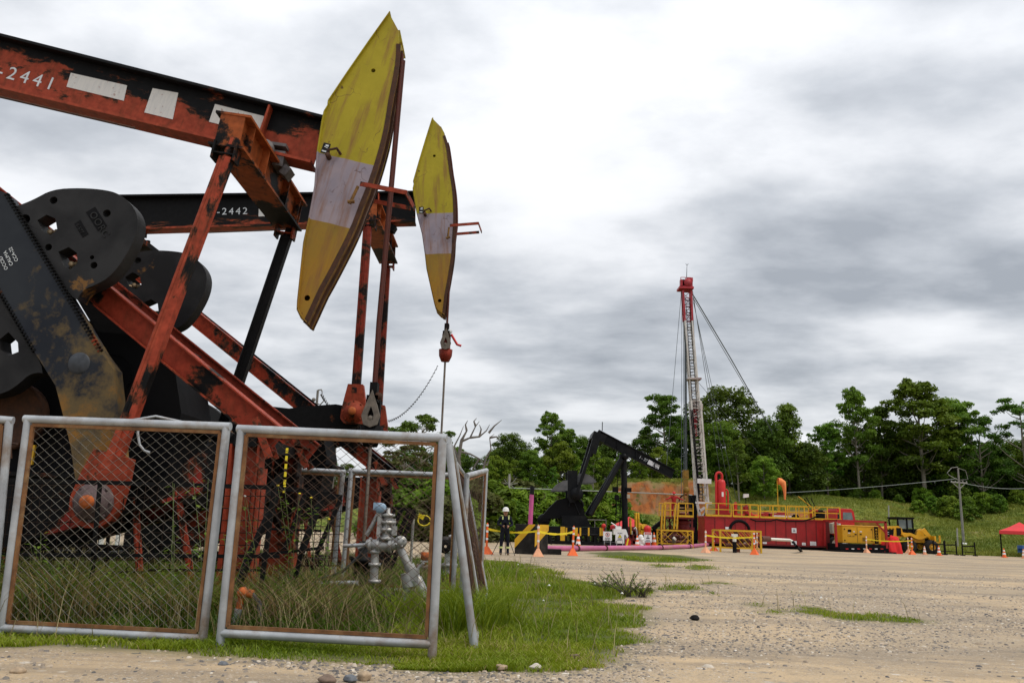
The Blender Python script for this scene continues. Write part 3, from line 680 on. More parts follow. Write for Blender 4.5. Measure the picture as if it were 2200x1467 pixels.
    m = MB(); l0 = loc1(722, 330, -HY); m.tube([(l0[0]-.10, -HY, l0[1]-.06), (l0[0]-.09, -HY-.12, l0[1]-.02), (l0[0]+.03, -HY-.14, l0[1]+.03), (l0[0]+.07, -HY, l0[1]+.01)], .022, 8); m.lathe((l0[0]-.08, -HY-.06, l0[1]-.10), [(.001, -.07), (.04, -.07), (.04, .07), (.001, .07)], 10, 'Y'); m.build('lifting_lug', 'rust_dark', head, at=(0, 0, 0))
    # rope guard sticking out of the front of the head
    k0 = loc1(790, 405, -HY)
    m = MB(); rr = edge(math.atan2(k0[1], k0[0])); tt = math.atan2(k0[1], k0[0])
    e0 = Vector((rr*math.cos(tt), 0, rr*math.sin(tt)))
    dd = Vector((math.cos(TH1*-1-.12), 0, math.sin(-TH1-.12))) if False else Vector((1, 0, .06))
    q0 = e0+Vector((-.12, -.34, .0)); m.bar(q0, q0+dd*.72, .02, .07); m.bar(q0+dd*.72, q0+dd*.78+Vector((0, .66, 0)), .02, .07); m.bar(q0+dd*.72+Vector((0, .66, 0)), q0+dd*.1+Vector((0, .66, 0)), .02, .07)
    m.build('rope_guard', 'orange_solid', head, at=(0, 0, 0))
    m = MB(); m.tube([q0+Vector((-.02, 0, -.05)), q0+Vector((-.06, 0, -.35))], .025, 8); m.tube([q0+Vector((-.1, 0, -.33)), q0+Vector((-.0, 0, -.3))], .03, 8); m.build('guard_pin', 'track_rust', head, at=(0, 0, 0))
    # --- rope and carrier
    RX = -2.03; ropeR = ARC_R+.02
    ctop = 2.95 if number == '1' else 5.75; cbot = ctop-.62
    mm = MB()
    for yy in (-.10, .10):
        pts = []
        tt_top = t0-.02
        ang = [tt_top+thb-(tt_top+thb-0.0)*i/18 for i in range(19)] if tt_top+thb > 0 else [0.0]
        for a in ang: pts.append(Vector((PIV.x+(edge(a-thb)+.035)*math.cos(a), yy, PIV.z+(edge(a-thb)+.035)*math.sin(a))))
        x_end = pts[-1].x
        pts.append(Vector((RX, yy*.8, ctop+1.2))); pts.append(Vector((RX, yy*.7, ctop)))
        mm.tube(pts, .028 if number == '1' else .022, 8)
    bri = mm.build('bridle', 'rope_rust', rt)
    m = MB(); cz = ctop-.2
    m.box((RX, 0, ctop+.02), (.17, .30, .10)); m.box((RX-.02, -.06, cz), (.15, .1, .4)); m.box((RX, .07, cz), (.20, .12, .42)); m.lathe((RX, 0, cbot-.06), [(.001, 0), (.10, .0), (.16, .14), (.17, .30), (.001, .30)], 12)
    m.box((RX, 0, ctop+.16), (.11, .2, .22))
    ca = m.build('carrier_bar', 'black_worn' if number == '1' else 'red_pitman', rt)
    m = MB(); td = [(RX+.0, cz+.34), (RX+.08, cz+.13), (RX+.135, cz-.04), (RX+.10, cz-.17), (RX, cz-.21), (RX-.10, cz-.17), (RX-.135, cz-.04), (RX-.08, cz+.13)]
    ti = [(RX, cz+.10), (RX+.045, cz-.02), (RX+.04, cz-.10), (RX-.04, cz-.10), (RX-.045, cz-.02)]
    m.prism(td, -.19, -.13, holes=[ti]); m.sphere((RX, -.15, cz-.08), .05, 6); m.build('rope_socket', 'carrier_grey', ca)
    m = MB(); m.lathe((RX+.09, -.12, cz+.26), [(.001, -.03), (.055, -.03), (.055, .03), (.001, .03)], 12, 'Y'); m.build('gauge', 'stencil_white' if number == '2' else 'rust_dark', ca)
    if number == '2':
        m = MB(); m.tube([(RX+.12, -.05, cz+.2), (RX+.28, -.05, cz-.05), (RX+.38, -.05, cz-.08)], .03, 8); m.build('handle', 'red_bright', ca)
    m = MB(); m.tube([(RX, 0, cbot), (RX, 0, .9)], .026, 10); m.build('polished_rod', 'rod_steel', rt)
    # --- equalizer under the beam, across it
    if number == '1':
        ex, ez = -4.00, 6.42
    else: ex, ez = -3.86, 8.30
    E = Vector((ex, 0, ez)); tf = .03
    def eq(yl, zl, sx_, sz_, y_len=3.24): pass
    m = MB(); te = thb*.55
    m.box((0, 0, .235), (.50, 3.36, .035)); m.box((0, 0, -.235), (.50, 3.36, .035)); m.box((-.10, 0, 0), (.03, 3.30, .44)); m.box((.10, 0, 0), (.03, 3.30, .44))
    for sy in (-1, 1): m.box((0, sy*1.655, 0), (.34, .03, .43))
    for sy in (-1.35, -.6, .6, 1.35): m.box((.17, sy, 0), (.11, .02, .43))
    m.build('equalizer_beam', 'equalizer_paint', rt, at=E, th=te)
    for sy in (-1, 1):
        m = MB(); m.box((0, sy*1.60, -.36), (.34, .20, .02))
        for sx_ in (-1, 1): m.box((sx_*.15, sy*1.60, -.32), (.03, .22, .26))
        m.build('equalizer_bracket', 'orange_half', rt, at=E, th=te)
    m = MB(); m.lathe((0, 0, .38), [(.001, -.30), (.15, -.30), (.15, -.2), (.10, -.2), (.10, .2), (.15, .2), (.15, .3), (.001, .3)], 16, 'Y'); m.box((.02, 0, .52), (.55, .4, .05)); m.box((.22, 0, .30), (.16, .36, .25)); m.box((-.2, 0, .3), (.12, .3, .12)); m.box((.34, 0, .14), (.12, .26, .16), (0, .5, 0))
    m.build('center_bearing', 'black_steel' if number == '2' else 'grey_casting', rt, at=E, th=te)
    # --- cranks, pins and pitmans
    c, s = math.cos(dth), math.sin(dth)
    _q = W(205, 1079, D1-1.75); pin0 = Vector((_q.x-SH.x, 0, _q.z-SH.z)); pin = Vector((SH.x+c*pin0.x-s*pin0.z, 0, SH.z+s*pin0.x+c*pin0.z))
    for sy in (-1, 1):
        near = sy < 0
        f_ = (lambda y: y) if near else (lambda y: -y)
        m = MB(); m.prism(ARM, f_(-1.55), f_(-1.28)); cr_ = m.build('crank_arm', 'crank_paint' if number == '1' and near else 'black_worn', rt, at=SH, th=dth, bevel=.012)
        for (a, b) in (((12, 415), (216, 756)), ((-60, 525), (74, 756))):
            m = MB(); p, q = cl1(*a), cl1(*b); ll = math.hypot(q[0]-p[0], q[1]-p[1]); nn = int(ll/.052); an = math.atan2(q[1]-p[1], q[0]-p[0])
            for k in range(nn): t = (k+.5)/nn; m.box((p[0]+(q[0]-p[0])*t, f_(-1.53), p[1]+(q[1]-p[1])*t), (.026, .06, .06), (0, -an, 0))
            m.build('toothed_rack', 'black_worn', cr_, at=(0, 0, 0))
        m = MB(); m.lathe((0, f_(-1.55), 0), [(.001, -.015), (.13, -.015), (.145, .0)] if near else [(.001, .015), (.13, .015), (.145, 0)], 28, 'Y'); m.build('shaft_cap', 'black_cap', cr_, at=(0, 0, 0))
        # weights: the right-hand one, and its mirror image across the arm on the other side
        m = MB(); m.prism(CWT, f_(-1.49), f_(-1.22), holes=CWH); cw = m.build('counterweight', 'weight_paint', rt, at=SH, th=dth, bevel=.03)
        if near:
            m = MB(); q = [cl1(a, b) for a, b in [(180, 453), (200, 441), (226, 482), (206, 494)]]; m.prism(q, -1.494, -1.491); q = [cl1(a, b) for a, b in [(155, 478), (168, 469), (186, 500), (173, 508)]]; m.prism(q, -1.494, -1.491); m.build('cast_panel', 'black_steel', cw, at=(0, 0, 0))
            m = MB(); a = cl1(187, 456); an = math.atan2(*reversed([v-u for u, v in zip(cl1(180, 453), cl1(206, 494))])); m.text('OORC', .135, (a[0]+.005, -1.496, a[1]-.01), an, depth=.008, sp=1.1); a = cl1(158, 479); m.text('8-577', .07, (a[0], -1.496, a[1]-.01), an, depth=.006); m.build('cast_letters', 'weight_paint', cw, at=(0, 0, 0))
            m = MB(); a = cl1(36, 568); b = cl1(12, 520); an = math.atan2(b[1]-a[1], b[0]-a[0])
            for k, st in enumerate(('OCCID', 'CALIMA', 'CCA-22')): a = cl1(18+k*11, 578-k*9); m.text(st, .066, (a[0], -1.556, a[1]), an, depth=.001)
            m.build('stencil', 'stencil_white', cr_, at=(0, 0, 0))
        m = MB(); hb = [cl1(a, b) for a, b in [(92, 478), (112, 500)]]
        for (a, b) in ((98, 490), (144, 560)):
            m = MB(); q = cl1(a, b); m.tube([(q[0]-.10, f_(-1.25), q[1]-.03), (q[0]+.06, f_(-1.38), q[1]+.02)], .03, 8); m.lathe((q[0]-.02, f_(-1.33), q[1]), [(.001, -.08), (.04, -.08), (.04, .08), (.001, .08)], 6, 'Y'); m.build('clamp_bolt', 'bolt_brass', cw, at=(0, 0, 0))
        ax = Vector((ARM[3][0]-ARM[2][0], 0, ARM[3][1]-ARM[2][1])).normalized(); mid = (Vector((ARM[2][0], 0, ARM[2][1]))+Vector((ARM[13][0], 0, ARM[13][1])))/2
        def mir(p): v = Vector((p[0], 0, p[1]))-mid; pl = ax*v.dot(ax); w_ = mid+pl-(v-pl); w_ = w_+ax*.62; return (w_.x, w_.z)
        m = MB(); m.prism([mir(p) for p in CWT], f_(-1.49), f_(-1.22), holes=[[mir(p) for p in h] for h in CWH[:2]]); m.build('counterweight', 'weight_paint', rt, at=SH, th=dth, bevel=.03)
        # pitman
        yP = f_(-1.70); top = Vector((ex-.02, yP+f_(-.0)*0, ez-.40)); bot = Vector((pin.x, yP, pin.z)); top.y = f_(-1.62)
        u = (top-bot).normalized(); b2_ = bot+u*.42
        m = MB(); pu = Vector((0, 1, 0))
        m.bar(b2_, top, .07, .12, up=(0, 1, 0)); side = u.cross(pu).normalized()
        m.tube([b2_+side*.062, top+side*.062], .045, 10); m.bar(b2_+side*.02+u*.0, b2_+side*.02+u*.75, .12, .20, up=(0, 1, 0), w1=.05)
        m.tube([top-u*.03, top+u*.30], .06, 10)
        pa = m.build('pitman_arm', paints[1] if near else paints[2], rt)
        m = MB(); m.bar(b2_-side*.055, top-side*.05, .085, .15, up=(0, 1, 0)); m.build('pitman_flange', 'pitman_dark' if number == '1' and near else paints[2], pa)
        m = MB(); ang0 = math.atan2(u.z, u.x); hs = [(-.24, .62), (.24, .62), (.29, .30), (.31, .0), (.27, -.16), (.16, -.28), (0, -.32), (-.16, -.28), (-.27, -.16), (-.31, 0), (-.29, .30)] if number == '1' else [(-.17, .62), (.17, .62), (.27, .1), (.29, -.15), (.2, -.26), (-.2, -.26), (-.29, -.15), (-.27, .1)]
        sd_ = Vector((u.z, 0, -u.x)); m.prism([(pin.x+sd_.x*a+u.x*b, pin.z+sd_.z*a+u.z*b) for a, b in hs], yP-.09, yP+.09)
        bh = m.build('bearing_housing', paints[3], rt, bevel=.01)
        m = MB(); yf = yP+f_(-.09); e = -.01 if near else .01; sg = -1 if near else 1
        m.lathe((pin.x, yf, pin.z), [(.25, 0), (.25, sg*.03), (.20, sg*.05), (.20, sg*.09), (.12, sg*.11), (.12, sg*.16), (.001, sg*.16)], 24, 'Y')
        for k in range(8): t = k*math.pi/4; m.lathe((pin.x+.225*math.cos(t), yf+sg*.03, pin.z+.225*math.sin(t)), [(.022, 0), (.022, sg*.025), (.001, sg*.025)], 6, 'Y')
        m.build('bearing_cap', 'grimy_purple' if number == '1' else 'orange_solid', bh)
        m = MB(); m.lathe((pin.x, yf+sg*.16, pin.z), [(.085, 0), (.085, sg*.05), (.03, sg*.055), (.001, sg*.055)], 12, 'Y'); m.build('pin_nut', 'orange_cap', bh)
        m = MB(); m.lathe((pin.x, f_(-1.6), pin.z), [(.11, -.09), (.11, .09)], 16, 'Y'); m.build('wrist_pin', 'rust_dark', bh)
    # --- gearbox, brake, pedestal, frame
    m = MB(); m.prism([(-7.1, 1.55), (-4.75, 1.55), (-4.62, 2.6), (-4.9, 3.65), (-6.2, 3.75), (-7.1, 3.1)], -.62, .62); m.box((-5.8, 0, 2.4), (2.7, 1.35, .09))
    for yy in (-.5, .5): m.lathe((-5.67, yy, 3.1), [(.3, -.14), (.3, .14)], 18, 'Y')
    m.build('gearbox', 'black_steel', rt, bevel=.02)
    m = MB(); m.lathe((SH.x, 0, SH.z), [(.001, -1.5), (.17, -1.5), (.17, 1.5), (.001, 1.5)], 16, 'Y'); m.build('crankshaft', 'black_steel', rt)
    m = MB(); m.lathe((-6.85, -.92, 2.45), [(.001, -.02), (.42, -.02), (.47, -.06), (.47, .16), (.42, .18), (.001, .18)], 30, 'Y'); m.build('brake_drum', 'rust_dark', rt)
    m = MB(); m.box((-6.38, -1.05, 1.92), (.06, .04, .26)); m.build('brake_tag', 'yellow_paint', rt)
    m = MB()
    for yy in (-1.0, 1.0):
        m.prism([(-8.9, .15), (-6.6, .72), (-4.75, 1.34), (-3.75, 1.62), (-3.55, 2.12), (-4.0, 2.16), (-4.6, 1.66), (-7.3, 1.66), (-8.9, 1.2)], yy-.04, yy+.04)
        m.bar((-8.8, yy, 1.22), (-7.3, yy, 1.70), .3, .05, up=(0, 0, 1)); m.bar((-7.3, yy, 1.66), (-4.6, yy, 1.66), .3, .05); m.bar((-6.6, yy, .72), (-3.75, yy, 1.62), .26, .05)
        for xx in (-8.2, -7.2, -6.4): m.box((xx, yy, 1.25), (.04, .26, .8))
    for xx in (-8.6, -6.4, -4.6): m.box((xx, 0, 1.5), (.12, 2.0, .3))
    m.build('pedestal', 'pedestal_paint', rt)
    m = MB()
    for yy in (-1.0, 1.0): m.ibeam((-12.6, yy, .17), (-3.2, yy, .17), .30, .24)
    for xx in (-12, -9.5, -7, -4.8, -3.35): m.ibeam((xx, -1.0, .17), (xx, 1.0, .17), .24, .2)
    m.build('base_frame', 'black_worn', rt)
    for yy in (-1.05, 1.05):
        m = MB(); m.ibeam((-3.5, yy, .25), (-3.5, yy, 2.15), .40, .30, up=(1, 0, 0)); m.box((-3.27, yy, 1.05), (.03, .32, 1.6)); m.box((-3.5, yy, .27), (.6, .4, .04)); m.build('front_column', 'orange_solid', rt)
        m = MB(); m.ibeam((-3.10, yy, 2.22), (-9.9, yy*.55, 7.15), .34, .26, up=(0, 0, 1), tw=.015, tf=.02); m.build('samson_leg', 'leg_paint' if number == '1' else 'orange_half', rt)
        m = MB(); m.bar((-3.6, yy, 2.34), (-3.15, yy, 2.28), .34, .03); m.bar((-3.40, yy-.16, 2.50), (-3.16, yy-.16, 1.98), .10, .02, up=(0, 1, 0)); m.bar((-3.40, yy+.16, 2.50), (-3.16, yy+.16, 1.98), .10, .02, up=(0, 1, 0)); m.build('gusset', 'orange_solid', rt)
    m = MB(); m.bar((-3.5, -1.2, 2.2), (-3.5, 1.2, 2.2), .30, .16); m.bar((-3.5, -1.0, 1.0), (-3.5, 1.0, 2.0), .08, .06); m.bar((-3.5, 1.0, 1.0), (-3.5, -1.0, 2.0), .08, .06); m.build('cross_brace', 'black_solid', rt)
    m = MB()
    for yy in (-.75, .75): m.ibeam((-10.6, yy, .25), (-10.15, yy*.5, 7.5), .34, .26, up=(1, 0, 0))
    m.box((-10.1, 0, 7.75), (1.0, .9, .12)); m.box((-10.1, -.4, 7.9), (.5, .08, .3)); m.box((-10.1, .4, 7.9), (.5, .08, .3)); m.build('samson_post', 'black_worn', rt)
    for i, (a, b) in enumerate((((-4.75, .35), (-4.95, 1.4)), ((-4.05, .3), (-4.4, 1.5)), ((-6.4, .3), (-6.7, .9)))):
        m = MB(); m.bar((a[0], -1.0, a[1]), (b[0], -1.0, b[1]), .08, .05, up=(0, 1, 0)); m.bar((a[0], -1.0, a[1]), (b[0], -1.0, b[1]), .02, .11, up=(0, 1, 0)); m.build('strut', 'pitman_dark', rt)
    # motor and belt guard at the tail
    m = MB(); m.prism([(-8.7, 1.7), (-7.5, 1.7), (-6.9, 2.1), (-6.7, 2.9), (-7.2, 3.0), (-8.4, 2.6)], .65, .95); m.lathe((-8.4, 0, 1.75), [(.001, -.5), (.3, -.5), (.3, .4), (.001, .4)], 16, 'Y'); m.build('belt_guard', 'black_solid', rt)
    return rt, Vector((RX+dx, Yc, ctop))
def patch():
    m, n = newmat('patch_white'); v = n.vec()
    f = n.noise(n.vec(scale=(7, 1, 1)), 3, 6, .7); g = n.noise(v, 14, 5)
    c = n.mix(n.ramp(f, [(.45, 0.), (.75, .55)]), (.66, .65, .61), (.40, .42, .44))
    c = n.mix(n.ramp(g, [(.62, 0.), (.70, .6)]), c, (.25, .07, .04)); n.out(c, .6)
patch()
chipped('equalizer_paint', BLK, (.30, .075, .022), 1.1, .50, stretch=(1.6, 1, 1.6))
chipped('pitman_dark', BLK, (.34, .055, .028), 1.9, .475, stretch=(1, 1, .6))
chipped('pedestal_paint', BLK, (.26, .030, .022), 1.0, .555)
plain('black_cap', (.035, .040, .048), .5, 0, .4, 9); plain('carrier_grey', (.13, .11, .09), .7, 0, .4, 12); plain('rod_steel', (.20, .17, .14), .35, .6, .2, 10, (.12, .05, .02), .8)
plain('grey_casting', (.11, .10, .10), .6, 0, .4, 8, (.02, .015, .01), .8); plain('bolt_brass', (.30, .22, .13), .5, .4, .3, 12)
p1, c1 = mark_pump(0, D1, TH1, 0, '1', 'huge pumping unit in the foreground, numbered 2441, with a tilted yellow and lilac horsehead', ('beam_paint', 'orange_worn', 'black_solid', 'orange_solid'), 'rust and black beam pumping units side by side')
p2, c2 = mark_pump(.40, 20.3, R(3.4), R(86), '2', 'smaller looking pumping unit standing behind the first, numbered 2442, its beam level', ('beam_paint_black', 'red_pitman', 'red_pitman', 'orange_solid'), 'rust and black beam pumping units side by side')
# ================================================================== chain link fence panels of the cage
def fence_panel(b0, b1, t0, t1, label, wire='wire_pale', cell=.122, lift=.06, r=.042, ext=(0, 0), strip=True):
    b0, b1, t0, t1 = [Vector(p) for p in (b0, b1, t0, t1)]
    rt = root('chain_link_fence', (b0+b1)/2, label, 'fence', 'galvanised chain link panels round the caged well')
    q0 = b0.lerp(t0, lift/(t0-b0).length); q1 = b1.lerp(t1, lift/(t1-b1).length)
    X = (q1-q0).normalized(); Z = (t0-q0).normalized(); N = X.cross(Z).normalized()
    m = MB(); m.tube([b0+(b0-t0).normalized()*ext[0], t0], r, 12); m.build('post', 'galvanised', rt)
    m = MB(); m.tube([b1+(b1-t1).normalized()*ext[1], t1], r, 12); m.build('post', 'galvanised', rt)
    m = MB(); m.tube([t0-X*r, t1+X*r], r, 12); m.build('top_rail', 'galvanised', rt)
    m = MB(); m.tube([q0, q1], r, 12); m.build('bottom_rail', 'galvanised', rt)
    k = r+.018
    i00 = q0+X*k+Z*k; i10 = q1-X*k+Z*k; i01 = t0+X*k-Z*k; i11 = t1-X*k-Z*k
    if strip:
        m = MB(); 
        for a, b in ((i00, i10), (i01, i11), (i00, i01), (i10, i11)): m.bar(a, b, .034, .032, up=N)
        m.build('mesh_frame', 'rusty_strip', rt)
    # woven wires: two families of diagonals clipped to the opening
    w = (i10-i00).length; h = ((i01-i00).length+(i11-i10).length)/2; dz = cell*.78
    m = MB(); sl = dz/cell
    def P(u, v): a = i00.lerp(i10, u/w); b = i01.lerp(i11, u/w); return a.lerp(b, v/h)
    c0 = -h/sl
    x0 = c0
    while x0 < w:
        for sgn in (1, -1):
            ua, va, ub, vb = (x0, 0, x0+h/sl, h) if sgn == 1 else (x0, h, x0+h/sl, 0)
            if ua < 0: va += sgn*sl*(0-ua); ua = 0
            if ub > w: vb -= sgn*sl*(ub-w); ub = w
            if ub-ua > .02:
                off = N*(.003*sgn); mm = (ua+ub)/2
                m.tube([P(ua, va)+off, P(mm, (va+vb)/2)+off+N*random.uniform(-.012, .012), P(ub, vb)+off], .0025, 3, cap=False)
        x0 += cell
    me = m.build('wire_mesh', wire, rt)
    return rt
def at(px, py, Y): return W(px, py, Y)
fA0, fA1 = G(-430, 1345), G(-22, 1352); fence_panel(fA0, fA1, at(-330, 873, fA0.y), at(20, 903, fA1.y), 'chain link panel cut by the left edge of the picture')
a0, a1 = G(2, 1362), G(434, 1385); fence_panel(a0, a1, at(61, 900, a0.y), at(487, 916, a1.y), 'chain link panel with pale wire in front of the big crank arm', 'wire_pale', ext=(0, .03))
a0, a1 = G(472, 1390), G(928, 1415); fence_panel(a0, a1, at(519, 921, a0.y), at(951, 941, a1.y), 'chain link panel with dark rusty wire in front of the silver wellhead', 'wire_rusty', ext=(0, .04), lift=.13)
P0 = G(1019, 1391); fence_panel(P0, G(1028, 1318), at(962, 946, P0.y+.05), at(975, 990, 10.9), 'leaning side panel next to the corner post, seen nearly edge on', 'rust_dark', lift=.03)
P2 = G(1030, 1316); P3 = G(1046, 1281); fence_panel(P2, P3, at(977, 994, P2.y), at(998, 1023, P3.y), 'second leaning side panel whose wire has rusted brown', 'rust_dark', lift=.03, cell=.07)
P4 = Vector((at(1003, 1050, 13.2).x, 13.2, 0)); P5 = Vector((at(1032, 1240, 15).x, 15.0, 0)); fence_panel(P4, P5, at(1003, 1022, 13.2), at(1044, 1010, 15.0), 'far side panel with one weathered post standing apart from the rest', 'wire_rusty')
fence_panel((at(530, 1010, 15).x, 15, 0), (at(716, 1230, 15).x, 15, 0), at(528, 1002, 15), at(737, 1014, 15), 'rear chain link panel behind the first pump, its right post by the gap', 'wire_rusty')
fence_panel((at(738, 1210, 14.9).x, 14.9, 0), (at(975, 1230, 14.9).x, 14.9, 0), at(755, 1012, 14.9), at(985, 1021, 14.9), 'rear chain link panel seen past the silver wellhead', 'wire_rusty')
m = MB(); m.tube([at(13, 950, 9.2), at(40, 955, 9.1), at(52, 938, 9.0)], .012, 6); m.tube([at(20, 948, 9.2), at(22, 985, 9.2)], .022, 6); tag(m.build('gate_latch', 'rust_dark', origin=at(20, 950, 9.2)), 'rusty latch tying the two left fence posts together', 'latch')
# ------------------------------------------------------------------ old black guard rails inside the cage
def rails(name, label, bars, mat='black_solid', w=.05, group=None):
    c = sum((Vector(b[0]) for b in bars), Vector())/len(bars); rt = root(name, (c.x, c.y, 0), label, 'railing', group)
    for b in bars:
        m = MB(); ww = b[2] if len(b) > 2 else w; m.bar(b[0], b[1], ww, ww); m.build('rail', mat, rt)
    return rt
Yr = 10.1
rails('guard_railing', 'long rusty black guard rail in front of the first pump base', [(at(-60, 1030, Yr), at(215, 1036, Yr)), (at(215, 1036, Yr), at(590, 1047, Yr)), (at(-40, 1190, Yr), at(600, 1195, Yr), .04), (at(215, 1036, Yr), at(195, 1260, Yr), .04), (at(590, 1045, Yr), at(560, 1270, Yr), .05)])
def grid_infill(x0, x1, yt, yb, Y, label, dx=.13, dz=.15, tiltx=0):
    a, b = at(x0, yt, Y), at(x1, yt, Y); zb = at(x0, yb, Y).z; m = MB(); x = a.x
    while x < b.x: m.tube([(x, Y, zb), (x+random.uniform(-.02, .02)+tiltx, Y+random.uniform(-.02, .02), a.z+(b.z-a.z)*(x-a.x)/(b.x-a.x))], .0055, 4, cap=False); x += dx
    z = zb
    while z < a.z: m.tube([(a.x, Y-.012, z), (b.x, Y-.012, z+(b.z-a.z))], .0055, 4, cap=False); z += dz
    rt = root('guard_screen', ((a.x+b.x)/2, Y, 0), label, 'guard screen'); m.build('grid', 'black_rust', rt)
    m = MB(); m.bar((a.x, Y, zb), (b.x, Y, zb+(b.z-a.z)), .03, .03); m.build('rail', 'black_rust', rt); return rt
plain('black_rust', (.018, .011, .008), .8, 0, .5, 8)
grid_infill(-40, 330, 1040, 1230, 10.7, 'rusty square grid screen under the first pump base at left')
grid_infill(340, 585, 1046, 1225, 10.75, 'rusty square grid screen behind the second front post')
grid_infill(600, 742, 1075, 1215, 13.6, 'rusty grid screen left of the silver wellhead', .10, .12)
Y2 = 10.6
rails('collapsed_guard', 'collapsed black guard panel leaning over in the weeds', [(at(592, 1045, Y2), at(735, 1068, Y2), .06), (at(600, 1055, Y2), at(535, 1195, Y2-.3), .06), (at(535, 1195, Y2-.3), at(505, 1275, Y2-.5), .07), (at(690, 1072, Y2), at(648, 1185, Y2-.2), .06), (at(732, 1072, Y2), at(680, 1190, Y2), .05), (at(655, 1062, Y2), at(612, 1180, Y2), .05), (at(555, 1192, Y2-.3), at(696, 1176, Y2-.2), .035), (at(560, 1135, Y2), at(690, 1140, Y2), .03), (at(648, 1185, Y2), at(635, 1240, Y2), .05)])
Y3 = 18.2
rails('well_guard', 'black slatted guard leaning beside the far wellhead', [(at(842, 1090, Y3), at(893, 1097, Y3), .06), (at(862, 1095, Y3), at(806, 1225, Y3), .09), (at(879, 1098, Y3), at(822, 1225, Y3), .09), (at(891, 1098, Y3), at(838, 1222, Y3), .09), (at(848, 1094, Y3), at(800, 1200, Y3), .06), (at(815, 1185, Y3), at(868, 1192, Y3), .05)])
Y4 = 15.8
rails('black_grid_fence', 'black grid fence seen under the pump base', [(at(40, 1164, Y4), at(372, 1180, Y4), .06), (at(50, 1190, Y4), at(380, 1205, Y4), .05), (at(60, 1215, Y4), at(380, 1228, Y4), .05)]+[(at(x, 1150, Y4), at(x-3, 1235, Y4), .05) for x in (62, 110, 172, 232, 300, 345)])
rails('brown_pipe_rack', 'brown pipe rails on the ground behind the silver wellhead', [(at(700, 1240, 18), at(985, 1246, 18), .08), (at(690, 1254, 17), at(985, 1262, 17), .08), (at(610, 1318, 10.9), at(860, 1326, 10.9), .06)], 'rust_dark')
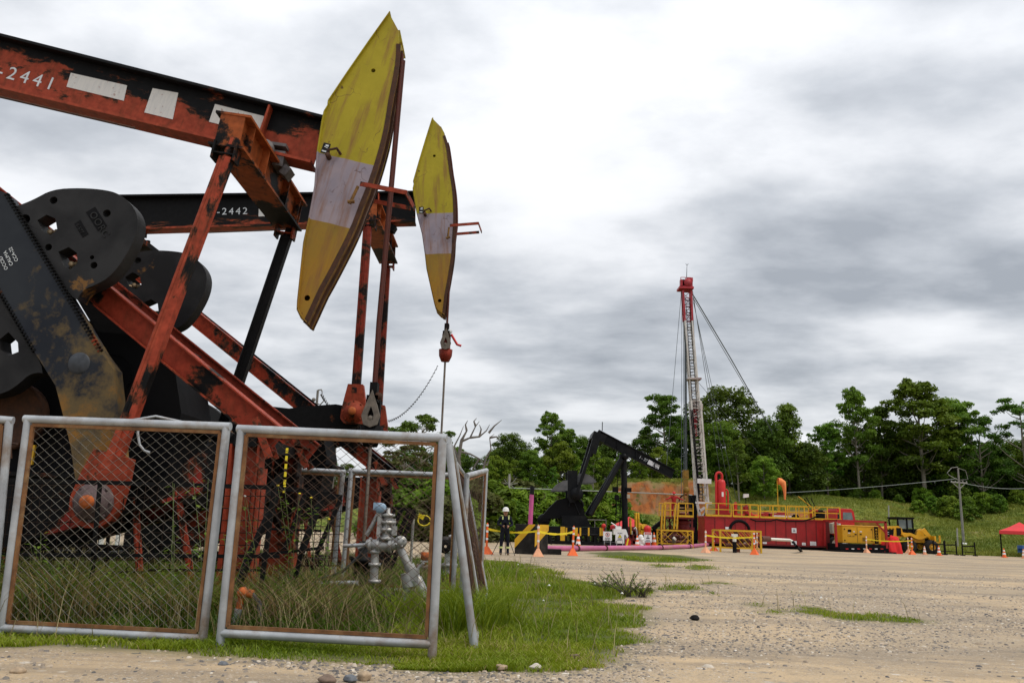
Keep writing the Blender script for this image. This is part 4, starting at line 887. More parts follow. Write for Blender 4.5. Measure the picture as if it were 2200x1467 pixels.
# ------------------------------------------------------------------ wellheads
def wellhead_one():
    Y = 11.7; p = lambda a, b, y=Y: at(a, b, y)
    rt = root('wellhead', (p(828, 1250).x, Y, 0), 'silver painted wellhead tree behind the dark wire panel', 'wellhead')
    u = 11.9/1800
    b = p(830, 1160); x, z = b.x, b.z
    m = MB(); m.lathe((x, Y, z), [(.001, 0), (.10, 0), (.11, .03), (.075, .05), (.07, .11), (.115, .12), (.115, .155), (.085, .165), (.085, .21), (.12, .22), (.12, .255), (.07, .26), (.06, .31), (.10, .315), (.10, .345), (.03, .36), (.025, .43), (.001, .43)], 18)
    for k in range(8):
        t = k*math.pi/4; m.tube([(x+.10*math.cos(t), Y+.10*math.sin(t), z+.09), (x+.10*math.cos(t), Y+.10*math.sin(t), z+.29)], .012, 6)
    m.box((x-.10, Y-.08, z+.2), (.05, .05, .32)); m.box((x+.11, Y-.05, z+.13), (.06, .08, .12)); m.build('valve_body', 'silver_pipe', rt)
    m = MB(); m.tube([p(786, 1166), p(800, 1170), p(830, 1172), p(852, 1168)], [.05, .075, .08, .075], 12)
    for a in (795, 812, 838): q = p(a, 1171); m.tube([q+Vector((-.015, 0, 0)), q+Vector((.02, 0, 0))], .105, 12)
    m.build('cross_pipe', 'silver_pipe', rt)
    q = p(861, 1164); m = MB(); m.lathe((q.x, Y-.02, q.z), [(.001, -.05), (.085, -.05), (.085, .03), (.001, .03)], 18, 'Y')
    for k in range(4): t = k*math.pi/2+.5; m.lathe((q.x+.06*math.cos(t), Y-.07, q.z+.06*math.sin(t)), [(.001, -.01), (.014, -.01), (.014, .01)], 6, 'Y')
    m.build('blind_flange', 'silver_pipe', rt)
    m = MB(); m.tube([p(806, 1175), p(805, 1210), p(803, 1252)], .055, 12)
    for yy in (1185, 1212, 1248): q = p(805, yy); m.lathe((q.x, q.y, q.z), [(.001, -.02), (.085, -.02), (.085, .02), (.001, .02)], 12)
    m.build('down_pipe', 'silver_pipe', rt)
    m = MB(); m.tube([p(857, 1170), p(862, 1182), p(884, 1232)], .052, 12); m.build('flow_line', 'silver_pipe', rt)
    q = p(890, 1234); m = MB(); m.box((q.x, Y, q.z), (.12, .16, .16)); m.tube([q+Vector((-.08, 0, .12)), q+Vector((.06, 0, -.13))], .075, 10); m.tube([q+Vector((.02, 0, .05)), q+Vector((.12, -.05, .16))], .02, 8); m.box((q.x+.13, Y-.05, q.z+.18), (.10, .02, .02)); m.build('gate_valve', 'silver_pipe', rt)
    m = MB(); m.tube([p(897, 1242), p(918, 1290, Y-.1)], .06, 12, r1=.065); m.tube([p(880, 1248), p(866, 1300), p(855, 1335)], .055, 12, r1=.04); q = p(880, 1247); m.tube([q+Vector((-.04, 0, .1)), q+Vector((.0, 0, -.08))], .09, 10); m.build('support_pipe', 'silver_pipe', rt)
    m = MB(); m.tube([p(738, 1172), p(790, 1170)], .026, 8); m.tube([p(787, 1170), p(770, 1178), p(768, 1170)], .02, 8); m.build('injection_line', 'galvanised', rt)
    m = MB(); m.tube([p(770, 1252), p(664, 1253), p(655, 1258), p(650, 1275)], .035, 10); m.build('drain_pipe', 'galvanised', rt)
    m = MB(); m.tube([p(815, 1098), p(800, 1128), p(787, 1150)], .03, 8); m.build('sensor_conduit', 'silver_pipe', rt)
    q = p(819, 1091); m = MB(); m.lathe((q.x, Y-.05, q.z), [(.001, -.09), (.06, -.09), (.07, -.07), (.07, .07), (.06, .09), (.001, .09)], 16, 'Y'); m.box((q.x-.05, Y-.1, q.z+.02), (.08, .06, .1)); m.tube([q+Vector((0, -.05, -.06)), q+Vector((.0, 0, -.14))], .03, 8); m.build('pressure_transmitter', 'meter_blue', rt)
    wx = p(782, 1200, D1).x
    m = MB(); m.lathe((-2.03, D1, 0), [(.16, 0), (.16, .30), (.20, .31), (.20, .37), (.12, .38), (.12, .62), (.17, .63), (.17, .68), (.07, .70), (.06, .92), (.001, .92)], 16); m.box((-2.03, D1, .1), (.9, .7, .2)); m.build('stuffing_box', 'black_solid', rt)
    m = MB(); m.tube([p(664, 1250), p(735, 1228), p(770, 1195), p(792, 1165)], .018, 6); m.build('hose', 'cable_dark', rt)
wellhead_one()
def wellhead_two():
    Y = 19.6; p = lambda a, b, y=Y: at(a, b, y)
    b = p(965, 1232); x, z = b.x, b.z
    rt = root('wellhead', (x, Y, 0), 'smaller far wellhead with a black handwheel beside the corner post', 'wellhead')
    m = MB(); m.lathe((x, Y, 0), [(.2, 0), (.2, z), (.14, z+.02), (.14, z+.14), (.18, z+.15), (.18, z+.22), (.12, z+.24), (.13, z+.45), (.18, z+.46), (.18, z+.52), (.06, z+.55), (.055, z+.85), (.001, z+.86)], 14); m.box((x, Y-.1, z+.35), (.22, .1, .26)); m.build('valve_body', 'silver_pipe', rt)
    q = p(958, 1173); m = MB(); m.lathe((q.x, Y-.15, q.z), [(.03, -.02), (.14, -.03), (.16, 0), (.14, .03), (.03, .02)], 16, 'Y'); m.build('handwheel', 'black_steel', rt)
    q = p(964, 1156); m = MB(); m.box((q.x-.02, Y-.05, q.z), (.28, .1, .08)); m.sphere((q.x+.07, Y-.1, q.z), .06, 6); m.build('control_head', 'grey_casting', rt)
    m = MB(); m.tube([q, q+Vector((-.18, -.03, -.05)), q+Vector((-.33, -.03, -.3))], .014, 6); m.build('hose', 'cable_dark', rt)
    m = MB(); m.tube([p(895, 1214), p(905, 1218), p(950, 1217)], .05, 10); m.tube([p(950, 1216), p(975, 1246)], .045, 10); m.tube([p(905, 1217), p(903, 1238)], .04, 8); m.build('flow_line', 'pipe_dusty', rt)
    q = p(912, 1205); m = MB(); m.lathe((q.x, Y, q.z-.08), [(.001, 0), (.05, 0), (.05, .1), (.09, .12), (.09, .28), (.001, .28)], 10); m.build('orange_valve', 'orange_cap', rt)
plain('pipe_dusty', (.26, .19, .18), .6, 0, .2, 9)
wellhead_two()
Y = 9.3; rt = root('standpipe', tuple(G(512, 1330)), 'short standpipe with a round orange rusty cap and a hose, in the grass', 'standpipe')
q = at(522, 1273, Y); m = MB(); m.sphere(q, .065, 8); m.tube([q, q+Vector((.11, 0, -.01))], .045, 10); m.tube([q, q+Vector((-.03, 0, -.17))], .038, 10); m.build('cap', 'orange_cap', rt)
m = MB(); m.tube([q+Vector((-.03, 0, -.16)), (q.x-.07, Y, 0)], .04, 10); m.box((q.x-.06, Y, .05), (.14, .12, .08)); m.build('pipe', 'galvanised', rt)
m = MB(); m.tube([q+Vector((.1, 0, -.01)), q+Vector((.19, -.02, -.09)), q+Vector((.22, -.03, -.3))], .026, 8); m.build('hose', 'cable_dark', rt)
# ------------------------------------------------------------------ hoses, coiled cables and small poles
def cable(name, label, pts, r, mat, cat='cable', coil=0, sag=0, n_=24, group=None):
    if len(pts) == 2:
        a, b = Vector(pts[0]), Vector(pts[1]); pts = [a.lerp(b, i/n_)-Vector((0, 0, sag*4*(i/n_)*(1-i/n_))) for i in range(n_+1)]
    if coil:
        out = []; tot = len(pts)-1; L = sum((Vector(pts[i+1])-Vector(pts[i])).length for i in range(tot)); nn = int(L/coil[1]*8)
        for k in range(nn+1):
            t = k/nn*tot; i = min(int(t), tot-1); q = Vector(pts[i]).lerp(Vector(pts[i+1]), t-i); a = k/8*2*math.pi
            out.append(q+Vector((0, math.cos(a), 0))*coil[0]+Vector((.3, 0, math.sin(a)))*coil[0])
        pts = out
    m = MB(); m.tube(pts, r, 5); o = m.build(name, mat, origin=pts[0]); return tag(o, label, cat, group)
cable('coiled_cable', 'dark coiled cable sagging from the rod clamp of the second pump', [at(940, 786, 20.2), at(833, 905, 19.5)], .008, 'cable_dark', coil=(.024, .075), sag=.28)
cable('coiled_cable', 'dark coiled cable hanging from the hooked pole', [at(690, 846, 24), at(728, 890, 23)], .014, 'cable_dark', coil=(.05, .12), sag=.1)
cable('hose', 'pale grey hose arched over the top of the wire panel', [at(262, 905, 10.2), at(300, 900, 10.2), at(335, 894, 10.2), at(372, 902, 10.2), at(410, 910, 10.2)], .016, 'galvanised', 'hose')
cable('hose', 'pale grey hose hanging in a loop behind the wire panel', [at(299, 915, 10.3), at(296, 930, 10.3), at(300, 955, 10.3), at(310, 968, 10.3), at(322, 972, 10.3)], .016, 'galvanised', 'hose')
rt = root('hooked_pole', (at(683, 900, 24).x, 24, 0), 'thin grey pole with a hook rising behind the pumps', 'pole')
m = MB(); t = at(683, 838, 24); m.tube([(t.x, 24, 0), t], .035, 8); m.build('pole_shaft', 'pole_grey', rt)
m = MB(); m.tube([t, t+Vector((.1, 0, .02)), t+Vector((.13, 0, -.05))], .02, 6); m.tube([t+Vector((.09, 0, -.12)), t+Vector((.2, 0, -.3)), t+Vector((.1, 0, -.42)), t+Vector((0, 0, -.38))], .02, 6); m.sphere(t+Vector((-.1, 0, -.28)), .06, 5); m.build('hook', 'pole_grey', rt)
t = at(727, 880, 23); m = MB(); m.tube([(t.x, 23, 0), t], .03, 6); m.tube([t+Vector((-.1, 0, -.06)), t+Vector((.1, 0, -.06))], .02, 6); tag(m.build('cable_post', 'pole_grey', origin=(t.x, 23, 0)), 'short post carrying the coiled cable end', 'post')
t = at(888, 1114, 22); m = MB(); m.tube([(t.x, 22, 0), t], .035, 8); tag(m.build('fence_post', 'pole_pale', origin=(t.x, 22, 0)), 'lone thin grey post standing on the gravel beyond the cage', 'post')
q = at(911, 1118, 21.9); m = MB(); m.tube([q+Vector((.16*math.cos(a/3), 0, .13*math.sin(a/3)))for a in range(0, 19)], .02, 5); m.box(q+Vector((-.08, 0, .1)), (.16, .03, .1), (0, .5, 0)); tag(m.build('tape_scrap', 'tape_yellow', origin=q), 'scrap of yellow tape curled on the wire mesh', 'tape')
m = MB(); q = at(617, 955, 11.0)
for k in range(6): a = at(617-k*1.2, 962+k*17, 11); b = at(616-k*1.2, 973+k*17, 11); m.bar(a, b, .03, .012)
tag(m.build('warning_ribbon', 'tape_yellow', origin=q), 'yellow and black ribbon hanging by the orange column', 'ribbon')
for i, (x, y0, y1) in enumerate(((228, 1085, 1190), (262, 1090, 1178), (292, 1082, 1180), (318, 1088, 1175), (150, 1120, 1185), (98, 1128, 1192))):
    t = at(x, y0, 26); m = MB(); m.tube([(t.x, 26, 0), t], .07, 8); m.tube([(t.x, 26, t.z), (t.x, 26, t.z+.06)], .09, 8); tag(m.build('pale_bollard', 'white_paint', origin=(t.x, 26, 0)), 'pale upright pipe seen through the gap under the first pump', 'post', 'pale pipes beyond the pump base')
# ------------------------------------------------------------------ weeds growing inside the cage
leafmat('weed_leaf', (.06, .13, .015), (.17, .26, .03), tr=.35, sc=9)
def weed(px, py0, py1, Y, n_leaf, spread, label, flower=None, lean=0):
    b = at(px, py0, Y); b.z = 0 if py0 > 1300 else b.z; t = at(px+lean, py1, Y); rt = root('weed', (b.x, Y, 0), label, 'weed')
    b0 = Vector((b.x, Y, 0)); m = MB(); L = MB(); Fl = MB(); 
    nst = max(2, int(spread/.10))
    for s in range(nst):
        e = t+Vector((random.uniform(-spread, spread)*.8, random.uniform(-.2, .2), random.uniform(-.35, 0))); mid = b0.lerp(e, .5)+Vector((random.uniform(-.06, .06), 0, .05)); pts = [b0, mid, e]
        m.tube(pts, .006, 5, r1=.003)
        for k in range(n_leaf):
            u = .35+.65*random.random() if e.z > .6 else random.random(); q = b0.lerp(mid, u*2) if u < .5 else mid.lerp(e, u*2-1)
            a = random.random()*6.28; ln = random.uniform(.04, .085); d = Vector((math.cos(a), math.sin(a)*.7, random.uniform(-.4, .5))).normalized(); sd = d.cross(Vector((0, 0, 1))).normalized()*ln*.34; q2 = q+d*.03
            L.add([q2, q2+d*ln*.45+sd, q2+d*ln+Vector((0, 0, -ln*.2)), q2+d*ln*.45-sd], [(0, 1, 2, 3)])
        if flower and random.random() < .8: Fl.sphere(e+Vector((0, 0, .01)), .018, 4, (1, 1, .6))
    m.build('stem', 'stem_green', rt); L.build('foliage', 'weed_leaf', rt)
    if flower and Fl.v: Fl.build('blossom', flower, rt)
weed(440, 1300, 968, 9.6, 14, .12, 'tall pale leafed weed climbing the wire near the second post', lean=-4)
weed(375, 1300, 1010, 9.6, 6, .08, 'thin weed with drooping leaves behind the wire')
weed(85, 1300, 1115, 9.7, 16, .22, 'broad leafed weed low in the left wire panel')
weed(560, 1300, 1020, 10.2, 14, .22, 'weed with pink white flowers between the two front panels', 'petal_white', lean=-45)
weed(625, 1300, 1030, 10.4, 22, .32, 'bushy weed with yellow flowers growing over the collapsed guard', 'petal_yellow')
weed(690, 1300, 1055, 10.4, 16, .25, 'second yellow flowered weed by the rear panel post', 'petal_yellow', lean=10)
weed(690, 1320, 1160, 10.2, 12, .2, 'low yellow flowered weed near the drain pipe', 'petal_yellow', lean=20)
weed(440, 1330, 1180, 9.7, 22, .3, 'dense broad leafed weed at the foot of the pump base', lean=-10)
weed(300, 1330, 1200, 9.8, 22, .35, 'leafy weed clump under the crank pin')
weed(500, 1330, 1140, 9.9, 18, .2, 'leafy green weed between the post and the orange column', lean=5)
for i, (px, py, Yg) in enumerate([(40, 1210, 9.9), (110, 1190, 9.9), (170, 1225, 9.8), (230, 1205, 10.0), (340, 1215, 9.9), (400, 1200, 10.0), (560, 1215, 10.3), (620, 1235, 10.3), (20, 1180, 10.2), (265, 1180, 10.3), (150, 1170, 10.4), (600, 1190, 10.5), (360, 1165, 10.3)]):
    weed(px, 1340, py, Yg, 26, .34, 'broad leafed weed in the dark undergrowth below the pump')
for o in COL.objects:
    if o.get('label') == 'broad leafed weed in the dark undergrowth below the pump': o['group'] = 'weeds of the dark undergrowth'
for (a, b, Yy, w_) in ((1345, 1270, 0, .5), (1300, 1262, 0, .35), (1378, 1272, 0, .3)):
    g_ = G(a, b+10); rt = root('roadside_weed', tuple(g_), {1345: 'grey green bushy weed at the tip of the turf', 1300: 'thin wiry weed left of the bushy one', 1378: 'small seeding weed right of the bushy one'}[a], 'weed'); m = MB(); L = MB()
    for s in range(26):
        e = g_+Vector((random.uniform(-w_, w_), random.uniform(-w_, w_)*.8, random.uniform(.25, .75)*w_*1.3)); m.tube([g_+Vector((random.uniform(-.1, .1), 0, 0)), g_.lerp(e, .6)+Vector((0, 0, .04)), e], .007, 4, r1=.004)
        for k in range(7):
            q = g_.lerp(e, random.uniform(.4, 1)); d = Vector((random.uniform(-1, 1), random.uniform(-1, 1), random.uniform(-.2, 1))).normalized()*.06; sd = d.cross(Vector((0, 0, 1))).normalized()*.014; L.add([q, q+d*.5+sd, q+d, q+d*.5-sd], [(0, 1, 2, 3)])
    m.build('stem', 'bark', rt); L.build('foliage', 'weed_leaf', rt)
x, y = scatter(220, 12, 30, 1.0); k = (x > -.6); x, y = x[k], y[k]; V = []; Fc = []
for i, (a, b) in enumerate(zip(x, y)):
    zz = gz(a, b)+random.uniform(.12, .25); s_ = random.uniform(.012, .03); V += [(a-s_, b, zz), (a, b-s_, zz+.01), (a+s_, b, zz), (a, b+s_, zz+.015), (a, b, zz+s_*1.2)]; j = i*5; Fc += [(j, j+1, j+4), (j+1, j+2, j+4), (j+2, j+3, j+4), (j+3, j, j+4)]
m = MB(); m.add(V, Fc); o = m.build('meadow_flowers', 'petal_white'); tag(o, 'tiny white blossoms dotted over the turf', 'flowers', kind='stuff')
# ================================================================== trees
leafmat('leaf_dark', (.026, .065, .007), (.105, .175, .016), tr=.35, sc=.25)
leafmat('leaf_mid', (.045, .11, .009), (.155, .25, .02), tr=.4, sc=.25)
leafmat('leaf_light', (.08, .17, .012), (.22, .31, .025), tr=.4, sc=.3)
leafmat('leaf_olive', (.045, .055, .014), (.12, .125, .035), tr=.3, sc=.3)
def foliage(name, cl, per, size, mat):
    """cl: list of (centre, rx, rz); many leaf sprays facing every way, denser on the upper shell of each clump"""
    C = np.array([c[0] for c in cl]); RX_ = np.array([c[1] for c in cl]); RZ_ = np.array([c[2] for c in cl])
    k = np.repeat(np.arange(len(cl)), per); N = len(k)
    d = rng.normal(size=(N, 3)); d /= np.linalg.norm(d, axis=1)[:, None]; d[:, 2] = np.where(rng.random(N) < .7, np.abs(d[:, 2]), d[:, 2])
    r = rng.random(N)**.45
    p = C[k]+d*r[:, None]*np.stack([RX_[k], RX_[k], RZ_[k]], 1)
    s = size*(.5+.9*rng.random(N))
    nrm = d*.6+rng.normal(size=(N, 3))*.55+np.array([0, 0, .55]); nrm /= np.linalg.norm(nrm, axis=1)[:, None]
    t = np.cross(nrm, rng.normal(size=(N, 3))); t /= np.linalg.norm(t, axis=1)[:, None]; b = np.cross(nrm, t)
    V = np.stack([p-t*s[:, None]*.5, p+b*s[:, None]*.24+nrm*s[:, None]*.08, p+t*s[:, None]*.5, p-b*s[:, None]*.24+nrm*s[:, None]*.08], 1).reshape(-1, 3)
    return npmesh(name, V, [np.arange(N*4).reshape(N, 4)], mat)
def make_tree(kind, h, seed, mat, bark='bark'):
    rs = random.Random(seed); m = MB(); cl = []
    spec = dict(layered=(.32, .29, 34, .088, .050, 170), broad=(.12, .42, 70, .10, .078, 210), cone=(.16, .24, 50, .085, .062, 190), open=(.30, .42, 24, .078, .038, 120), bush=(.02, .55, 26, .16, .13, 190), slim=(.30, .20, 18, .09, .065, 150), dark=(.05, .36, 66, .105, .09, 220))[kind]
    lo, wd, nb, cr, crz, per = spec
    lean = rs.uniform(-.04, .04); top = Vector((lean*h, rs.uniform(-.03, .03)*h, h*.95))
    pts = [Vector((0, 0, -.3)), Vector((lean*h*.2, 0, h*.3)), Vector((lean*h*.7, 0, h*.62)), top]
    r0 = h*.015+.04
    if kind != 'bush': m.tube(pts, [r0*1.0, r0*.8, r0*.5, .03], 7)
    for i in range(nb):
        u = lo+(1-lo)*((i+.5)/nb)**(.8 if kind != 'broad' else 1); v = (u-lo)/(1-lo)
        prof = {'cone': (1-v)**.75*.9+.12, 'layered': (.45+.85*math.sin(math.pi*min(1, v*1.05+.08)))*.8, 'open': .5+.6*math.sin(math.pi*min(1, v+.15))}.get(kind, math.sqrt(max(.03, 1-(v*1.05-.28)**2*1.6)))
        a = i*2.39996+rs.uniform(-.5, .5); rad = wd*h*prof*rs.uniform(.35, 1.0)
        zc = u*h*(1 if kind != 'bush' else .9)+rs.uniform(-.03, .03)*h
        c = Vector((lean*h*u+math.cos(a)*rad, math.sin(a)*rad, max(.25, zc)))
        k_ = rs.uniform(.7, 1.35); cl.append((tuple(c), cr*h*k_, crz*h*k_))
        if kind in ('layered', 'open'):
            for q in range(2): cl.append((tuple(c+Vector((rs.uniform(-1, 1), rs.uniform(-1, 1), rs.uniform(-.25, .3)))*cr*h*1.0), cr*h*k_*.55, crz*h*.6))
        if kind != 'bush' and (i % (1 if kind in ('layered', 'open', 'slim') else 3) == 0):
            zb = max(.2*h, zc-rad*.7); base = Vector((lean*h*zb/h, 0, zb)); m.tube([base, base.lerp(c, .55)+Vector((0, 0, -.02*h)), c], [r0*.38, r0*.22, .02], 5)
    tm = m.build('tm', bark) if m.v else None
    tmesh = tm.data if tm else None
    if tm: bpy.data.objects.remove(tm)
    return tmesh, foliage('crown', cl, per, {'layered': .42, 'open': .36, 'bush': .34, 'slim': .40}.get(kind, .46), mat), h
PROTO = {}
for key, (kd, h, sd, mt, bk) in dict(lay1=('layered', 15, 1, 'leaf_mid', 'bark_pale'), lay2=('layered', 15, 2, 'leaf_dark', 'bark_pale'), lay3=('layered', 14, 9, 'leaf_mid', 'bark'), bro1=('broad', 14, 3, 'leaf_dark', 'bark'), bro2=('broad', 13, 4, 'leaf_mid', 'bark'), bro3=('broad', 11, 11, 'leaf_light', 'bark_pale'),
                                   con1=('cone', 14, 5, 'leaf_mid', 'bark'), opn1=('open', 14, 6, 'leaf_dark', 'bark_pale'), opn2=('open', 13, 12, 'leaf_olive', 'bark_pale'), dar1=('dark', 12, 7, 'leaf_dark', 'bark'), dar2=('dark', 12, 13, 'leaf_dark', 'bark_pale'), sli1=('slim', 9, 8, 'leaf_light', 'bark_pale'), sli2=('slim', 9, 15, 'leaf_mid', 'bark_pale'), bus1=('bush', 3.2, 10, 'leaf_light', 'bark'), bus2=('bush', 3.2, 14, 'leaf_olive', 'bark'), bus3=('bush', 3.4, 16, 'leaf_mid', 'bark')).items():
    PROTO[key] = make_tree(kd, h, sd, mt, bk)
def tree(key, px, py, Y, label, group=None, wide=1., z=None, cat='tree'):
    tmsh, cm, h = PROTO[key]; p = W(px, py, Y); z0 = gz(p.x, Y)-.15 if z is None else z; s = (p.z-z0)/(h*1.0)
    if s < .25: s = .25
    nm = 'bush' if key.startswith('bus') else {'l': 'layered_tree', 'b': 'broad_tree', 'c': 'conical_tree', 'o': 'open_tree', 'd': 'dense_tree', 's': 'slender_tree'}[key[0]]
    r = root(nm, (p.x, Y, z0), label, 'bush' if nm == 'bush' else cat, group); r.rotation_euler = (0, 0, random.random()*6.28); r.scale = (s*wide, s*wide, s)
    if tmsh: o = bpy.data.objects.new('trunk', tmsh); COL.objects.link(o); o.parent = r
    o = bpy.data.objects.new('crown', cm); COL.objects.link(o); o.parent = r
    return r
T = [('lay2', 1430, 853, 99, 'tall layered tree just left of the drilling mast', .95), ('bro1', 1562, 843, 104, 'big round crowned dark tree right behind the drilling mast', 1.15), ('bro2', 1542, 912, 97, 'mid green dome shaped tree in front of the big round crown', 1.), ('con1', 1690, 874, 100, 'conical tree standing alone against the sky right of the guy wire', .9),
     ('dar1', 1648, 910, 98, 'dark tree where the mast guy wire ends', .9), ('dar1', 1735, 958, 99, 'low dark tree right of the conical tree', 1.1), ('lay3', 1772, 914, 101, 'small layered tree between the conical and the tallest trees', .85), ('lay1', 1836, 845, 101, 'tall thin layered tree with a pale trunk above the red cab', .72), ('lay2', 1884, 880, 103, 'layered tree close right of the tall thin one', .8), ('bro1', 1850, 925, 104, 'dark broad tree filling in below the two layered trees', 1.),
     ('lay1', 1972, 828, 100, 'tallest tree of the right hand wood, flat tiers of bright leaves', 1.1), ('lay3', 2044, 862, 102, 'layered tree just right of the tallest one', .9), ('opn1', 2098, 888, 101, 'thin crowned tree near the utility pole', .8), ('opn1', 2192, 857, 98, 'open crowned tree at the right edge of the picture', .95), ('dar2', 1960, 935, 105, 'dark tree below the tallest crown', 1.2), ('bro1', 2035, 940, 104, 'dark broad tree behind the utility pole', 1.1),
     ('lay1', 1186, 892, 98, 'tall pointed tree rising above the black pumping unit', .85), ('lay3', 1218, 925, 100, 'rounder tree beside the tall pointed one', .9), ('bro1', 1095, 938, 96, 'dark spreading tree between the dead tree and the tall pointed tree', 1.2), ('dar1', 1255, 945, 103, 'dark tree behind the raised beam end', 1.), ('dar2', 1310, 950, 104, 'dark tree behind the middle of the black beam', 1.1), ('opn1', 1345, 953, 102, 'flat topped tree peeping over the black beam', .9),
     ('opn1', 915, 893, 62, 'dark feathery tree behind the corner post of the cage', 1.0), ('opn2', 870, 955, 58, 'thin feathery tree seen through the rusty wire', 1.), ('dar2', 1620, 935, 101, 'dark tree between the round crown and the conical tree', 1.1), ('dar1', 1385, 935, 104, 'dark tree left of the tall layered one', .9), ('dar1', 1475, 905, 106, 'dark crown showing behind the mast lattice', 1.),
     ('dar2', 2120, 960, 106, 'dark wood tree right of the utility pole', 1.2), ('dar1', 2185, 955, 107, 'dark wood tree below the open crown', 1.2), ('dar2', 1905, 960, 106, 'dark wood tree behind the wheel loader', 1.1), ('dar1', 1795, 975, 107, 'dark wood tree behind the generator', 1.1), ('dar1', 1680, 960, 107, 'dark wood tree behind the windsock', 1.2), ('bro2', 2250, 920, 99, 'broad tree cut by the right edge', 1.)]
for k_, px, py, Y, lb, wd in T: tree(k_, px, py, Y, lb, wide=wd)
GW = 'understorey trees of the wood behind the yard'
for i in range(26):
    px = 1330+i*38+random.uniform(-10, 10); tree(random.choice(['dar1', 'dar2', 'bro1']), px, 985+random.uniform(-12, 15), 108+random.uniform(0, 6), 'dark tree deep in the wood behind the hilltop', GW, 1.15)
for i in range(18):
    px = 640+i*38+random.uniform(-10, 10); tree(random.choice(['dar1', 'dar2', 'bro1', 'bro2']), px, 975+random.uniform(-15, 15)+(25 if px < 820 else 0), 103+random.uniform(0, 8), 'dark tree in the wood behind the black pumping unit', 'trees of the wood behind the black pumping unit', 1.2)
GM = 'lighter young trees on the slope behind the black pumping unit'
for i, (px, py) in enumerate([(1065, 985), (1105, 990), (1140, 970), (1165, 1000), (1205, 955), (1235, 985), (1275, 965), (1300, 990), (1335, 975), (1375, 985), (1415, 965), (1455, 985), (1080, 1010), (1190, 1005), (1250, 1010), (1320, 1005), (1400, 1005), (1540, 965), (1585, 950), (1640, 985)]):
    tree(['bro3', 'sli1', 'bro2', 'sli2', 'bro3'][i % 5], px, py, 92+(i*7 % 6), 'light green young tree on the slope between the pumps and the wood', GM, .95)
for i, (px, py, Y) in enumerate([(1040, 1035, 60), (1085, 1040, 68), (1120, 1030, 70), (1150, 1045, 69), (1200, 1040, 72), (1250, 1035, 73), (1300, 1050, 74), (1000, 1030, 56), (960, 1020, 54), (920, 1025, 56), (880, 1020, 55), (1060, 1060, 62), (1180, 1065, 70), (1280, 1075, 72), (1352, 1100, 77), (840, 1035, 52), (990, 1060, 52), (940, 1065, 51), (1325, 1090, 72), (1110, 1075, 66), (1230, 1070, 71)]):
    tree(['bus3', 'bus1', 'bus2', 'bus1', 'bus3'][i % 5], px, py, Y, 'scrubby bush at the edge of the yard behind the pumps', 'bushes along the back of the yard', 1.0+.5*random.random())
for i, (px, py, Y) in enumerate([(1970, 1072, 92), (2000, 1065, 94), (2035, 1062, 92), (2075, 1068, 90), (2110, 1055, 94), (2145, 1062, 93), (2185, 1050, 95), (1930, 1062, 97), (1880, 1050, 100), (1840, 1048, 101), (1790, 1045, 102), (1740, 1042, 102), (1690, 1040, 101), (1640, 1035, 100), (1590, 1030, 99), (1540, 1022, 98), (1980, 1045, 99), (2060, 1040, 98)]):
    tree(['bus1', 'bus3', 'bus1', 'bus3'][i % 4], px, py, Y, 'bright leafy bush along the foot of the right hand wood', 'bushes at the foot of the wood on the hill', 1.0)
# the bare dead tree
def dead():
    Y = 55; b = G(1000, 1160); b = Vector((at(1005, 1100, Y).x, Y, 0)); rt = root('dead_tree', b, 'bare grey dead tree with crooked forked branches left of the dark wood', 'tree')
    m = MB(); P_ = lambda *l: [at(x, y, Y) for x, y in l]
    m.tube([b]+P_((990, 1040), (985, 985), (992, 945), (1003, 925)), [.22, .18, .14, .10, .05], 7); m.build('trunk', 'bark_dead', rt)
    m = MB()
    for l in (((985, 985), (975, 960), (988, 935), (996, 915)), ((992, 948), (1010, 940), (1022, 915), (1030, 905)), ((1010, 940), (1030, 938), (1045, 925), (1052, 912)), ((988, 970), (1010, 975), (1030, 985), (1045, 1000)), ((1038, 1010), (1044, 985), (1055, 965), (1052, 940), (1062, 932)), ((1052, 940), (1068, 938), (1072, 942)), ((1050, 930), (1062, 915), (1078, 902)), ((1022, 915), (1018, 905), (1024, 898)), ((1003, 925), (1000, 912), (1005, 903)), ((1030, 938), (1034, 922), (1030, 912)), ((1045, 1000), (1052, 985)), ((1030, 985), (1020, 1000), (1008, 1020))):
        m.tube(P_(*l), .085, 5, r1=.015)
    m.build('branch', 'bark_dead', rt)
dead()
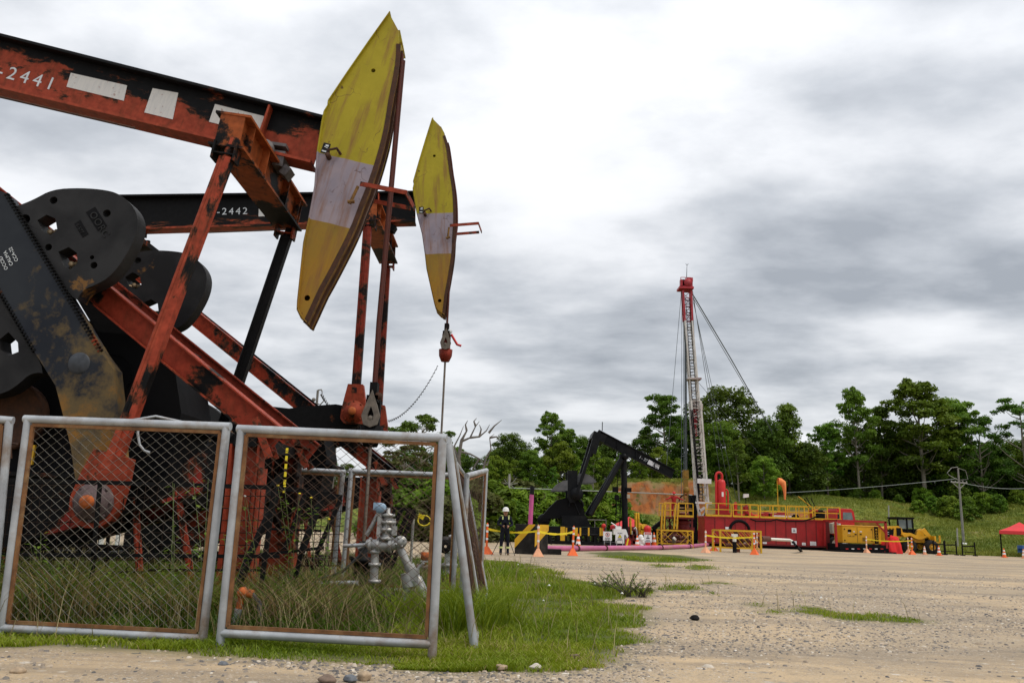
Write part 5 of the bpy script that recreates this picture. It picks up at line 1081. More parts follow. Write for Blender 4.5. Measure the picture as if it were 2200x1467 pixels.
# ================================================================== the black conventional pumping unit at mid distance
def black_pump():
    Y = 57.0; p = lambda a, b, y=Y: at(a, b, y); rt = root('pump_jack', (p(1290, 1160).x, Y, 0), 'all black pumping unit at mid distance with its horsehead taken off and beam end lowered', 'pump jack')
    xz = lambda l, y=Y: [(p(a, b, y).x, p(a, b, y).z) for a, b in l]
    def pr(l, y0, y1, name, mat, parent=rt, **k): m = MB(); m.prism(xz(l), y0, y1); return m.build(name, mat, parent, **k)
    m = MB(); m.prism(xz([(1286, 924), (1449, 1010), (1443, 1027), (1287, 948), (1275, 938)]), Y-.03, Y+.03)
    a, b = p(1286, 924), p(1449, 1010); m.bar(a, b, .42, .06, up=(0, 0, 1)); a, b = p(1288, 948), p(1443, 1027); m.bar(a, b, .42, .06, up=(0, 0, 1))
    for t in (.25, .5, .75): a = p(1286, 926).lerp(p(1449, 1012), t); b = p(1288, 946).lerp(p(1443, 1025), t); m.bar(a, b, .38, .04, up=(1, 0, 0))
    beam = m.build('walking_beam', 'black_paint', rt)
    an = -math.atan2(86, 163)+R(2)
    m = MB(); q = p(1373, 984); m.text('I - 37', .27, (q.x, Y-.05, q.z), an, depth=.01); m.build('number', 'stencil_white', beam)
    m = MB(); l = xz([(1394, 987), (1417, 1000), (1414, 1008), (1390, 996)]); m.prism(l, Y-.10, Y-.06); pl = m.build('name_plate', 'sign_white', beam)
    m = MB(); q = p(1400, 995); m.text('Termoexpo', .19, (q.x, Y-.11, q.z), an, depth=.004); q = p(1401, 999.5); m.text('Planta 2', .17, (q.x, Y-.11, q.z-.05), an, depth=.004); m.build('plate_text', 'sign_black', pl)
    m = MB(); m.box(p(1283, 942), (.9, 2.6, .5), (0, R(20), 0)); m.box(p(1288, 930), (.12, .5, .3)); m.build('equalizer', 'black_paint', rt)
    m = MB(); q = p(1294, 925); m.tube([q, q+Vector((0, 0, .6))], .03, 5); m.build('lightning_rod', 'black_steel', rt)
    for s, t in ((-1, 'near'), (1, 'far')):
        yy = Y+s*1.25; m = MB(); top = p(1271, 952); bot = p(1236, 1062); m.bar(Vector((bot.x, yy, bot.z)), Vector((top.x, yy, top.z)), .20, .34, up=(0, 1, 0)); m.box((top.x+.05, yy, top.z-.3), (.5, .25, 1.0), (0, R(15), 0)); m.lathe((bot.x, yy, bot.z), [(.001, -.15), (.42, -.15), (.42, .15), (.001, .15)], 16, 'Y'); m.build('pitman_arm', 'black_paint', rt)
        m = MB(); m.prism(xz([(1217, 1012), (1238, 1013), (1238, 1072), (1232, 1080), (1222, 1080), (1217, 1070)]), Y+s*.95-.12, Y+s*.95+.12); m.build('crank_arm', 'black_paint', rt)
        for l in ([(1184, 1055), (1187, 1050), (1196, 1040), (1208, 1034), (1217, 1033), (1217, 1055)], [(1240, 1019), (1252, 1019), (1263, 1022), (1272, 1029), (1278, 1036), (1276, 1038), (1240, 1039)]):
            m = MB(); m.prism(xz(l), Y+s*1.0-.16, Y+s*1.0+.16); m.build('counterweight', 'weight_grey', rt)
    pr([(1160, 1114), (1178, 1092), (1196, 1074), (1219, 1069), (1236, 1071), (1250, 1082), (1256, 1112)], Y-.7, Y+.7, 'gearbox', 'black_steel', bevel=.05)
    m = MB(); pts = [p(1236+15*math.cos(a), 1088-16*math.sin(a)) for a in [i*math.pi/10 for i in range(11)]]; m.tube([Vector((q.x, Y-.8, q.z)) for q in pts], .06, 6); m.tube([p(1232, 1075, Y-.8), p(1245, 1105, Y-.8)], .04, 5); m.build('belt_guard', 'black_paint', rt)
    m = MB(); m.prism(xz([(1205, 1107), (1256, 1108), (1268, 1131), (1205, 1131)]), Y-.9, Y+.9); m.build('pedestal', 'black_paint', rt)
    m = MB(); q = p(1168, 1117); m.lathe((q.x, Y, q.z), [(.001, -.6), (.38, -.6), (.42, -.5), (.42, .5), (.38, .6), (.001, .6)], 14, 'Y'); m.build('motor', 'black_paint', rt)
    m = MB(); m.box(((p(1160, 1130).x+p(1296, 1130).x)/2, Y, .95), (p(1296, 1130).x-p(1160, 1130).x, 2.4, .35)); 
    for k in range(9): x = p(1165+k*16, 1140).x; m.box((x, Y, .42), (.2, 2.3, .75))
    m.box(((p(1160, 1130).x+p(1350, 1130).x)/2, Y, .12), (p(1350, 1130).x-p(1160, 1130).x, 2.6, .22)); m.build('base_frame', 'black_paint', rt)
    for s in (-1, 1):
        m = MB(); a = p(1264, 1106); b = p(1334, 988); m.tube([Vector((a.x, Y+s*1.1, a.z)), Vector((b.x, Y+s*.35, b.z))], .17, 10); m.build('samson_leg', 'black_paint', rt)
    m = MB(); a = p(1344, 1140); b = p(1340, 984); m.tube([Vector((a.x, Y, .1)), Vector((b.x, Y, b.z))], .20, 14); m.box(b+Vector((0, 0, .1)), (.6, .6, .3)); m.sphere(b+Vector((0, -.3, .1)), .2, 5); m.build('samson_post', 'black_paint', rt)
    m = MB(); xl = p(1328, 1060).x
    for dx in (-.14, .14): m.tube([(xl+dx-.1, Y-.2, .3), (xl+dx+.12, Y-.2, p(1331, 1000).z)], .025, 5)
    for k in range(22): m.tube([(xl-.22+k*.01, Y-.2, .5+k*.27), (xl+.06+k*.01, Y-.2, .5+k*.27)], .018, 4)
    m.build('ladder', 'black_steel', rt)
    for (a, b, w, h_, mt) in ((1322, 1051, .38, .34, 'black_steel'), (1350, 1052, .40, .28, 'black_steel'), (1350, 1066, .20, .26, 'beige_box'), (1325, 1069, .3, .3, 'black_steel')):
        m = MB(); q = p(a, b, Y-.25); m.box(q, (w, .18, h_)); m.box(q+Vector((0, -.1, 0)), (w*.85, .02, h_*.85)); m.tube([q, (p(1342, 1060).x, Y, q.z)], .03, 5); m.build('floodlight', mt, rt)
    return rt
plain('weight_grey', (.085, .085, .09), .5, 0, .3, 2)
black_pump()
def pump_rail():
    Y = 54.5; z1 = at(1250, 1131, Y).z; rt = root('guard_fence', (at(1250, 1131, Y).x, Y, 0), 'low black guard fence with yellow bars round the black pumping unit', 'fence')
    m = MB(); m.tube([at(1172, 1131, Y), at(1297, 1134, Y)], .05, 6); m.tube([at(1172, 1146, Y), at(1297, 1149, Y)], .09, 6); m.build('rail', 'black_paint', rt)
    for x in (1217, 1238, 1247, 1265, 1290, 1294): m = MB(); a = at(x, 1132, Y-.08); m.box((a.x, Y-.08, a.z-.28), (.10 if x != 1238 else .2, .05, .5)); m.build('yellow_bar', 'yellow_paint', rt)
    m = MB(); a = at(1209, 1131, Y-.4); b = at(1209, 1161, Y-.4); m.box((a.x, Y-.4, (a.z+b.z)/2), (.28, .25, a.z-b.z)); m.build('yellow_post', 'yellow_paint', rt)
    for x in (1185, 1230, 1278, 1296): a = at(x, 1134, Y); m = MB(); m.box((a.x, Y, a.z/2), (.08, .08, a.z)); m.build('post', 'black_paint', rt)
    q = at(1297, 1129, Y-.2); m = MB(); m.sphere(q, .14, 6); m.box(q-Vector((0, 0, .3)), (.06, .06, .5)); m.build('red_lamp', 'red_bright', rt)
pump_rail()
# mesh fence behind it
m = MB(); Y = 60
for x in (1278, 1302): a = at(x, 1115, Y); m.tube([(a.x, Y, 0), a], .03, 5)
m.tube([at(1262, 1116, Y), at(1302, 1117, Y)], .03, 5); tag(m.build('wire_fence', 'pole_grey', origin=(at(1290, 1115, Y).x, Y, 0)), 'thin wire fence frame right of the black pump pedestal', 'fence')
# ------------------------------------------------------------------ striped concrete block, pink pipes
def barrier():
    b = G(1148, 1191); c = G(1104, 1186); d = G(1174, 1188); rt = root('barrier_block', tuple(b), 'big black concrete block with wide yellow diagonal stripes', 'barrier')
    hgt = at(1148, 1126, b.y).z; u = Vector((c.x-b.x, .35, 0)); v = Vector((d.x-b.x, .9, 0))
    m = MB(); B = [b, b+v, b+v+u, b+u]; T_ = [q+Vector((0, 0, hgt)) for q in B]; m.add(B+T_, [(0, 1, 2, 3), (7, 6, 5, 4), (0, 4, 5, 1), (1, 5, 6, 2), (2, 6, 7, 3), (3, 7, 4, 0)]); blk = m.build('block', 'black_rough', rt, bevel=.02)
    def face(u_, l, off):
        m = MB(); n_ = u_.cross(Vector((0, 0, 1))).normalized(); n_ = n_ if n_.y < 0 else -n_
        m.add([b+u_*s+Vector((0, 0, hgt*t))+n_*off for s, t in l]+[b+u_*s+Vector((0, 0, hgt*t))+n_*(off-.004) for s, t in l], [tuple(range(len(l)))]+[tuple(i+len(l) for i in range(len(l)))[::-1]]); m.build('stripe', 'yellow_paint', blk)
    face(u, [(1, .18), (1, .48), (.30, 1), (-.0, 1), (-.0, .97)], .008); face(v, [(.0, .25), (0, .70), (.35, 1), (1, 1), (1, .80)], .008)
    m = MB(); m.box(b+v*1.2+Vector((.1, .1, .11)), (.7, .5, .22)); m.build('foot', 'black_rough', rt)
plain('black_rough', (.02, .019, .018), .85, 0, .4, 3, (.08, .07, .06), .5)
barrier()
plain('pink_paint', (.50, .09, .26), .6, 0, .2, 2, (.10, .05, .06), .5)
a = at(1138, 1125, 39); m = MB(); m.tube([(a.x, 39, 0), at(1142.5, 1062, 39)], .10, 12); b_ = m.build('vent_pipe', 'pink_paint', origin=(a.x, 39, 0)); tag(b_, 'pink painted upright pipe with a black top behind the striped block', 'pipe')
m = MB(); m.tube([at(1142.5, 1062, 39), at(1144, 1044, 39)], .105, 12); o = m.build('black_top', 'black_paint', b_)
pp = [G(1170, 1184), G(1240, 1184), G(1300, 1183), G(1350, 1182), G(1420, 1181), G(1480, 1178), G(1530, 1172)]
m = MB(); m.tube([q+Vector((0, 0, .14)) for q in pp], .125, 12); pk = tag(m.build('pink_pipeline', 'pink_pipe', origin=pp[0]), 'long pink pipe lying across the gravel in front of the signs', 'pipe')
for i in (1, 2, 4, 5):
    m = MB(); d = (pp[i+1]-pp[i-1]).normalized(); q = pp[i]+Vector((0, 0, .14)); m.tube([q-d*.05, q+d*.05], .16, 12); m.box(q+Vector((0, 0, .18)), (.07, .07, .1)); m.build('clamp', 'rust_dark', pk)
# ------------------------------------------------------------------ channeliser posts, tapes, cones
def post_proto():
    rt = root('channelizer_post', (0, 0, 0), 'x', 'delineator post')
    m = MB(); m.add([(-.21, -.21, 0), (.21, -.21, 0), (.21, .21, 0), (-.21, .21, 0), (-.05, -.05, .30), (.05, -.05, .30), (.05, .05, .30), (-.05, .05, .30)], [(0, 1, 5, 4), (1, 2, 6, 5), (2, 3, 7, 6), (3, 0, 4, 7), (4, 5, 6, 7), (0, 3, 2, 1)]); m.build('base', 'cone_orange', rt)
    m = MB(); m.tube([(0, 0, .28), (0, 0, 1.15), (0, 0, 1.22)], [.045, .042, .02], 10); t = m.build('tube', 'cone_orange', rt)
    for z in (.55, .85, 1.08): m = MB(); m.tube([(0, 0, z), (0, 0, z+.08)], .050, 10); m.build('reflective_band', 'cone_white', t)
    return rt
pp0 = post_proto()
def place(proto, pt, label, group=None, sc=1., mats=None, lean=0, used=[]):
    o = proto if proto.name not in used else copy_tree(proto)
    used.append(proto.name); o.location = pt; o['label'] = label; o.scale = (sc, sc, sc); o.rotation_euler = (0, lean, random.random())
    if group: o['group'] = group
    if mats:
        for c in [o]+list(o.children_recursive):
            if c.type == 'MESH' and c.data.materials and c.data.materials[0].name == mats[0]:
                c.data = c.data.copy(); c.data.materials[0] = MATS[mats[1]]
    return o
GP = 'orange tape posts on pyramid feet'; GT = 'yellow barrier tapes'
DP = {}
for i, (x, y, lb, pale) in enumerate([(1045, 1190, 'orange tape post left of the person in black', 0), (1156, 1195, 'faded tape post in front of the striped block', 1), (1230, 1193, 'orange tape post right of the striped block', 0), (1516, 1187, 'faded tape post at the left end of the yellow cage tape', 1), (1534, 1183, 'orange tape post beside the rig wheel', 0), (1621, 1191, 'orange tape post in front of the yellow cage corner', 0), (1627, 1186, 'faded tape post just behind the yellow cage corner', 1), (1862, 1187, 'tape post in front of the yellow generator', 1), (1952, 1188, 'whitish tape post right of the red tarpaulin', 1), (1960, 1191, 'orange tape post in front of the loader rear wheel', 0)]):
    DP[i] = place(pp0, G(x, y), lb, GP, 1.0, ('cone_orange', 'cone_pale') if pale else None, R(random.uniform(-2, 2)))
def tape(a, b, z, label, mid=None):
    a = Vector(a); b = Vector(b); a.z = b.z = z; m = MB(); n_ = 10; prev = None
    for i in range(n_+1):
        t = i/n_; q = a.lerp(b, t)-Vector((0, 0, .10*4*t*(1-t)))
        if prev is not None: m.bar(prev, q, .012, .085*(1 if (i*7) % 3 else .7), up=(0, 0, 1))
        prev = q
    tag(m.build('barrier_tape', 'tape_yellow', origin=(a+b)/2), label, 'tape', GT)
L = lambda i: DP[i].location
tape(L(0), L(1), .98, 'yellow tape passing behind the person in black'); tape(L(1), L(2), .96, 'yellow tape in front of the striped block'); tape(L(3), L(5), .95, 'yellow tape in front of the yellow lattice cage'); tape(L(7), L(9), .98, 'yellow tape in front of generator and red tarpaulin')
def cone_proto():
    rt = root('traffic_cone', (0, 0, 0), 'x', 'traffic cone')
    m = MB(); m.box((0, 0, .02), (.36, .36, .04)); m.tube([(0, 0, .03), (0, 0, .70)], .14, 16, r1=.028); b = m.build('cone_body', 'cone_orange', rt)
    for z0, z1 in ((.22, .35), (.46, .57)): 
        r_ = lambda z: .143-(z-.03)/.67*.112; m = MB(); m.tube([(0, 0, z0), (0, 0, z1)], r_(z0)+.004, 16, r1=r_(z1)+.004); m.build('reflective_band', 'cone_white', b)
    return rt
cp0 = cone_proto(); GC = 'striped traffic cones in the yard'
for x, y, s_, lb, pale in [(1242, 1179, 1.15, 'striped cone right of the striped block', 0), (1369, 1177, 1.1, 'striped cone under the centre of the red canopy', 0), (1405, 1173, 1.35, 'narrow striped cone right of the third sign', 0), (1452, 1174, 1.0, 'striped cone in front of the small yellow lattice cage', 0), (1987, 1191, .9, 'faded cone in front of the loader front wheel', 1), (2018, 1193, 1.0, 'striped cone right of the wheel loader', 0), (2158, 1197, .95, 'striped cone under the red tent', 0), (2200, 1199, .95, 'faded cone at the right picture edge by the blue drum', 1)]:
    place(cp0, G(x, y), lb, GC, s_, ('cone_orange', 'cone_pale') if pale else None)
# ------------------------------------------------------------------ warning signs
def sign(x0, x1, y0, y1, Y, label, draw, tilt=0):
    a = at(x0, y0, Y); b = at(x1, y1, Y); w, h = b.x-a.x, a.z-b.z; c = Vector(((a.x+b.x)/2, Y, (a.z+b.z)/2)); rt = root('warning_sign', (c.x, Y, 0), label, 'sign', 'white warning signs along the pink pipe')
    m = MB(); m.box(c, (w, .03, h)); bd = m.build('board', 'sign_white', rt)
    for s in (-1, 1): m = MB(); m.tube([(c.x+s*w*.35, Y+.03, 0), (c.x+s*w*.35, Y+.03, c.z)], .02, 6); m.build('post', 'galvanised', rt)
    draw(c, w, h, Y-.02, bd)
def txt(s, x, z, size, Y, parent, mat='sign_black'): m = MB(); m.text(s, size, (x, Y, z), 0, depth=.003, align='CENTER'); m.build('lettering', mat, parent)
def d1(c, w, h, Y, p):
    z = c.z+h*.16; m = MB(); m.prism(circle(c.x, z, h*.24, 24), Y-.004, Y, holes=[circle(c.x, z, h*.19, 24)]); m.bar((c.x-h*.16, Y-.002, z+h*.16), (c.x+h*.16, Y-.002, z-h*.16), .004, h*.035, up=(0, 0, 1)); m.build('prohibition_ring', 'sign_red', p)
    txt('R', c.x, z-h*.13, h*.36, Y-.003, p); txt('PROHIBIDO', c.x, c.z-h*.24, h*.10, Y-.003, p); txt('PARQUEAR EN', c.x, c.z-h*.35, h*.10, Y-.003, p); txt('ESTA AREA', c.x, c.z-h*.46, h*.10, Y-.003, p)
def d2(c, w, h, Y, p):
    z = c.z+h*.02; txt('PELIGRO', c.x, c.z+h*.34, h*.14, Y-.003, p)
    m = MB(); m.prism([(c.x-h*.24, z-h*.16), (c.x+h*.24, z-h*.16), (c.x, z+h*.26)], Y-.005, Y-.001); m.build('hazard_border', 'sign_black', p)
    m = MB(); m.prism([(c.x-h*.20, z-h*.14), (c.x+h*.20, z-h*.14), (c.x, z+h*.21)], Y-.009, Y-.0055); m.build('hazard_triangle', 'sign_yellow', p)
    m = MB(); m.prism([(c.x+.01, z+.14*h), (c.x-h*.05, z), (c.x, z), (c.x-.01, z-.11*h), (c.x+h*.05, z+.03*h), (c.x, z+.03*h)], Y-.013, Y-.0095); m.build('bolt_symbol', 'sign_black', p)
    txt('RIESGO', c.x, c.z-h*.30, h*.13, Y-.003, p); txt('ELECTRICO', c.x, c.z-h*.44, h*.13, Y-.003, p)
def d3(c, w, h, Y, p):
    m = MB(); m.box((c.x, Y-.003, c.z+h*.38), (w*.8, .004, h*.16)); m.build('header', 'sign_red', p); txt('PELIGRO', c.x, c.z+h*.335, h*.12, Y-.007, p, 'sign_white')
    m = MB(); m.prism(circle(c.x, c.z+h*.17, h*.06, 12), Y-.005, Y-.001); m.box((c.x, Y-.003, c.z+h*.07), (h*.03, .004, h*.12)); m.prism([(c.x-h*.18, c.z-h*.10), (c.x+h*.18, c.z-h*.10), (c.x+h*.18, c.z-h*.04), (c.x+h*.1, c.z+h*.01), (c.x-h*.1, c.z+h*.01), (c.x-h*.18, c.z-h*.04)], Y-.005, Y-.001); m.build('symbol', 'sign_black', p)
    txt('CARGA', c.x, c.z-h*.30, h*.12, Y-.003, p); txt('SUSPENDIDA', c.x, c.z-h*.44, h*.11, Y-.003, p)
sign(1296, 1314.5, 1141, 1161, 51, 'white sign with a struck out R in a red ring', d1)
sign(1322.5, 1341, 1142, 1162, 51, 'white sign with a yellow electric hazard triangle', d2)
sign(1383.5, 1400.5, 1143, 1165, 50, 'white sign with a red header and a hanging load symbol', d3)
m = MB(); Y = 50.6; m.prism([(at(a, b, Y).x, at(a, b, Y).z) for a, b in [(1340, 1137), (1345, 1137), (1350, 1151), (1348, 1156)]], Y, Y+.03); m.tube([(at(1345, 1150, Y).x, Y+.03, 0), at(1345, 1145, Y+.03)], .02, 5); tag(m.build('leaning_board', 'sign_white', origin=(at(1345, 1150, Y).x, Y, 0)), 'narrow white board leaning beside the electric sign', 'board')
# ------------------------------------------------------------------ canopy tents
def tent(cx, Y, half, ze, zp, label, mat='tent_cloth', legs=True):
    rt = root('canopy_tent', (cx, Y, 0), label, 'tent', rz=-math.atan2(cx, Y)); m = MB(); v = .25
    for k in range(4):
        s = [(-1, -1), (1, -1), (1, 1), (-1, 1)]; a, b = s[k], s[(k+1) % 4]
        A = Vector((cx+a[0]*half, Y+a[1]*half, ze)); B = Vector((cx+b[0]*half, Y+b[1]*half, ze)); T_ = Vector((cx, Y, zp)); N_ = 8; M_ = 4
        for i in range(N_):
            for j in range(M_):
                def q(u, w): e = A.lerp(B, u); z = e.lerp(T_, w); z.z -= .10*math.sin(math.pi*w)*half/1.5*.5+.04*math.sin(math.pi*u)*(1-w); return z
                m.add([q(i/N_, j/M_), q((i+1)/N_, j/M_), q((i+1)/N_, (j+1)/M_), q(i/N_, (j+1)/M_)], [(0, 1, 2, 3)], True)
        m.add([A, B, B-Vector((0, 0, v)), A-Vector((0, 0, v))], [(0, 1, 2, 3)])
    m.build('canopy', mat, rt)
    for a, b in ((-1, -1), (1, -1), (1, 1), (-1, 1)):
        m = MB(); m.box((cx+a*(half-.04), Y+b*(half-.04), ze/2), (.05, .05, ze)); m.box((cx+a*(half-.04), Y+b*(half-.04), .03), (.14, .14, .06)); m.build('leg', 'black_steel', rt)
Yt = 67.5; xl = at(2152, 1138, 66).x; xp = at(2187, 1122, Yt).x; tent(at(2190, 1122, Yt).x, Yt, 1.42, at(2152, 1139, 66).z, at(2186, 1121, Yt).z, 'red canopy tent at the right edge of the yard')
tent(at(1352, 1125, 60).x, 60, 1.3, at(1340, 1130, 61).z, at(1352, 1110, 62).z, 'small red canopy partly hidden by the black pump post')
m = MB(); q = G(2168, 1192); m.box(q+Vector((0, 0, .14)), (.5, .4, .28)); m.box(q+Vector((0, 0, .3)), (.3, .25, .06)); tag(m.build('ballast_box', 'black_rough', origin=q), 'black weight box on the ground under the red tent', 'box')
def drum(px, py, label):
    q = G(px, py); m = MB(); m.lathe(q, [(.001, 0), (.29, 0), (.29, .3), (.30, .31), (.29, .32), (.29, .6), (.30, .61), (.29, .62), (.29, .86), (.27, .88), (.001, .87)], 18); tag(m.build('plastic_drum', 'blue_drum', origin=q), label, 'drum')
drum(2196, 1195, 'blue plastic drum in front of the red tent')
# ================================================================== the workover rig
def rig():
    Y = 70.0; p = lambda a, b, y=Y: at(a, b, y)
    rt = root('workover_rig', (p(1560, 1170).x, Y, 0), 'red truck mounted drilling rig with a tall white and red lattice mast and red cab', 'drilling rig')
    # mast: two telescoped lattice sections
    def lattice(c0, c1, w0, w1, d0, n_, name, mat, r=.07, ry=None):
        c0, c1 = Vector(c0), Vector(c1); m = MB(); cr = []
        for sx_, sy_ in ((-1, -1), (1, -1), (1, 1), (-1, 1)):
            a = c0+Vector((sx_*w0/2, sy_*d0/2, 0)); b = c1+Vector((sx_*w1/2, sy_*d0/2, 0)); cr.append((a, b)); m.bar(a, b, r*1.7, r*1.7, up=(0, 1, 0))
        o = m.build(name, mat, rt); m = MB()
        for k in range(n_+1):
            t = k/n_; q = [a.lerp(b, t) for a, b in cr]
            for i in range(4): m.tube([q[i], q[(i+1) % 4]], r*.40, 5, cap=False)
            if k < n_:
                t2 = (k+1)/n_; q2 = [a.lerp(b, t2) for a, b in cr]
                for i in range(4):
                    a, b = (q[i], q2[(i+1) % 4]) if (k+i) % 2 else (q[(i+1) % 4], q2[i]); m.tube([a, b], r*.28, 5, cap=False)
        m.build('lattice_bracing', mat, o); return o
    base = p(1508, 1080); j1 = p(1493, 862); j2 = p(1489.5, 812); jr = p(1478, 690); top = p(1475, 626)
    lattice(base, j1, .88, .78, .8, 13, 'lower_mast', 'mast_white', .08)
    lattice(j1+(j2-j1)*-.6, jr, .66, .60, .6, 12, 'upper_mast', 'mast_white', .075)
    lattice(jr, top, .64, .72, .6, 4, 'mast_top', 'red_mast', .085)
    m = MB(); q = p(1475, 613); m.box(q+Vector((0, 0, .0)), (.86, 1.0, .75)); m.box(q+Vector((-.12, 0, -.35)), (1.25, 1.2, .18)); m.box(q+Vector((.25, 0, .45)), (.5, .6, .35)); m.box(q+Vector((-.45, -.3, .1)), (.35, .4, .55)); m.lathe(q+Vector((0, -.55, .1)), [(.001, -.06), (.34, -.06), (.34, .06), (.001, .06)], 16, 'Y'); m.build('crown_block', 'red_mast', rt)
    m = MB()
    for dx in (-.6, -.2): m.tube([q+Vector((dx, -.5, -.2)), q+Vector((dx, -.5, .55))], .03, 5)
    m.tube([q+Vector((-.6, -.5, .55)), q+Vector((.3, -.5, .55))], .03, 5); m.tube([q+Vector((-.6, -.5, .2)), q+Vector((0, -.5, .2))], .025, 5); m.build('crown_railing', 'red_mast', rt)
    m = MB(); a = p(1475, 602); b = p(1476, 568); m.tube([a, b], .035, 5, r1=.015); m.tube([b+Vector((-.12, 0, .05)), b-Vector((0, 0, .08)), b+Vector((.12, 0, .05))], .02, 4); m.build('antenna', 'black_steel', rt)
    m = MB(); q = p(1489.5, 815); m.box(q, (1.15, 1.2, .14)); m.build('mast_collar', 'mast_dirty', rt); m = MB(); q = p(1493, 866); m.box(q, (.5, .5, .7)); m.box(q+Vector((.35, 0, -.3)), (.5, .6, .5)); m.build('mast_collar', 'mast_dirty', rt)
    m = MB(); q = p(1493, 880); m.lathe((q.x-.02, Y, q.z), [(.001, -.12), (.28, -.12), (.28, .12), (.001, .12)], 14, 'Y'); m.box(q-Vector((0, 0, .7)), (.3, .3, .9)); m.tube([q-Vector((0, 0, 1.1)), q-Vector((-.1, 0, 2.2))], .08, 6); m.build('travelling_block', 'red_mast', rt)
    m = MB(); q = p(1508, 1034); m.box(q+Vector((.05, -.6, 0)), (1.15, .12, .38)); q2 = p(1509, 1080); m.box(q2+Vector((0, -.4, 0)), (1.3, .3, .16)); m.build('mast_gusset', 'white_paint', rt)
    for a, b in (((1498, 1082), (1507, 1124)), ((1519, 1080), (1512, 1124)), ((1502, 1098), (1514, 1090)), ((1508, 1110), (1515, 1102))): m = MB(); m.bar(p(*a, Y-.5), p(*b, Y-.5), .2, .2); m.build('mast_leg', 'mast_white', rt)
    for x0, x1, yb in ((1484, 1502, 1075), (1487, 1503, 1060)):
        m = MB(); m.tube([p(x0, 880, Y-.6), p(x1, yb, Y-.6)], .05, 6); m.build('hydraulic_hose', 'black_steel', rt)
    # ladder up the inside
    m = MB(); a0, a1 = p(1506, 1075, Y-.45), p(1477, 640, Y-.35); n_ = 66
    for dx in (-.17, .17): m.tube([a0+Vector((dx, 0, 0)), a1+Vector((dx, 0, 0))], .03, 4)
    for k in range(n_): q = a0.lerp(a1, k/n_); m.tube([q-Vector((.17, 0, 0)), q+Vector((.17, 0, 0))], .028, 4)
    m.build('ladder', 'black_steel', rt)
    # carrier
    m = MB(); x0, x1 = p(1521, 1160).x, p(1905, 1160).x; m.box(((x0+x1)/2, Y+1.2, 1.05), (x1-x0, 1.0, .4)); m.box((p(1640, 1100).x, Y+1.3, 1.9), (9.5, 2.0, .9)); m.build('chassis', 'black_steel', rt)
    m = MB(); m.box((p(1492, 1110).x, Y+.6, 1.9), (.55, .8, 4.2)); m.box((p(1497, 1140).x, Y+.2, .8), (1.2, 1.6, .8)); m.build('rear_frame', 'black_steel', rt)
    m = MB(); m.prism([(p(a, b).x, p(a, b).z) for a, b in [(1508, 1122), (1513, 1112), (1516, 1140), (1510, 1146), (1503, 1140)]], Y-.6, Y-.2); m.build('red_bracket', 'red_tank', rt)
    for x in (1536, 1560, 1794, 1812):
        q = p(x, 1163, Y-.4 if x < 1700 else Y-.2); m = MB(); yy = q.y; m.lathe((q.x, yy, .52), [(.30, -.17), (.46, -.18), (.52, -.10), (.52, .10), (.46, .18), (.30, .17)], 24, 'Y'); w_ = m.build('wheel', 'tyre', rt)
        m = MB(); m.lathe((q.x, yy-.1, .52), [(.001, -.04), (.12, -.05), (.14, .02), (.24, .02), (.31, -.06)], 18, 'Y'); m.build('rim', 'mast_white', w_)
    # cab
    Yc_ = Y-.2; c = lambda l: [(p(a, b, Yc_).x, p(a, b, Yc_).z) for a, b in l]
    m = MB(); m.prism(c([(1798, 1094), (1829, 1094), (1834, 1098), (1838, 1118), (1841, 1130), (1798, 1150), (1795, 1130)]), Yc_, Yc_+2.2); m.box((p(1815, 1093, Yc_).x, Yc_+1.1, p(1815, 1094, Yc_).z+.03), (1.2, 2.2, .08)); m.build('cab', 'red_bright', rt, bevel=.05)
    m = MB(); m.prism(c([(1811, 1100), (1829, 1100.5), (1833, 1117), (1811, 1117)]), Yc_-.02, Yc_+.01); m.build('window', 'glass_light', rt)
    m = MB(); m.prism(c([(1799.5, 1100), (1805.5, 1100), (1805.5, 1118), (1799.5, 1118)]), Yc_-.02, Yc_+.01); m.build('window', 'glass_dark', rt)
    m = MB(); m.prism(c([(1801, 1124), (1806, 1124), (1806, 1130), (1801, 1130)]), Yc_-.03, Yc_-.01); m.build('cab_placard', 'white_paint', rt)
    m = MB(); m.prism(c([(1778, 1124), (1789, 1121), (1793, 1125), (1793, 1145), (1780, 1145)]), Yc_-.9, Yc_-.3); m.build('tool_box', 'beige_box', rt)
    # guy wires
    def guy(pts, r=.022): m = MB(); m.tube(pts, r, 4, cap=False); m.build('guy_wire', 'cable_grey', rt)
    guy([p(1488, 632), at(1570, 770, 80), at(1658, 925, 92)], .055); guy([p(1489, 640), at(1660, 932, 92)], .03)
    for a, b in (((1488, 625), (1560, 1100)), ((1489, 640), (1575, 1100)), ((1490, 650), (1588, 1100)), ((1487, 640), (1508, 1010)), ((1501, 822), (1640, 985))): guy([p(*a), at(*b, 84)], .022)
    for a, b, r_ in (((1464, 626), (1432, 1000), .02), ((1465, 630), (1464, 1090), .02), ((1469, 690), (1470, 1080), .035), ((1472, 700), (1473.5, 1010), .06), ((1474, 700), (1475.5, 1010), .04)): guy([p(*a), p(*b, Y+.2)], r_)
plain('cable_grey', (.10, .12, .13), .5, 0, .1, 3); plain('red_mast', (.34, .02, .03), .5, 0, .2, 2, (.08, .02, .02), .5)
plain('mast_dirty', (.46, .42, .40), .55, 0, .25, 1.2, (.16, .05, .045), .8)
rig()
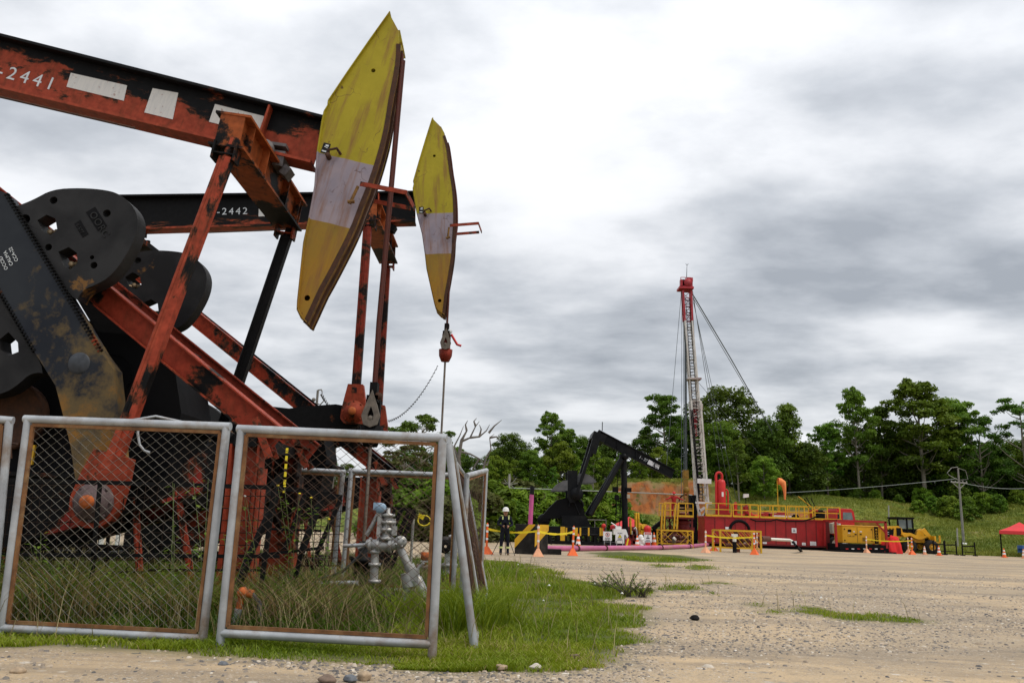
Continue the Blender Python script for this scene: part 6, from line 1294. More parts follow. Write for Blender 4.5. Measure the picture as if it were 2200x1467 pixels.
def tank():
    Y = 66.0; p = lambda a, b, y=Y: at(a, b, y); x0, x1 = p(1514, 1120).x, p(1779, 1120).x; z1 = (p(1514, 1112).z+p(1779, 1114).z)/2
    rt = root('mud_tank', ((x0+x1)/2, Y+1.2, 0), 'long red steel tank with vertical panel seams and a yellow railed walkway on top', 'tank')
    m = MB(); m.span((x0, Y, .22), (x1, Y+2.4, z1)); m.span((x0-.05, Y-.05, z1-.09), (x1+.05, Y+2.45, z1+.03)); m.build('tank_body', 'red_tank', rt, bevel=.02)
    m = MB()
    for k in range(1, 12): x = x0+(x1-x0)*k/12.2; m.box((x, Y-.012, (z1+.2)/2), (.05, .024, z1-.42))
    m.box(((x0+x1)/2, Y-.02, .28), (x1-x0, .05, .12)); m.box((x1-.1, Y-.05, z1/2), (.26, .12, z1)); m.build('panel_seam', 'red_seam', rt)
    m = MB(); m.span((x0+1, Y+.2, 0), (x1, Y+2.2, .2)); m.build('skid', 'black_steel', rt)
    for k, (a, b, w, h_) in enumerate(((1564, 1134, .40, .18), (1601, 1163, .32, .32), (1620, 1164, .34, .32), (1643, 1166, .3, .26), (1706, 1139, .36, .36), (1705.5, 1167, .44, .38), (1727, 1169, .28, .26), (1747, 1168, .46, .36), (1772, 1134, .1, .12), (1776, 1144, .1, .14))):
        q = p(a, b, Y-.03); m = MB(); m.box((q.x, Y-.035, q.z), (w, .012, h_)); o = m.build('placard', 'sign_white', rt)
        if w > .25 and k:
            m = MB()
            for r_ in range(3): m.box((q.x, Y-.043, q.z-h_*.25+r_*h_*.25), (w*.7, .004, .02))
            if k == 4: m.prism([(q.x-.12, q.z-.1), (q.x+.12, q.z-.1), (q.x, q.z+.12)], Y-.046, Y-.044)
            m.build('placard_marks', 'sign_grey', o)
    m = MB(); q = p(1590, 1127, Y-.2); m.tube([Vector((q.x+.75*math.cos(a), Y-.06, q.z-.45+.75*math.sin(a))) for a in [math.pi*(.05+.9*i/12) for i in range(13)]], .11, 8); m.build('suction_hose', 'black_steel', rt)
    m = MB(); m.tube([p(a, b, Y-.08) for a, b in ((1612, 1114), (1625, 1119), (1655, 1119), (1668, 1115), (1685, 1119), (1725, 1119), (1745, 1113), (1760, 1106))], .05, 6); m.build('cable', 'black_steel', rt)
    # walkway rail
    def railrun(xa, xb, yy, npost, name='railing', zt=.98, par=rt):
        r = MB(); za = z1+.03
        for h_ in (.05, .52, zt): r.bar((xa, yy, za+h_), (xb, yy, za+h_), .06, .06 if h_ > .1 else .14, up=(0, 0, 1))
        for k in range(npost+1): x = xa+(xb-xa)*k/npost; r.box((x, yy, za+zt/2), (.07, .07, zt))
        r.build(name, 'yellow_paint', par)
    w_ = (x1+1.0-x0)/5
    for i in range(5): railrun(x0+.1+w_*i, x0+w_*(i+1)-.06, Y-.03, 3 if i % 2 else 2)
    railrun(p(1588, 1100).x, p(1760, 1100).x, Y+2.3, 8)
    m = MB(); m.bar(p(1722, 1110, Y+.3), p(1762, 1090, Y+.3), .07, .07); m.bar((x1+1.0, Y, z1+.1), (x1+1.0, Y+2.2, z1+.1), .1, .1); m.span((x1, Y, z1-.05), (x1+1.1, Y+2.2, z1)); m.build('walkway_end', 'yellow_paint', rt)
    # things bolted on the deck
    for a, b, w, h_, mt in ((1570, 1108, .6, .35, 'red_tank'), (1600, 1108, 1.4, .3, 'red_bright'), (1618, 1101, 1.5, .18, 'cone_orange'), (1642, 1106, .8, .4, 'red_tank'), (1670, 1106, 1.6, .42, 'red_tank'), (1705, 1107, .7, .3, 'black_steel'), (1579, 1098, .22, 1.1, 'red_bright'), (1602, 1096, .3, .9, 'red_tank'), (1748, 1098, .5, .8, 'red_tank'), (1756, 1102, 1.0, .7, 'black_steel')):
        q = p(a, b, Y+1.2); m = MB(); m.box((q.x, Y+1.2, z1+h_/2), (w, .6, h_)); m.box((q.x+w*.2, Y+1.2, z1+h_+.05), (w*.4, .4, .1)); m.lathe((q.x-w*.2, Y+.88, z1+h_*.5), [(.001, -.05), (.09, -.05), (.09, .02)], 10, 'Y'); m.build('deck_machine', mt, rt, bevel=.02)
    q = p(1678, 1111, Y+.8); m = MB(); m.box((q.x, Y+.6, z1+.2), (1.5, .04, .16)); m.build('deck_sign', 'white_paint', rt)
    for a, b, c_ in ((1732, 1068, 1745), (1742, 1070, 1752), (1715, 1066, 1745), (1728, 1071, 1738)):
        m = MB(); m.tube([p(a, b, Y+1.6), p(c_, 1090, Y+1.6)], .04, 5); m.build('lever_rod', 'yellow_paint' if a < 1720 else 'black_steel', rt)
    rv = root('separator_vessel', (p(1549, 1100, Y+1.1).x, Y+1.1, z1), 'bright red upright vessel with a hooped top pipe standing on the tank', 'vessel')
    q = p(1549, 1030, Y+1.1); zb, zt = z1+.15, p(1549, 1029, Y+1.1).z; m = MB(); m.lathe((q.x, Y+1.1, 0), [(.001, zb), (.30, zb+.1), (.34, zb+.3), (.34, zt-.3), (.28, zt-.1), (.12, zt), (.001, zt)], 22); m.build('vessel_body', 'red_bright', rv)
    m = MB(); xl = q.x-.42; m.tube([(xl, Y+1.0, zb), (xl, Y+1.0, zt+.25)]+[(xl+.24-.24*math.cos(a), Y+1.0, zt+.25+.26*math.sin(a)) for a in [math.pi*i/8 for i in range(1, 8)]]+[(xl+.48, Y+1.0, zt+.25), (xl+.48, Y+1.05, zt-.1)], .10, 10)
    m.tube([(q.x+.3, Y+1.0, zt-.8), (q.x+.45, Y+1.0, zt-.85), (q.x+.5, Y+1.0, zt-1.0), (q.x+.5, Y+1.0, zb)], .07, 8); m.build('vent_pipe', 'red_bright', rv)
    m = MB(); m.box((q.x+.02, Y+.75, (zb+zt)/2+.2), (.14, .03, .36)); m.build('placard', 'white_paint', rv)
    m = MB(); m.prism([(q.x-.5, zb-.1), (q.x+.5, zb-.1), (q.x+.35, zb+.7), (q.x-.35, zb+.7)], Y+.7, Y+.78); m.box((q.x, Y+1.1, zb), (1.1, .9, .16)); m.build('stand', 'red_tank', rv)
    # floodlight and windsock on the deck
    rf = root('floodlight', (p(1602, 1090, Y+2).x, Y+2, z1), 'white floodlight on a thin pole above the tank rail', 'floodlight')
    q = p(1602, 1066, Y+2); m = MB(); m.tube([(q.x, Y+2, z1), q], .03, 6); m.build('pole', 'black_steel', rf); m = MB(); m.prism([(q.x-.2, q.z-.12), (q.x+.2, q.z-.05), (q.x+.2, q.z+.2), (q.x-.15, q.z+.2)], Y+1.8, Y+2.1); m.build('lamp_head', 'white_paint', rf)
    rs = root('windsock', (p(1670, 1090, Y+1.5).x, Y+1.5, z1), 'limp orange windsock drooping from a yellow pole above the tank', 'windsock')
    q = p(1670, 1040, Y+1.5); m = MB(); m.tube([(q.x, Y+1.5, z1), (q.x, Y+1.5, q.z+.3)], .035, 6); m.build('pole', 'yellow_paint', rs)
    pts = [p(a, b, Y+1.5) for a, b in ((1671, 1033), (1677, 1034), (1682, 1037), (1684.5, 1046), (1686, 1058), (1686.5, 1073))]; m = MB(); m.tube(pts, [.27, .27, .25, .17, .11, .06], 12, cap=False); m.build('sock', 'orange_sock', rs)
plain('red_seam', (.12, .008, .009), .6, 0, .2, 3); plain('sign_grey', (.25, .25, .27), .6)
tank()
# ------------------------------------------------------------------ work platform, blowout preventer, lattice cages
def platform():
    Y = 60.0; p = lambda a, b, y=Y: at(a, b, y); rt = root('work_platform', (p(1455, 1170).x, Y, 0), 'yellow work platform with ladders in front of the orange earth cut', 'platform')
    zf = p(1455, 1110).z; m = MB(); m.span((p(1429, 1110).x, Y, zf-.12), (p(1491, 1110).x, Y+2.0, zf)); m.build('deck', 'red_seam', rt)
    m = MB(); a = p(1457, 1108); b = p(1489, 1108); m.span((a.x, Y-.03, zf), (b.x, Y, zf+.14)); m.build('kick_plate', 'yellow_paint', rt)
    for a, b, c_, d in ((1425.5, 1083, 1423.5, 1136), (1454, 1083, 1450.5, 1136)):
        m = MB()
        for dx in (-.10, .10): m.bar(p(a, b)+Vector((dx, -.05, 0)), p(c_, d)+Vector((dx, -.05, 0)), .09, .09); m.bar(p(a, b)+Vector((dx+.12, .3, 0)), p(c_, d)+Vector((dx+.12, .3, 0)), .06, .06)
        for k in range(8): q = p(a, b).lerp(p(c_, d), k/8); m.bar(q+Vector((-.1, 0, 0)), q+Vector((.22, .3, 0)), .03, .03)
        m.build('ladder', 'yellow_paint', rt)
    for (a, b) in ((1427, 1452), (1457, 1489)):
        A = p(a, 1100); B = p(b, 1100)
        for yy in (Y, Y+2.0):
            m = MB()
            for h_ in (.45, .95): m.tube([(A.x, yy, zf+h_), (B.x, yy, zf+h_)], .03, 6)
            for x in (A.x, (A.x+B.x)/2, B.x): m.tube([(x, yy, zf), (x, yy, zf+.95)], .035, 6)
            m.build('railing', 'yellow_paint', rt)
    for x in (1430, 1449, 1488):
        m = MB(); q = p(x, 1120); m.box((q.x, Y+.2, zf/2), (.12, .12, zf)); m.box((q.x, Y+1.8, zf/2), (.12, .12, zf)); m.bar((q.x, Y+.2, .2), (q.x, Y+1.8, zf-.2), .08, .08); m.build('leg', 'red_seam', rt)
    m = MB(); m.bar(p(1431, 1113), p(1448, 1136), .07, .07); m.bar(p(1448, 1113), p(1431, 1136), .07, .07); m.build('brace', 'rust_dark', rt)
    rb = root('blowout_preventer', (p(1474, 1170).x, Y+1, 0), 'dark red blowout preventer stack under the yellow platform', 'valve stack')
    x = p(1474, 1150).x; m = MB(); m.lathe((x, Y+1, 0), [(.001, 0), (.3, 0), (.3, .5), (.22, .52), (.22, .8), (.45, .82), (.48, 1.5), (.45, 1.6), (.62, 1.62), (.62, 1.8), (.34, 1.85), (.30, 2.2), (.45, 2.22), (.45, 2.35), (.001, 2.36)], 16); m.box((x, Y+.9, 1.2), (1.5, .4, .35)); m.build('stack_body', 'red_seam', rb)
    rtb = root('tubing_tongs', (x, Y+1, zf), 'hanging yellow and black hook block and tongs above the platform', 'hook block')
    t0 = p(1473, 1019, Y+1); m = MB(); m.box(t0, (.40, .3, .62)); m.box(t0+Vector((0, -.16, .05)), (.26, .04, .4)); m.box(t0-Vector((0, 0, .65)), (.32, .25, .6)); m.lathe((t0.x, Y+.8, t0.z-1.1), [(.001, -.1), (.22, -.1), (.22, .1), (.001, .1)], 14, 'Y'); m.bar(t0-Vector((.15, 0, 1)), t0-Vector((.12, 0, 1.7)), .09, .09); m.bar(t0-Vector((-.15, 0, 1)), t0-Vector((-.12, 0, 1.7)), .09, .09); m.box(t0-Vector((0, 0, 1.9)), (.22, .25, .45)); m.build('hook_block', 'ochre_metal', rtb)
    m = MB(); m.tube([t0-Vector((0, 0, 2.1)), (t0.x, Y+1, zf+.2)], .06, 6); q = p(1474, 1094, Y+1); m.box(q, (1.1, .5, .14)); m.box(q+Vector((-.2, 0, .25)), (.5, .3, .2)); m.tube([q+Vector((.0, 0, .55))+Vector((.5*math.cos(a), 0, .5*math.sin(a)))for a in [math.pi*i/8 for i in range(-1, 9)]], .05, 5); m.tube([q+Vector((.3, 0, .0)), q+Vector((.3, 0, -.8))], .06, 5); m.build('tongs', 'black_steel', rtb)
    m = MB(); m.box(q+Vector((-.3, -.2, .42)), (.7, .2, .12)); m.box(q+Vector((.1, -.2, .02)), (.5, .25, .18)); m.build('tong_guard', 'ochre_metal', rtb)
plain('ochre_metal', (.22, .12, .012), .6, 0, .3, 4, (.04, .03, .02), .6)
platform()
def cage(x0, x1, yt, yb, Y, dpt, label, tilt, inner):
    a = at(x0, yt, Y); b = at(x1, yt, Y); zt = a.z; rt = root('lattice_cage', ((a.x+b.x)/2, Y+dpt/2, 0), label, 'cage', 'yellow lattice cages round the cellar valves'); xa, xb = a.x, b.x
    for yy in (Y, Y+dpt):
        for x in (xa, xb): m = MB(); m.box((x, yy, zt/2), (.10, .10, zt)); m.build('post', 'yellow_paint', rt)
        m = MB(); m.box(((xa+xb)/2, yy, zt-.04), (xb-xa, .08, .10)); m.box(((xa+xb)/2, yy, .25), (xb-xa, .06, .07)); m.build('rail', 'yellow_paint', rt)
        m = MB(); w = xb-xa
        if tilt: 
            for k in range(7):
                q = xa+w*(k/7); m.bar((q, yy+.02, zt-.08), (min(xb, q+w*.34), yy+.02, .3 if q+w*.34 < xb else zt-(zt-.38)*(xb-q)/(w*.34)), .03, .05, up=(0, 1, 0))
        else:
            for k in range(-1, 6):
                for sg in (1, -1):
                    s0, s1 = xa+w*k/5, xa+w*(k+2)/5; z0, z1_ = (.3, zt-.08) if sg > 0 else (zt-.08, .3); ta = max(0, (xa-s0)/(s1-s0)); tb = min(1, (xb-s0)/(s1-s0))
                    if tb > ta and not (w*.38 < (s0+(s1-s0)*(ta+tb)/2-xa) < w*.62): m.bar((s0+(s1-s0)*ta, yy+.02*sg, z0+(z1_-z0)*ta), (s0+(s1-s0)*tb, yy+.02*sg, z0+(z1_-z0)*tb), .03, .04, up=(0, 1, 0))
        m.build('lattice', 'yellow_paint', rt)
    for x in (xa, xb): m = MB(); m.box((x, Y+dpt/2, zt-.04), (.07, dpt-.1, .09)); m.build('side_rail', 'yellow_paint', rt)
    rv = root('cellar_valves', ((xa+xb)/2, Y+dpt/2, 0), inner, 'valves'); xc = (xa+xb)/2
    m = MB(); m.lathe((xc, Y+dpt/2, 0), [(.2, 0), (.2, .3), (.3, .32), (.3, .42), (.16, .44), (.16, .7), (.28, .72), (.28, .82), (.15, .84), (.15, zt*.9), (.24, zt*.92), (.001, zt*.95)], 14)
    m.tube([(xc-.9, Y+dpt/2, zt*.55), (xc+.9, Y+dpt/2, zt*.55)], .12, 8); m.tube([(xc-.7, Y+dpt/2-.2, zt*.3), (xc+.7, Y+dpt/2-.2, zt*.35)], .1, 8)
    for s in (-.6, -.3, .35, .65): m.lathe((xc+s, Y+dpt/2, zt*.55), [(.001, -.05), (.2, -.05), (.2, .05), (.001, .05)], 12, 'X')
    m.build('valve_body', 'rusty_valve', rv)
plain('rusty_valve', (.10, .03, .018), .75, 0, .5, 6)
cage(1421, 1488, 1137, 1173, 57.5, 1.6, 'small yellow lattice cage below the work platform', False, 'rust brown valve tree inside the small yellow cage')
cage(1547, 1634, 1137, 1182, 50.5, 1.8, 'larger yellow cage with slanting bars in front of the red tank', True, 'rust brown valves and flanged pipes inside the larger yellow cage')
q0 = [at(1578, 1151, 50), at(1578, 1163, 50)]; m = MB(); m.tube([q0[0], q0[1]], .11, 10); m.box(q0[0]+Vector((0, 0, .05)), (.34, .2, .14)); wv = tag(m.build('white_valve', 'white_pipe', origin=(q0[1].x, 50, 0)), 'short white capped valve pipe with a black lower half in front of the larger cage', 'valve'); m = MB(); m.tube([q0[1], (q0[1].x, 50, 0)], .12, 10); m.build('lower_pipe', 'black_steel', wv)
pl = [at(1634, 1157, 51.5), at(1652, 1157.5, 53), at(1697, 1160, 53), at(1704, 1164, 52.5)]; m = MB(); m.tube(pl, .09, 10); fl = tag(m.build('white_flow_pipe', 'white_pipe', origin=(pl[1].x, 53, 0)), 'white pipe running right from the larger cage, ending in a black hose', 'pipe')
m = MB(); m.tube([pl[3], at(1712, 1174, 52), G(1722, 1184)], .09, 8); m.build('black_hose', 'black_steel', fl); m = MB(); m.tube([at(1634, 1157, 51.5), at(1651, 1157.4, 53)], .18, 10); m.build('flange', 'rusty_valve', fl)
# machinery left of the platform: pump skid, small yellow machine, sacks, red fairing
rt = root('mixing_machine', tuple(G(1368, 1172)), 'yellow and dark red mixing machine under the small red canopy', 'machine'); Y = 56
for a, b, w, h_, mt in ((1366, 1128, .12, 1.6, 'yellow_paint'), (1371, 1133, .10, 1.9, 'yellow_paint'), (1354, 1134, .10, 1.3, 'yellow_paint'), (1380, 1132, .5, .4, 'yellow_paint'), (1386, 1139, .7, .55, 'yellow_paint'), (1362, 1150, .7, 1.1, 'red_seam'), (1366, 1155, .5, .9, 'red_bright'), (1358, 1144, .42, .42, 'beige_box'), (1363, 1152, .5, .3, 'yellow_paint')):
    q = at(a, b, Y); m = MB(); m.box((q.x, Y, q.z), (w, .5, h_)); m.box((q.x+w*.1, Y-.28, q.z), (w*.6, .06, h_*.6)); m.build('machine_part' if mt != 'beige_box' else 'control_box', mt, rt, bevel=.02)
m = MB(); m.tube([at(1362, 1136, Y-.4), at(1365, 1132, Y-.4), at(1368, 1140, Y-.4), at(1369, 1160, Y-.4)], .05, 6); m.build('hose', 'galvanised', rt)
m = MB(); pts = [(a, b) for a, b in [(1343, 1174), (1346, 1157), (1351, 1155), (1356, 1163), (1355, 1174), (1351, 1177)]]; m.prism([(at(a, b, 48).x, at(a, b, 48).z) for a, b in pts], 48, 48.25); o = m.build('leaning_shield', 'red_bright', origin=G(1350, 1177)); tag(o, 'red shield with a yellow stripe leaning on the pink pipe', 'shield'); m = MB(); m.prism([(at(a, b, 47.9).x, at(a, b, 47.9).z) for a, b in [(1345, 1172), (1349, 1156), (1351.5, 1157), (1348, 1174)]], 47.95, 47.99); m.build('stripe', 'tape_yellow', o)
q = at(1391, 1136, 55); m = MB(); m.sphere(q, .24, 8, (1, 1, 1)); m.tube([q, q-Vector((0, 0, 1.1))], .22, 12); tag(m.build('red_hood', 'red_bright', origin=(q.x, 55, 0)), 'glossy red rounded hood above the third sign', 'hood')
for i, (a, b, s) in enumerate(((1376, 1167, .5), (1379.5, 1160, .5), (1377, 1155, .4))):
    q = at(a, b, 53); m = MB(); m.sphere(q, .17, 6, (1.0, .8, 1.2)); m.sphere(q+Vector((.06, -.06, -.12)), .14, 5); tag(m.build('white_sack', 'white_paint', origin=q), ('white sack at the foot of the pile left of the third sign', 'white sack leaning right in the pile by the third sign', 'white sack on top of the pile by the third sign')[i], 'sack')
q = at(1330, 1142, 54); m = MB(); m.box(q, (.75, .6, .35)); m.box(q+Vector((-.05, 0, .25)), (.35, .35, .2)); m.tube([q+Vector((-.1, 0, .3)), q+Vector((-.5, 0, .55))], .04, 6); m.box(q-Vector((-.05, 0, .45)), (.5, .5, .5)); tag(m.build('white_tote', 'white_paint', origin=(q.x, 54, 0)), 'white plastic tank with a raised spout behind the electric sign', 'tank')
m = MB(); m.box(at(1405, 1135, 64)-Vector((0, 0, .9)), (4.2, 2, 1.6)); m.bar(at(1402, 1136, 63), at(1425, 1118, 63), .4, .3); o = m.build('pump_skid', 'black_steel', origin=(at(1405, 1135, 64).x, 64, 0), bevel=.04); tag(o, 'low black pump skid with a raised boom in the shade left of the platform', 'machine')
q = at(1448, 1160, 57); m = MB(); m.tube([G(1447, 1175), at(1448, 1157, 56.8)], .13, 10); o = m.build('grey_standpipe', 'grey_casting', origin=G(1447, 1175)); tag(o, 'grey standpipe with a white elbow behind the cone at the small cage', 'pipe'); m = MB(); m.tube([at(1448, 1158, 56.7), at(1451, 1155, 56.7)], .13, 8); m.build('elbow', 'white_pipe', o)
# ------------------------------------------------------------------ generator in its red frame
def generator():
    Y = 63.5; p = lambda a, b, y=Y: at(a, b, y); rt = root('generator', (p(1850, 1170).x, Y, 0), 'yellow enclosed generator set standing in a red steel frame', 'generator')
    x0, x1 = p(1810, 1150).x, p(1893, 1150).x; zb, zt = p(1850, 1167).z, p(1850, 1130).z
    m = MB(); m.span((x0, Y, zb), (x1, Y+1.6, zt)); m.span((x0-.03, Y-.03, zt-.02), (x1+.03, Y+1.63, zt+.05)); m.build('enclosure', 'yellow_machine', rt, bevel=.03)
    for xx in (1842, 1875): m = MB(); q = p(xx, 1148); m.box((q.x, Y-.008, (zb+zt)/2), (.03, .012, zt-zb-.15)); m.build('door_seam', 'ochre_metal', rt)
    for a, b, w, h_, mt in ((1825, 1139.5, .26, .18, 'black_steel'), (1838, 1147.5, .14, .08, 'black_steel'), (1849, 1147.5, .14, .08, 'black_steel'), (1857, 1158, .26, .26, 'ochre_metal'), (1824, 1144.5, .14, .06, 'white_paint'), (1834.5, 1141.5, .10, .08, 'white_paint'), (1849, 1141.5, .16, .08, 'white_paint'), (1814, 1136, .07, .09, 'black_steel'), (1872, 1137, .07, .09, 'black_steel'), (1815, 1160, .07, .09, 'black_steel'), (1873, 1161, .07, .09, 'black_steel'), (1882.5, 1149, .28, 1.2, 'black_steel')):
        q = p(a, b); m = MB(); m.box((q.x, Y-.02, q.z), (w, .03, h_)); m.build('panel' if w > .1 else 'hinge', mt, rt)
    m = MB(); q = p(1882.5, 1149); 
    for k in range(5): m.lathe((q.x, Y-.045, q.z-.42+k*.2), [(.04, -.004), (.075, -.004), (.075, .004), (.04, .004)], 10, 'Y')
    m.build('side_lettering', 'yellow_paint', rt)
    q = p(1828, 1152.5); m = MB(); m.text('TWR-135', .13, (q.x, Y-.01, q.z), 0, depth=.003, align='CENTER'); m.build('number', 'sign_black', rt)
    fx0, fx1 = p(1791, 1120).x, p(1899, 1120).x; zf = p(1850, 1119.5).z
    for yy in (Y-.35, Y+1.9):
        m = MB(); m.bar((fx0, yy, zf), (fx1, yy, zf), .14, .14, up=(0, 0, 1)); m.box((fx1-.05, yy, zf/2+.2), (.16, .14, zf-.3)); m.bar((fx1-.1, yy, zf-.75), (fx1-.75, yy, zf-.05), .10, .10); m.box((fx0, yy, zf/2+.2), (.14, .14, zf-.3)); m.build('frame', 'red_tank', rt)
    m = MB(); m.box((fx1-.05, Y+.8, zf), (.14, 2.3, .14)); m.box((fx0+.05, Y+.8, zf), (.14, 2.3, .14)); m.build('frame_end', 'red_tank', rt)
    m = MB(); m.span((p(1800, 1180).x, Y-.4, .12), (p(1914, 1180).x, Y+2, zb-.06)); m.span((p(1790, 1180).x, Y-.6, 0), (p(1918, 1180).x, Y+2.2, .11)); m.build('skid', 'black_steel', rt)
    for k in range(7): q = p(1820+k*12.5, 1178.5, Y-.42); m = MB(); m.box((q.x, Y-.41, q.z), (.2, .01, .07)); m.build('reflector_strip', 'white_paint' if k % 2 else 'red_bright', rt)
    q = p(1861, 1124, Y+.8); m = MB(); m.box((q.x, Y+.8, zt+.22), (1.4, .9, .35)); m.build('roof_box', 'ochre_metal', rt)
generator()
def tarp():
    g0 = G(1921, 1189); rt = root('red_tarpaulin', tuple(g0), 'crumpled bright red tarpaulin draped over a heap right of the generator', 'tarpaulin'); n_, k_ = 44, 12
    V = []; Fc = []; cx = g0.x
    for j in range(k_+1):
        t = j/k_
        for i in range(n_):
            a = 2*math.pi*i/n_; rr = (.88-.34*t**1.5)*(1+.13*math.sin(a*7+t*2)*(1-t*.5)+.08*math.sin(a*13+2*t)); tw = 1.0 if t < 1 else .2
            sl = .16*math.cos(a); z = (1.05*t)*(1+sl*1.3+.06*math.sin(a*5+1))
            V.append((cx+rr*tw*math.cos(a), g0.y+.7+rr*tw*math.sin(a)*.8, max(.01, z)))
    for j in range(k_):
        for i in range(n_): Fc.append((j*n_+i, j*n_+(i+1) % n_, (j+1)*n_+(i+1) % n_, (j+1)*n_+i))
    m = MB(); m.add(V, Fc, True); m.add(V[-n_:], [tuple(range(n_))]); m.build('cloth', 'red_cloth', rt)
tarp()
# ------------------------------------------------------------------ wheel loader
def loader():
    Y = 67.0; p = lambda a, b, y=Y: at(a, b, y); rt = root('wheel_loader', (p(1970, 1180).x, Y+1, 0), 'yellow articulated wheel loader with a black cab facing right', 'wheel loader')
    pz = lambda l: [(p(a, b).x, p(a, b).z) for a, b in l]
    m = MB(); m.prism(pz([(1900, 1133), (1931, 1129), (1938, 1134), (1941, 1143), (1960, 1146), (1963, 1150), (1938, 1152), (1930, 1162), (1901, 1160)]), Y+.1, Y+2.0); m.build('engine_hood', 'yellow_machine', rt, bevel=.05)
    m = MB(); m.prism(pz([(1900, 1137), (1921, 1137), (1920, 1151), (1903, 1154)]), Y+.05, Y+.12); m.box((p(1932, 1142).x, Y+.07, p(1932, 1142).z), (.35, .05, .6)); m.build('grille', 'black_steel', rt)
    m = MB(); m.text('C', .26, (p(1906, 1147).x, Y+.03, p(1906, 1147).z), 0, depth=.004); m.build('side_lettering', 'white_paint', rt)
    for k in range(3): m = MB(); q = p(1905+k*7, 1135.5, Y+.05); m.box(q, (.16, .05, .06)); m.build('vent', 'black_steel', rt)
    m = MB(); cx = [(1931, 1114), (1963, 1114), (1966, 1146), (1940, 1146), (1934, 1136)]; z = pz(cx)
    for a, b in zip(z, z[1:]+z[:1]):
        for yy in (Y+.25, Y+1.75): m.bar((a[0], yy, a[1]), (b[0], yy, b[1]), .09, .09, up=(0, 1, 0))
    q = p(1952, 1130); m.bar((q.x, Y+.25, p(1952, 1114).z), (q.x, Y+.25, p(1952, 1146).z), .09, .09, up=(0, 1, 0)); m.box((p(1947.5, 1113.5).x, Y+1, p(1947, 1113.5).z+.05), (1.4, 1.7, .12)); m.prism(pz([(1952, 1136), (1965, 1136), (1967, 1150), (1945, 1150)]), Y+.3, Y+1.7); m.build('cab', 'black_steel', rt)
    m = MB(); m.prism(pz([(1932.5, 1116), (1951, 1116), (1951, 1135), (1936, 1135)]), Y+.29, Y+.31); m.prism(pz([(1953.5, 1116), (1962, 1116), (1964, 1134), (1953.5, 1134)]), Y+.29, Y+.31); m.build('window', 'glass_light', rt)
    for xx, r in ((1953, .52), (2000, .52)):
        q = p(xx, 1167); zc = r; x = q.x
        for yy in (Y, Y+2.0):
            m = MB(); m.lathe((x, yy, zc), [(.25, -.22), (r-.08, -.24), (r, -.15), (r, .15), (r-.08, .24), (.25, .22)], 26, 'Y')
            for k in range(20): a = k*math.pi/10; m.box((x+r*math.cos(a), yy, zc+r*math.sin(a)), (.05, .36, .06), (0, -a, 0))
            w_ = m.build('wheel', 'tyre', rt); m = MB(); m.lathe((x, yy-.13, zc), [(.001, -.04), (.1, -.05), (.12, 0), (.2, .02), (.27, -.06)], 18, 'Y'); m.build('rim', 'yellow_machine', w_)
    m = MB(); m.prism(pz([(1935, 1147), (1953, 1144), (1967, 1150), (1970, 1158), (1964, 1156), (1953, 1150), (1940, 1153)]), Y-.25, Y+.1); m.build('fender', 'yellow_machine', rt)
    m = MB(); m.prism(pz([(1976, 1138), (1984, 1135), (1990, 1150), (1998, 1152), (1985, 1158), (1974, 1158), (1972, 1150)]), Y+.3, Y+.6); m.bar(p(1978, 1138), p(1992, 1150), .1, .14); m.bar(p(1983, 1136, Y+.5), p(2006, 1165, Y+.5), .18, .26); m.box(p(1968, 1158, Y+1), (1.0, .8, .5)); m.build('lift_arm', 'yellow_machine', rt)
    m = MB(); m.box(p(1975, 1146, Y+1), (.5, .6, .7)); m.box(p(1972, 1162, Y+1), (1.6, .6, .45)); m.build('articulation', 'black_steel', rt)
    m = MB(); q = p(2005, 1162); m.box((q.x+.1, Y+1, q.z+.05), (.12, 2.3, .7)); m.bar((q.x+.1, Y+.4, q.z-.1), (q.x+.75, Y+.4, q.z-.1), .1, .08); m.bar((q.x+.1, Y+1.6, q.z-.1), (q.x+.75, Y+1.6, q.z-.1), .1, .08); m.box((q.x+.72, Y+.4, q.z+.15), (.1, .1, .6)); m.build('fork', 'yellow_machine', rt)
    m = MB(); m.tube([p(1928, 1128, Y+1), p(1927, 1120, Y+1)], .04, 6); m.tube([p(1934, 1126, Y+1.4), p(1935, 1120, Y+1.4)], .03, 6); m.build('exhaust', 'black_steel', rt)
loader()
for i, (x0, x1, y_, Yy) in enumerate(((2005, 2030, 1169, 66), (2028, 2054, 1170, 65), (2067, 2094, 1173, 64.5))):
    a = at(x0, y_, Yy); b = at(x1, y_, Yy); rt = root('pipe_trestle', ((a.x+b.x)/2, Yy, 0), ('black pipe trestle nearest the wheel loader', 'middle black pipe trestle on the grass edge', 'separate black pipe trestle right of the utility pole')[i], 'trestle', 'black trestles on the grass edge')
    m = MB(); m.bar((a.x, Yy, a.z), (b.x, Yy, b.z), .09, .09); m.bar((a.x, Yy, .3), (b.x, Yy, .25), .06, .06); m.build('rail', 'black_steel', rt)
    for q in (a, b): m = MB(); m.box((q.x, Yy, q.z/2+.15), (.07, .07, q.z+.3)); m.box((q.x, Yy, .04), (.08, .6, .06)); m.build('leg', 'black_steel', rt)
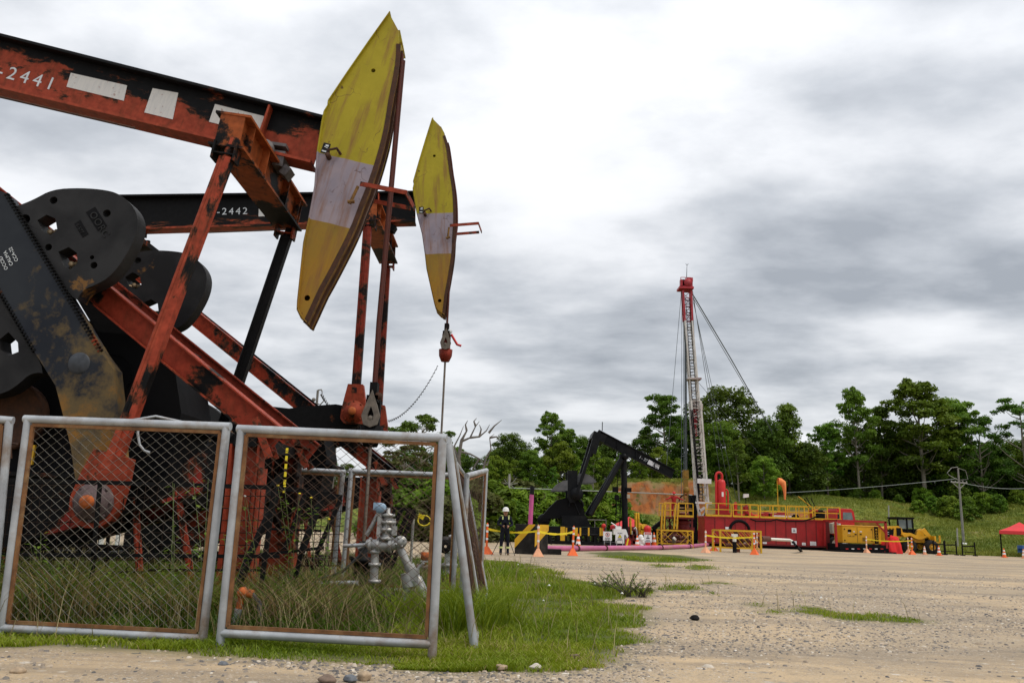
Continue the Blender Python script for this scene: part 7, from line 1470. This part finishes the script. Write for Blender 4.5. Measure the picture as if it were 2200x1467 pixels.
# ------------------------------------------------------------------ utility poles and wires
def pole(x0, y0, xt, yt, Y, label, arm=True, mat='pole_grey', base=None):
    b = at(x0, y0, Y); b.z = gz(b.x, Y); t = at(xt, yt, Y); rt = root('utility_pole', tuple(b), label, 'utility pole')
    m = MB(); m.tube([b, t], .12, 10, r1=.07); m.build('shaft', mat, rt)
    if arm:
        m = MB(); q = b.lerp(t, .79); m.bar(q+Vector((-.75, 0, .12)), q+Vector((.75, 0, .05)), .10, .12); m.bar(q+Vector((-.6, 0, .05)), q+Vector((0, 0, -.5)), .05, .05); m.bar(q+Vector((.6, 0, .05)), q+Vector((0, 0, -.5)), .05, .05)
        for dx in (-.7, -.35, .35, .7): m.lathe(q+Vector((dx, 0, .1)), [(.001, 0), (.05, .02), (.04, .12), (.001, .14)], 8)
        m.tube([q+Vector((-.1, -.1, .3)), q+Vector((-.9, -.1, .7)), q+Vector((-1.1, -.1, .9)), q+Vector((-.6, 0, 1.4)), q+Vector((0, 0, 1.5))], .025, 4); m.tube([q+Vector((.1, -.1, .3)), q+Vector((.8, -.1, .4)), q+Vector((.7, 0, 1.2)), q+Vector((0, 0, 1.4))], .02, 4)
        m.build('crossarm', 'pole_pale', rt)
    return t
pole(2070, 1160, 2058, 1005, 78, 'grey utility pole with a crossarm on the grassy slope at right'); 
m = MB(); q = at(2070, 1160, 77.6); m.lathe((q.x, 77.6, gz(q.x, 77.6)-.1), [(.28, 0), (.26, .2), (.001, .22)], 10); tag(m.build('pole_footing', 'white_paint', origin=(q.x, 77.6, 0)), 'whitewashed footing at the base of the right utility pole', 'footing')
pole(1093, 1098, 1094.5, 1018, 63, 'weathered grey pole behind the person in black', arm=False, mat='pole_pale')
m = MB(); t = at(1094.5, 1040, 63)
for dx, dz in ((.5, .5), (-.4, .35), (.6, .1), (-.5, .1), (.35, -.3), (.1, .6)): m.tube([t, t+Vector((dx*.6, 0, dz*.4)), t+Vector((dx, 0, dz))], .02, 4)
tag(m.build('pole_wires', 'pole_pale', origin=t), 'tangle of wire ends on the weathered pole', 'wires')
cable('power_line', 'pale power line crossing in front of the black pump', [at(1095, 1048, 63), at(1487, 1063, 66)], .035, 'cable_pale', 'power line', sag=-.02)
cable('power_line', 'pale power line rising to the right utility pole', [at(1690, 1058, 84), at(2056, 1028, 78)], .026, 'cable_pale', 'power line', sag=.12)
cable('power_line', 'thin line sagging from the right pole to the picture edge', [at(2063, 1036, 78), at(2230, 1046, 90)], .024, 'cable_pale', 'power line', sag=.35)
cable('power_line', 'faint line in the sky behind the pumps', [at(380, 855, 60), at(720, 895, 52)], .015, 'cable_grey', 'power line', sag=.5)
for x, y0, y1, Y in ((1909, 1110, 1085, 86), (2056, 1150, 1134, 76)):
    b = at(x, y0, Y); b.z = gz(b.x, Y); m = MB(); m.tube([b, at(x, y1, Y)], .07, 6); tag(m.build('marker_post', 'pole_pale', origin=b), 'pale marker post on the grassy hillside above the generator' if x < 2000 else 'short pale marker post beside the right utility pole', 'post')
# ================================================================== people
def skin_person(name, label, base, joints, rads, edges, parts, face_dir, scale=1., rz=0):
    rt = root(name, tuple(base), label, 'person', rz=rz); return rt
def limb(rt, nm, chains, mat, sub=2, rt_v=0):
    """one continuous surface grown along joined chains (list of [(x,y,z,r),...]); equal points are shared"""
    me = bpy.data.meshes.new(nm); vs = []; idx = {}; ed = []; rr = []
    for ch in chains:
        prev = None
        for x, y, z, r in ch:
            k = (round(x, 4), round(y, 4), round(z, 4))
            if k not in idx: idx[k] = len(vs); vs.append((x, y, z)); rr.append(r)
            if prev is not None and prev != idx[k]: ed.append((prev, idx[k]))
            prev = idx[k]
    me.from_pydata(vs, ed, []); o = bpy.data.objects.new(nm, me); COL.objects.link(o)
    sm = o.modifiers.new('skin', 'SKIN'); me.skin_vertices.new() if not me.skin_vertices else None
    sv = me.skin_vertices[0].data
    for i, r in enumerate(rr): sv[i].radius = (r if isinstance(r, tuple) else (r, r)); sv[i].use_root = (i == 0)
    ss = o.modifiers.new('sub', 'SUBSURF'); ss.levels = ss.render_levels = sub
    dg = bpy.context.evaluated_depsgraph_get(); nme = bpy.data.meshes.new_from_object(o.evaluated_get(dg)); bpy.data.objects.remove(o)
    nme.materials.clear(); nme.materials.append(MATS[mat]); nme.polygons.foreach_set('use_smooth', [True]*len(nme.polygons)); o = bpy.data.objects.new(nm, nme); COL.objects.link(o); o.parent = rt; return o
def person_black():
    b = G(1083, 1192); rt = root('person', tuple(b), 'person in black overalls and white hard hat standing over a tripod, looking down', 'person'); rt.rotation_euler = (0, 0, R(8))
    # trunk, arms bent forward to the tripod, legs: one body
    S = lambda s: [[(0, 0, .98, .15), (s*.10, 0, .92, .105), (s*.125, -.01, .50, .075), (s*.14, .02, .13, .055), (s*.15, -.11, .05, .05)]]
    A = lambda s: [[(0, 0, 1.40, .14), (s*.19, 0, 1.43, .08), (s*.29, -.02, 1.17, .058), (s*.13, -.24, 1.12, .042)]]
    limb(rt, 'body', [[(0, 0, .98, .15), (0, 0, 1.15, .14), (0, 0, 1.40, .14), (0, -.01, 1.50, .065)]]+S(1)+S(-1)+A(1)+A(-1), 'overall_black')
    o = limb(rt, 'head', [[(0, -.01, 1.48, .055), (0, -.03, 1.56, .07), (0, -.055, 1.65, .095), (0, -.05, 1.72, .085)]], 'skin')
    m = MB(); m.v = []; m.sphere((0, -.165, 1.625), .018, 4); m.sphere((0, -.15, 1.645), .014, 4); m.build('nose', 'skin', o, at=(0, 0, 0)) if False else None
    m = MB(); m.sphere((0, -.150, 1.63), .020, 5); x_ = m.build('nose', 'skin'); x_.parent = rt
    m = MB(); m.box((0, -.135, 1.585), (.05, .02, .008)); x_ = m.build('mouth', 'red_seam'); x_.parent = rt
    for s in (-1, 1): m = MB(); m.sphere((s*.034, -.140, 1.66), .012, 4); x_ = m.build('eye', 'black_steel'); x_.parent = rt
    for s in (-1, 1): m = MB(); m.sphere((s*.09, -.04, 1.64), .022, 4, (.5, 1, 1.4)); x_ = m.build('ear', 'skin'); x_.parent = rt
    m = MB(); m.lathe((0, -.05, 1.70), [(.15, -.01), (.125, .0), (.125, .05), (.10, .12), (.05, .155), (.001, .16)], 20); m.box((0, -.18, 1.695), (.17, .10, .015)); x_ = m.build('hard_hat', 'white_paint'); x_.parent = rt
    for s in (-1, 1):
        m = MB(); m.box((s*.12, -.135, 1.43), (.05, .03, .12)); m.box((s*.13, 0, 1.52), (.06, .22, .03)); x_ = m.build('shoulder_strip', 'hiviz'); x_.parent = rt
        m = MB(); m.lathe((s*.137, .012, .26), [(.085, 0), (.085, .07)], 12); x_ = m.build('leg_band', 'hiviz'); x_.parent = rt
        h = limb(rt, 'hand', [[(s*.13, -.24, 1.12, .03), (s*.09, -.29, 1.11, .036), (s*.06, -.33, 1.115, .012), (s*.03, -.335, 1.11, .009)], [(s*.09, -.29, 1.11, .036), (s*.055, -.33, 1.09, .011), (s*.03, -.33, 1.085, .009)], [(s*.09, -.29, 1.11, .036), (s*.06, -.32, 1.065, .011), (s*.04, -.325, 1.06, .009)], [(s*.09, -.29, 1.11, .036), (s*.07, -.31, 1.045, .010), (s*.05, -.32, 1.04, .008)], [(s*.09, -.29, 1.11, .036), (s*.06, -.27, 1.145, .011), (s*.035, -.285, 1.15, .009)]], 'skin', 1)
        f = limb(rt, 'boot', [[(s*.14, .02, .20, .07), (s*.14, .03, .07, .06), (s*.145, -.06, .05, .055), (s*.15, -.14, .045, .045)]], 'boot', 1)
    tp = root('camera_tripod', (b.x-.0, b.y-.42, 0), 'black camera tripod in front of the person in black', 'tripod')
    for dx, dy in ((-.48, -.1), (.42, .05), (.05, .35)): m = MB(); m.tube([(b.x, b.y-.42, 1.02), (b.x+dx, b.y-.42+dy, 0)], .016, 6, r1=.012); m.build('leg', 'black_steel', tp)
    m = MB(); m.tube([(b.x, b.y-.42, .95), (b.x, b.y-.42, 1.16)], .022, 8); m.box((b.x, b.y-.42, 1.20), (.14, .10, .10)); m.lathe((b.x, b.y-.5, 1.2), [(.035, -.06), (.035, .05)], 10, 'Y'); m.build('camera', 'black_steel', tp)
person_black()
def person_red():
    Y = 59.2; zf = at(1455, 1110, 60).z; q = at(1448, 1111, 60.8); rt = root('person', (q.x, 60.8, zf), 'person in red overalls and helmet seen from behind on the yellow platform, arms spread', 'person'); rt.rotation_euler = (0, 0, R(180))
    Lg = lambda s: [[(0, 0, .95, .14), (s*.09, 0, .90, .10), (s*.10, .02, .50, .07), (s*.11, -.01, .12, .055), (s*.11, .10, .05, .05)]]
    A = lambda s: [[(0, .04, 1.36, .14), (s*.2, .05, 1.40, .075), (s*.42, .16, 1.26, .055), (s*.66, .26, 1.20, .042)]]
    limb(rt, 'body', [[(0, 0, .95, .14), (0, .02, 1.14, .13), (0, .04, 1.36, .14), (0, .05, 1.46, .06)]]+Lg(1)+Lg(-1)+A(1)+A(-1), 'overall_red')
    limb(rt, 'head', [[(0, .05, 1.45, .055), (0, .06, 1.56, .08), (0, .06, 1.66, .085)]], 'skin')
    m = MB(); m.lathe((0, .06, 1.64), [(.145, -.01), (.12, .0), (.12, .05), (.09, .12), (.001, .15)], 16); m.box((0, .19, 1.64), (.16, .09, .015)); x_ = m.build('helmet', 'red_bright'); x_.parent = rt
    m = MB(); m.box((0, -.105, 1.30), (.22, .02, .06)); x_ = m.build('back_lettering', 'white_paint'); x_.parent = rt
    for s in (-1, 1): 
        limb(rt, 'boot', [[(s*.11, -.01, .16, .06), (s*.11, 0, .06, .055), (s*.11, .12, .045, .045)]], 'boot', 1)
        limb(rt, 'hand', [[(s*.66, .26, 1.20, .032), (s*.71, .29, 1.185, .036), (s*.76, .32, 1.19, .012), (s*.78, .33, 1.165, .009)], [(s*.71, .29, 1.185, .036), (s*.765, .30, 1.18, .011), (s*.78, .31, 1.155, .009)], [(s*.71, .29, 1.185, .036), (s*.76, .28, 1.17, .011), (s*.775, .285, 1.15, .009)], [(s*.71, .29, 1.185, .036), (s*.75, .26, 1.16, .010), (s*.76, .26, 1.145, .008)], [(s*.71, .29, 1.185, .036), (s*.70, .33, 1.19, .011), (s*.72, .35, 1.18, .009)]], 'skin', 1)
person_red()
# flip-side housekeeping: local origins were only needed while building
for o in bpy.data.objects:
    if '_o' in o: del o['_o']
    if o.get('label') == 'x': bpy.data.objects.remove(o)
# ------------------------------------------------------------------ single rocks one can point at
def rock(px, py, r, label, mat, sc=(1, .8, .55)):
    q = G(px, py); rs = random.Random(px); me = bpy.data.meshes.new('rock'); import bmesh; bm = bmesh.new(); bmesh.ops.create_icosphere(bm, subdivisions=3, radius=r)
    for v in bm.verts:
        d = v.co.normalized(); k = 1+.16*math.sin(d.x*3+px)+.12*math.sin(d.y*5+px*2)+.08*math.sin(d.z*6+px*3); v.co = Vector((v.co.x*sc[0], v.co.y*sc[1], v.co.z*sc[2]))*k
    for f in bm.faces: f.smooth = True
    bm.to_mesh(me); bm.free(); me.materials.append(MATS[mat]); o = bpy.data.objects.new('rock', me); COL.objects.link(o); o.location = q+Vector((0, 0, r*sc[2]*.55)); o.rotation_euler = (0, 0, rs.random()*3); tag(o, label, 'rock')
plain('rock_tan', (.36, .27, .18), .85, 0, .25, 30); plain('rock_grey', (.13, .14, .155), .8, 0, .25, 30); plain('rock_brown', (.17, .12, .09), .85, 0, .25, 30); plain('rock_pale', (.48, .44, .37), .85, 0, .15, 30)
for a in ((702, 1466, .075, 'round brown rock half cut by the bottom edge', 'rock_brown'), (753, 1462, .055, 'blue grey rock between the brown and the tan one', 'rock_grey'), (783, 1457, .075, 'flat tan rock at the bottom edge'
          , 'rock_tan'), (40, 1447, .06, 'tan rock at the lower left corner', 'rock_tan'), (205, 1381, .045, 'pale stone on the turf under the left wire panel', 'rock_pale'), (279, 1374, .05, 'larger pale stone on the turf under the left wire panel', 'rock_pale'), (1150, 1437, .055, 'white stone at the edge of the turf', 'rock_pale'), (1078, 1437, .05, 'rounded tan stone at the edge of the turf', 'rock_tan'), (1235, 1413, .045, 'grey stone near the tip of the turf', 'rock_brown'), (480, 1430, .045, 'blue grey pebble below the second panel', 'rock_grey'), (1492, 1330, .07, 'black lump of rubber on the gravel', 'tyre')):
    rock(*a)
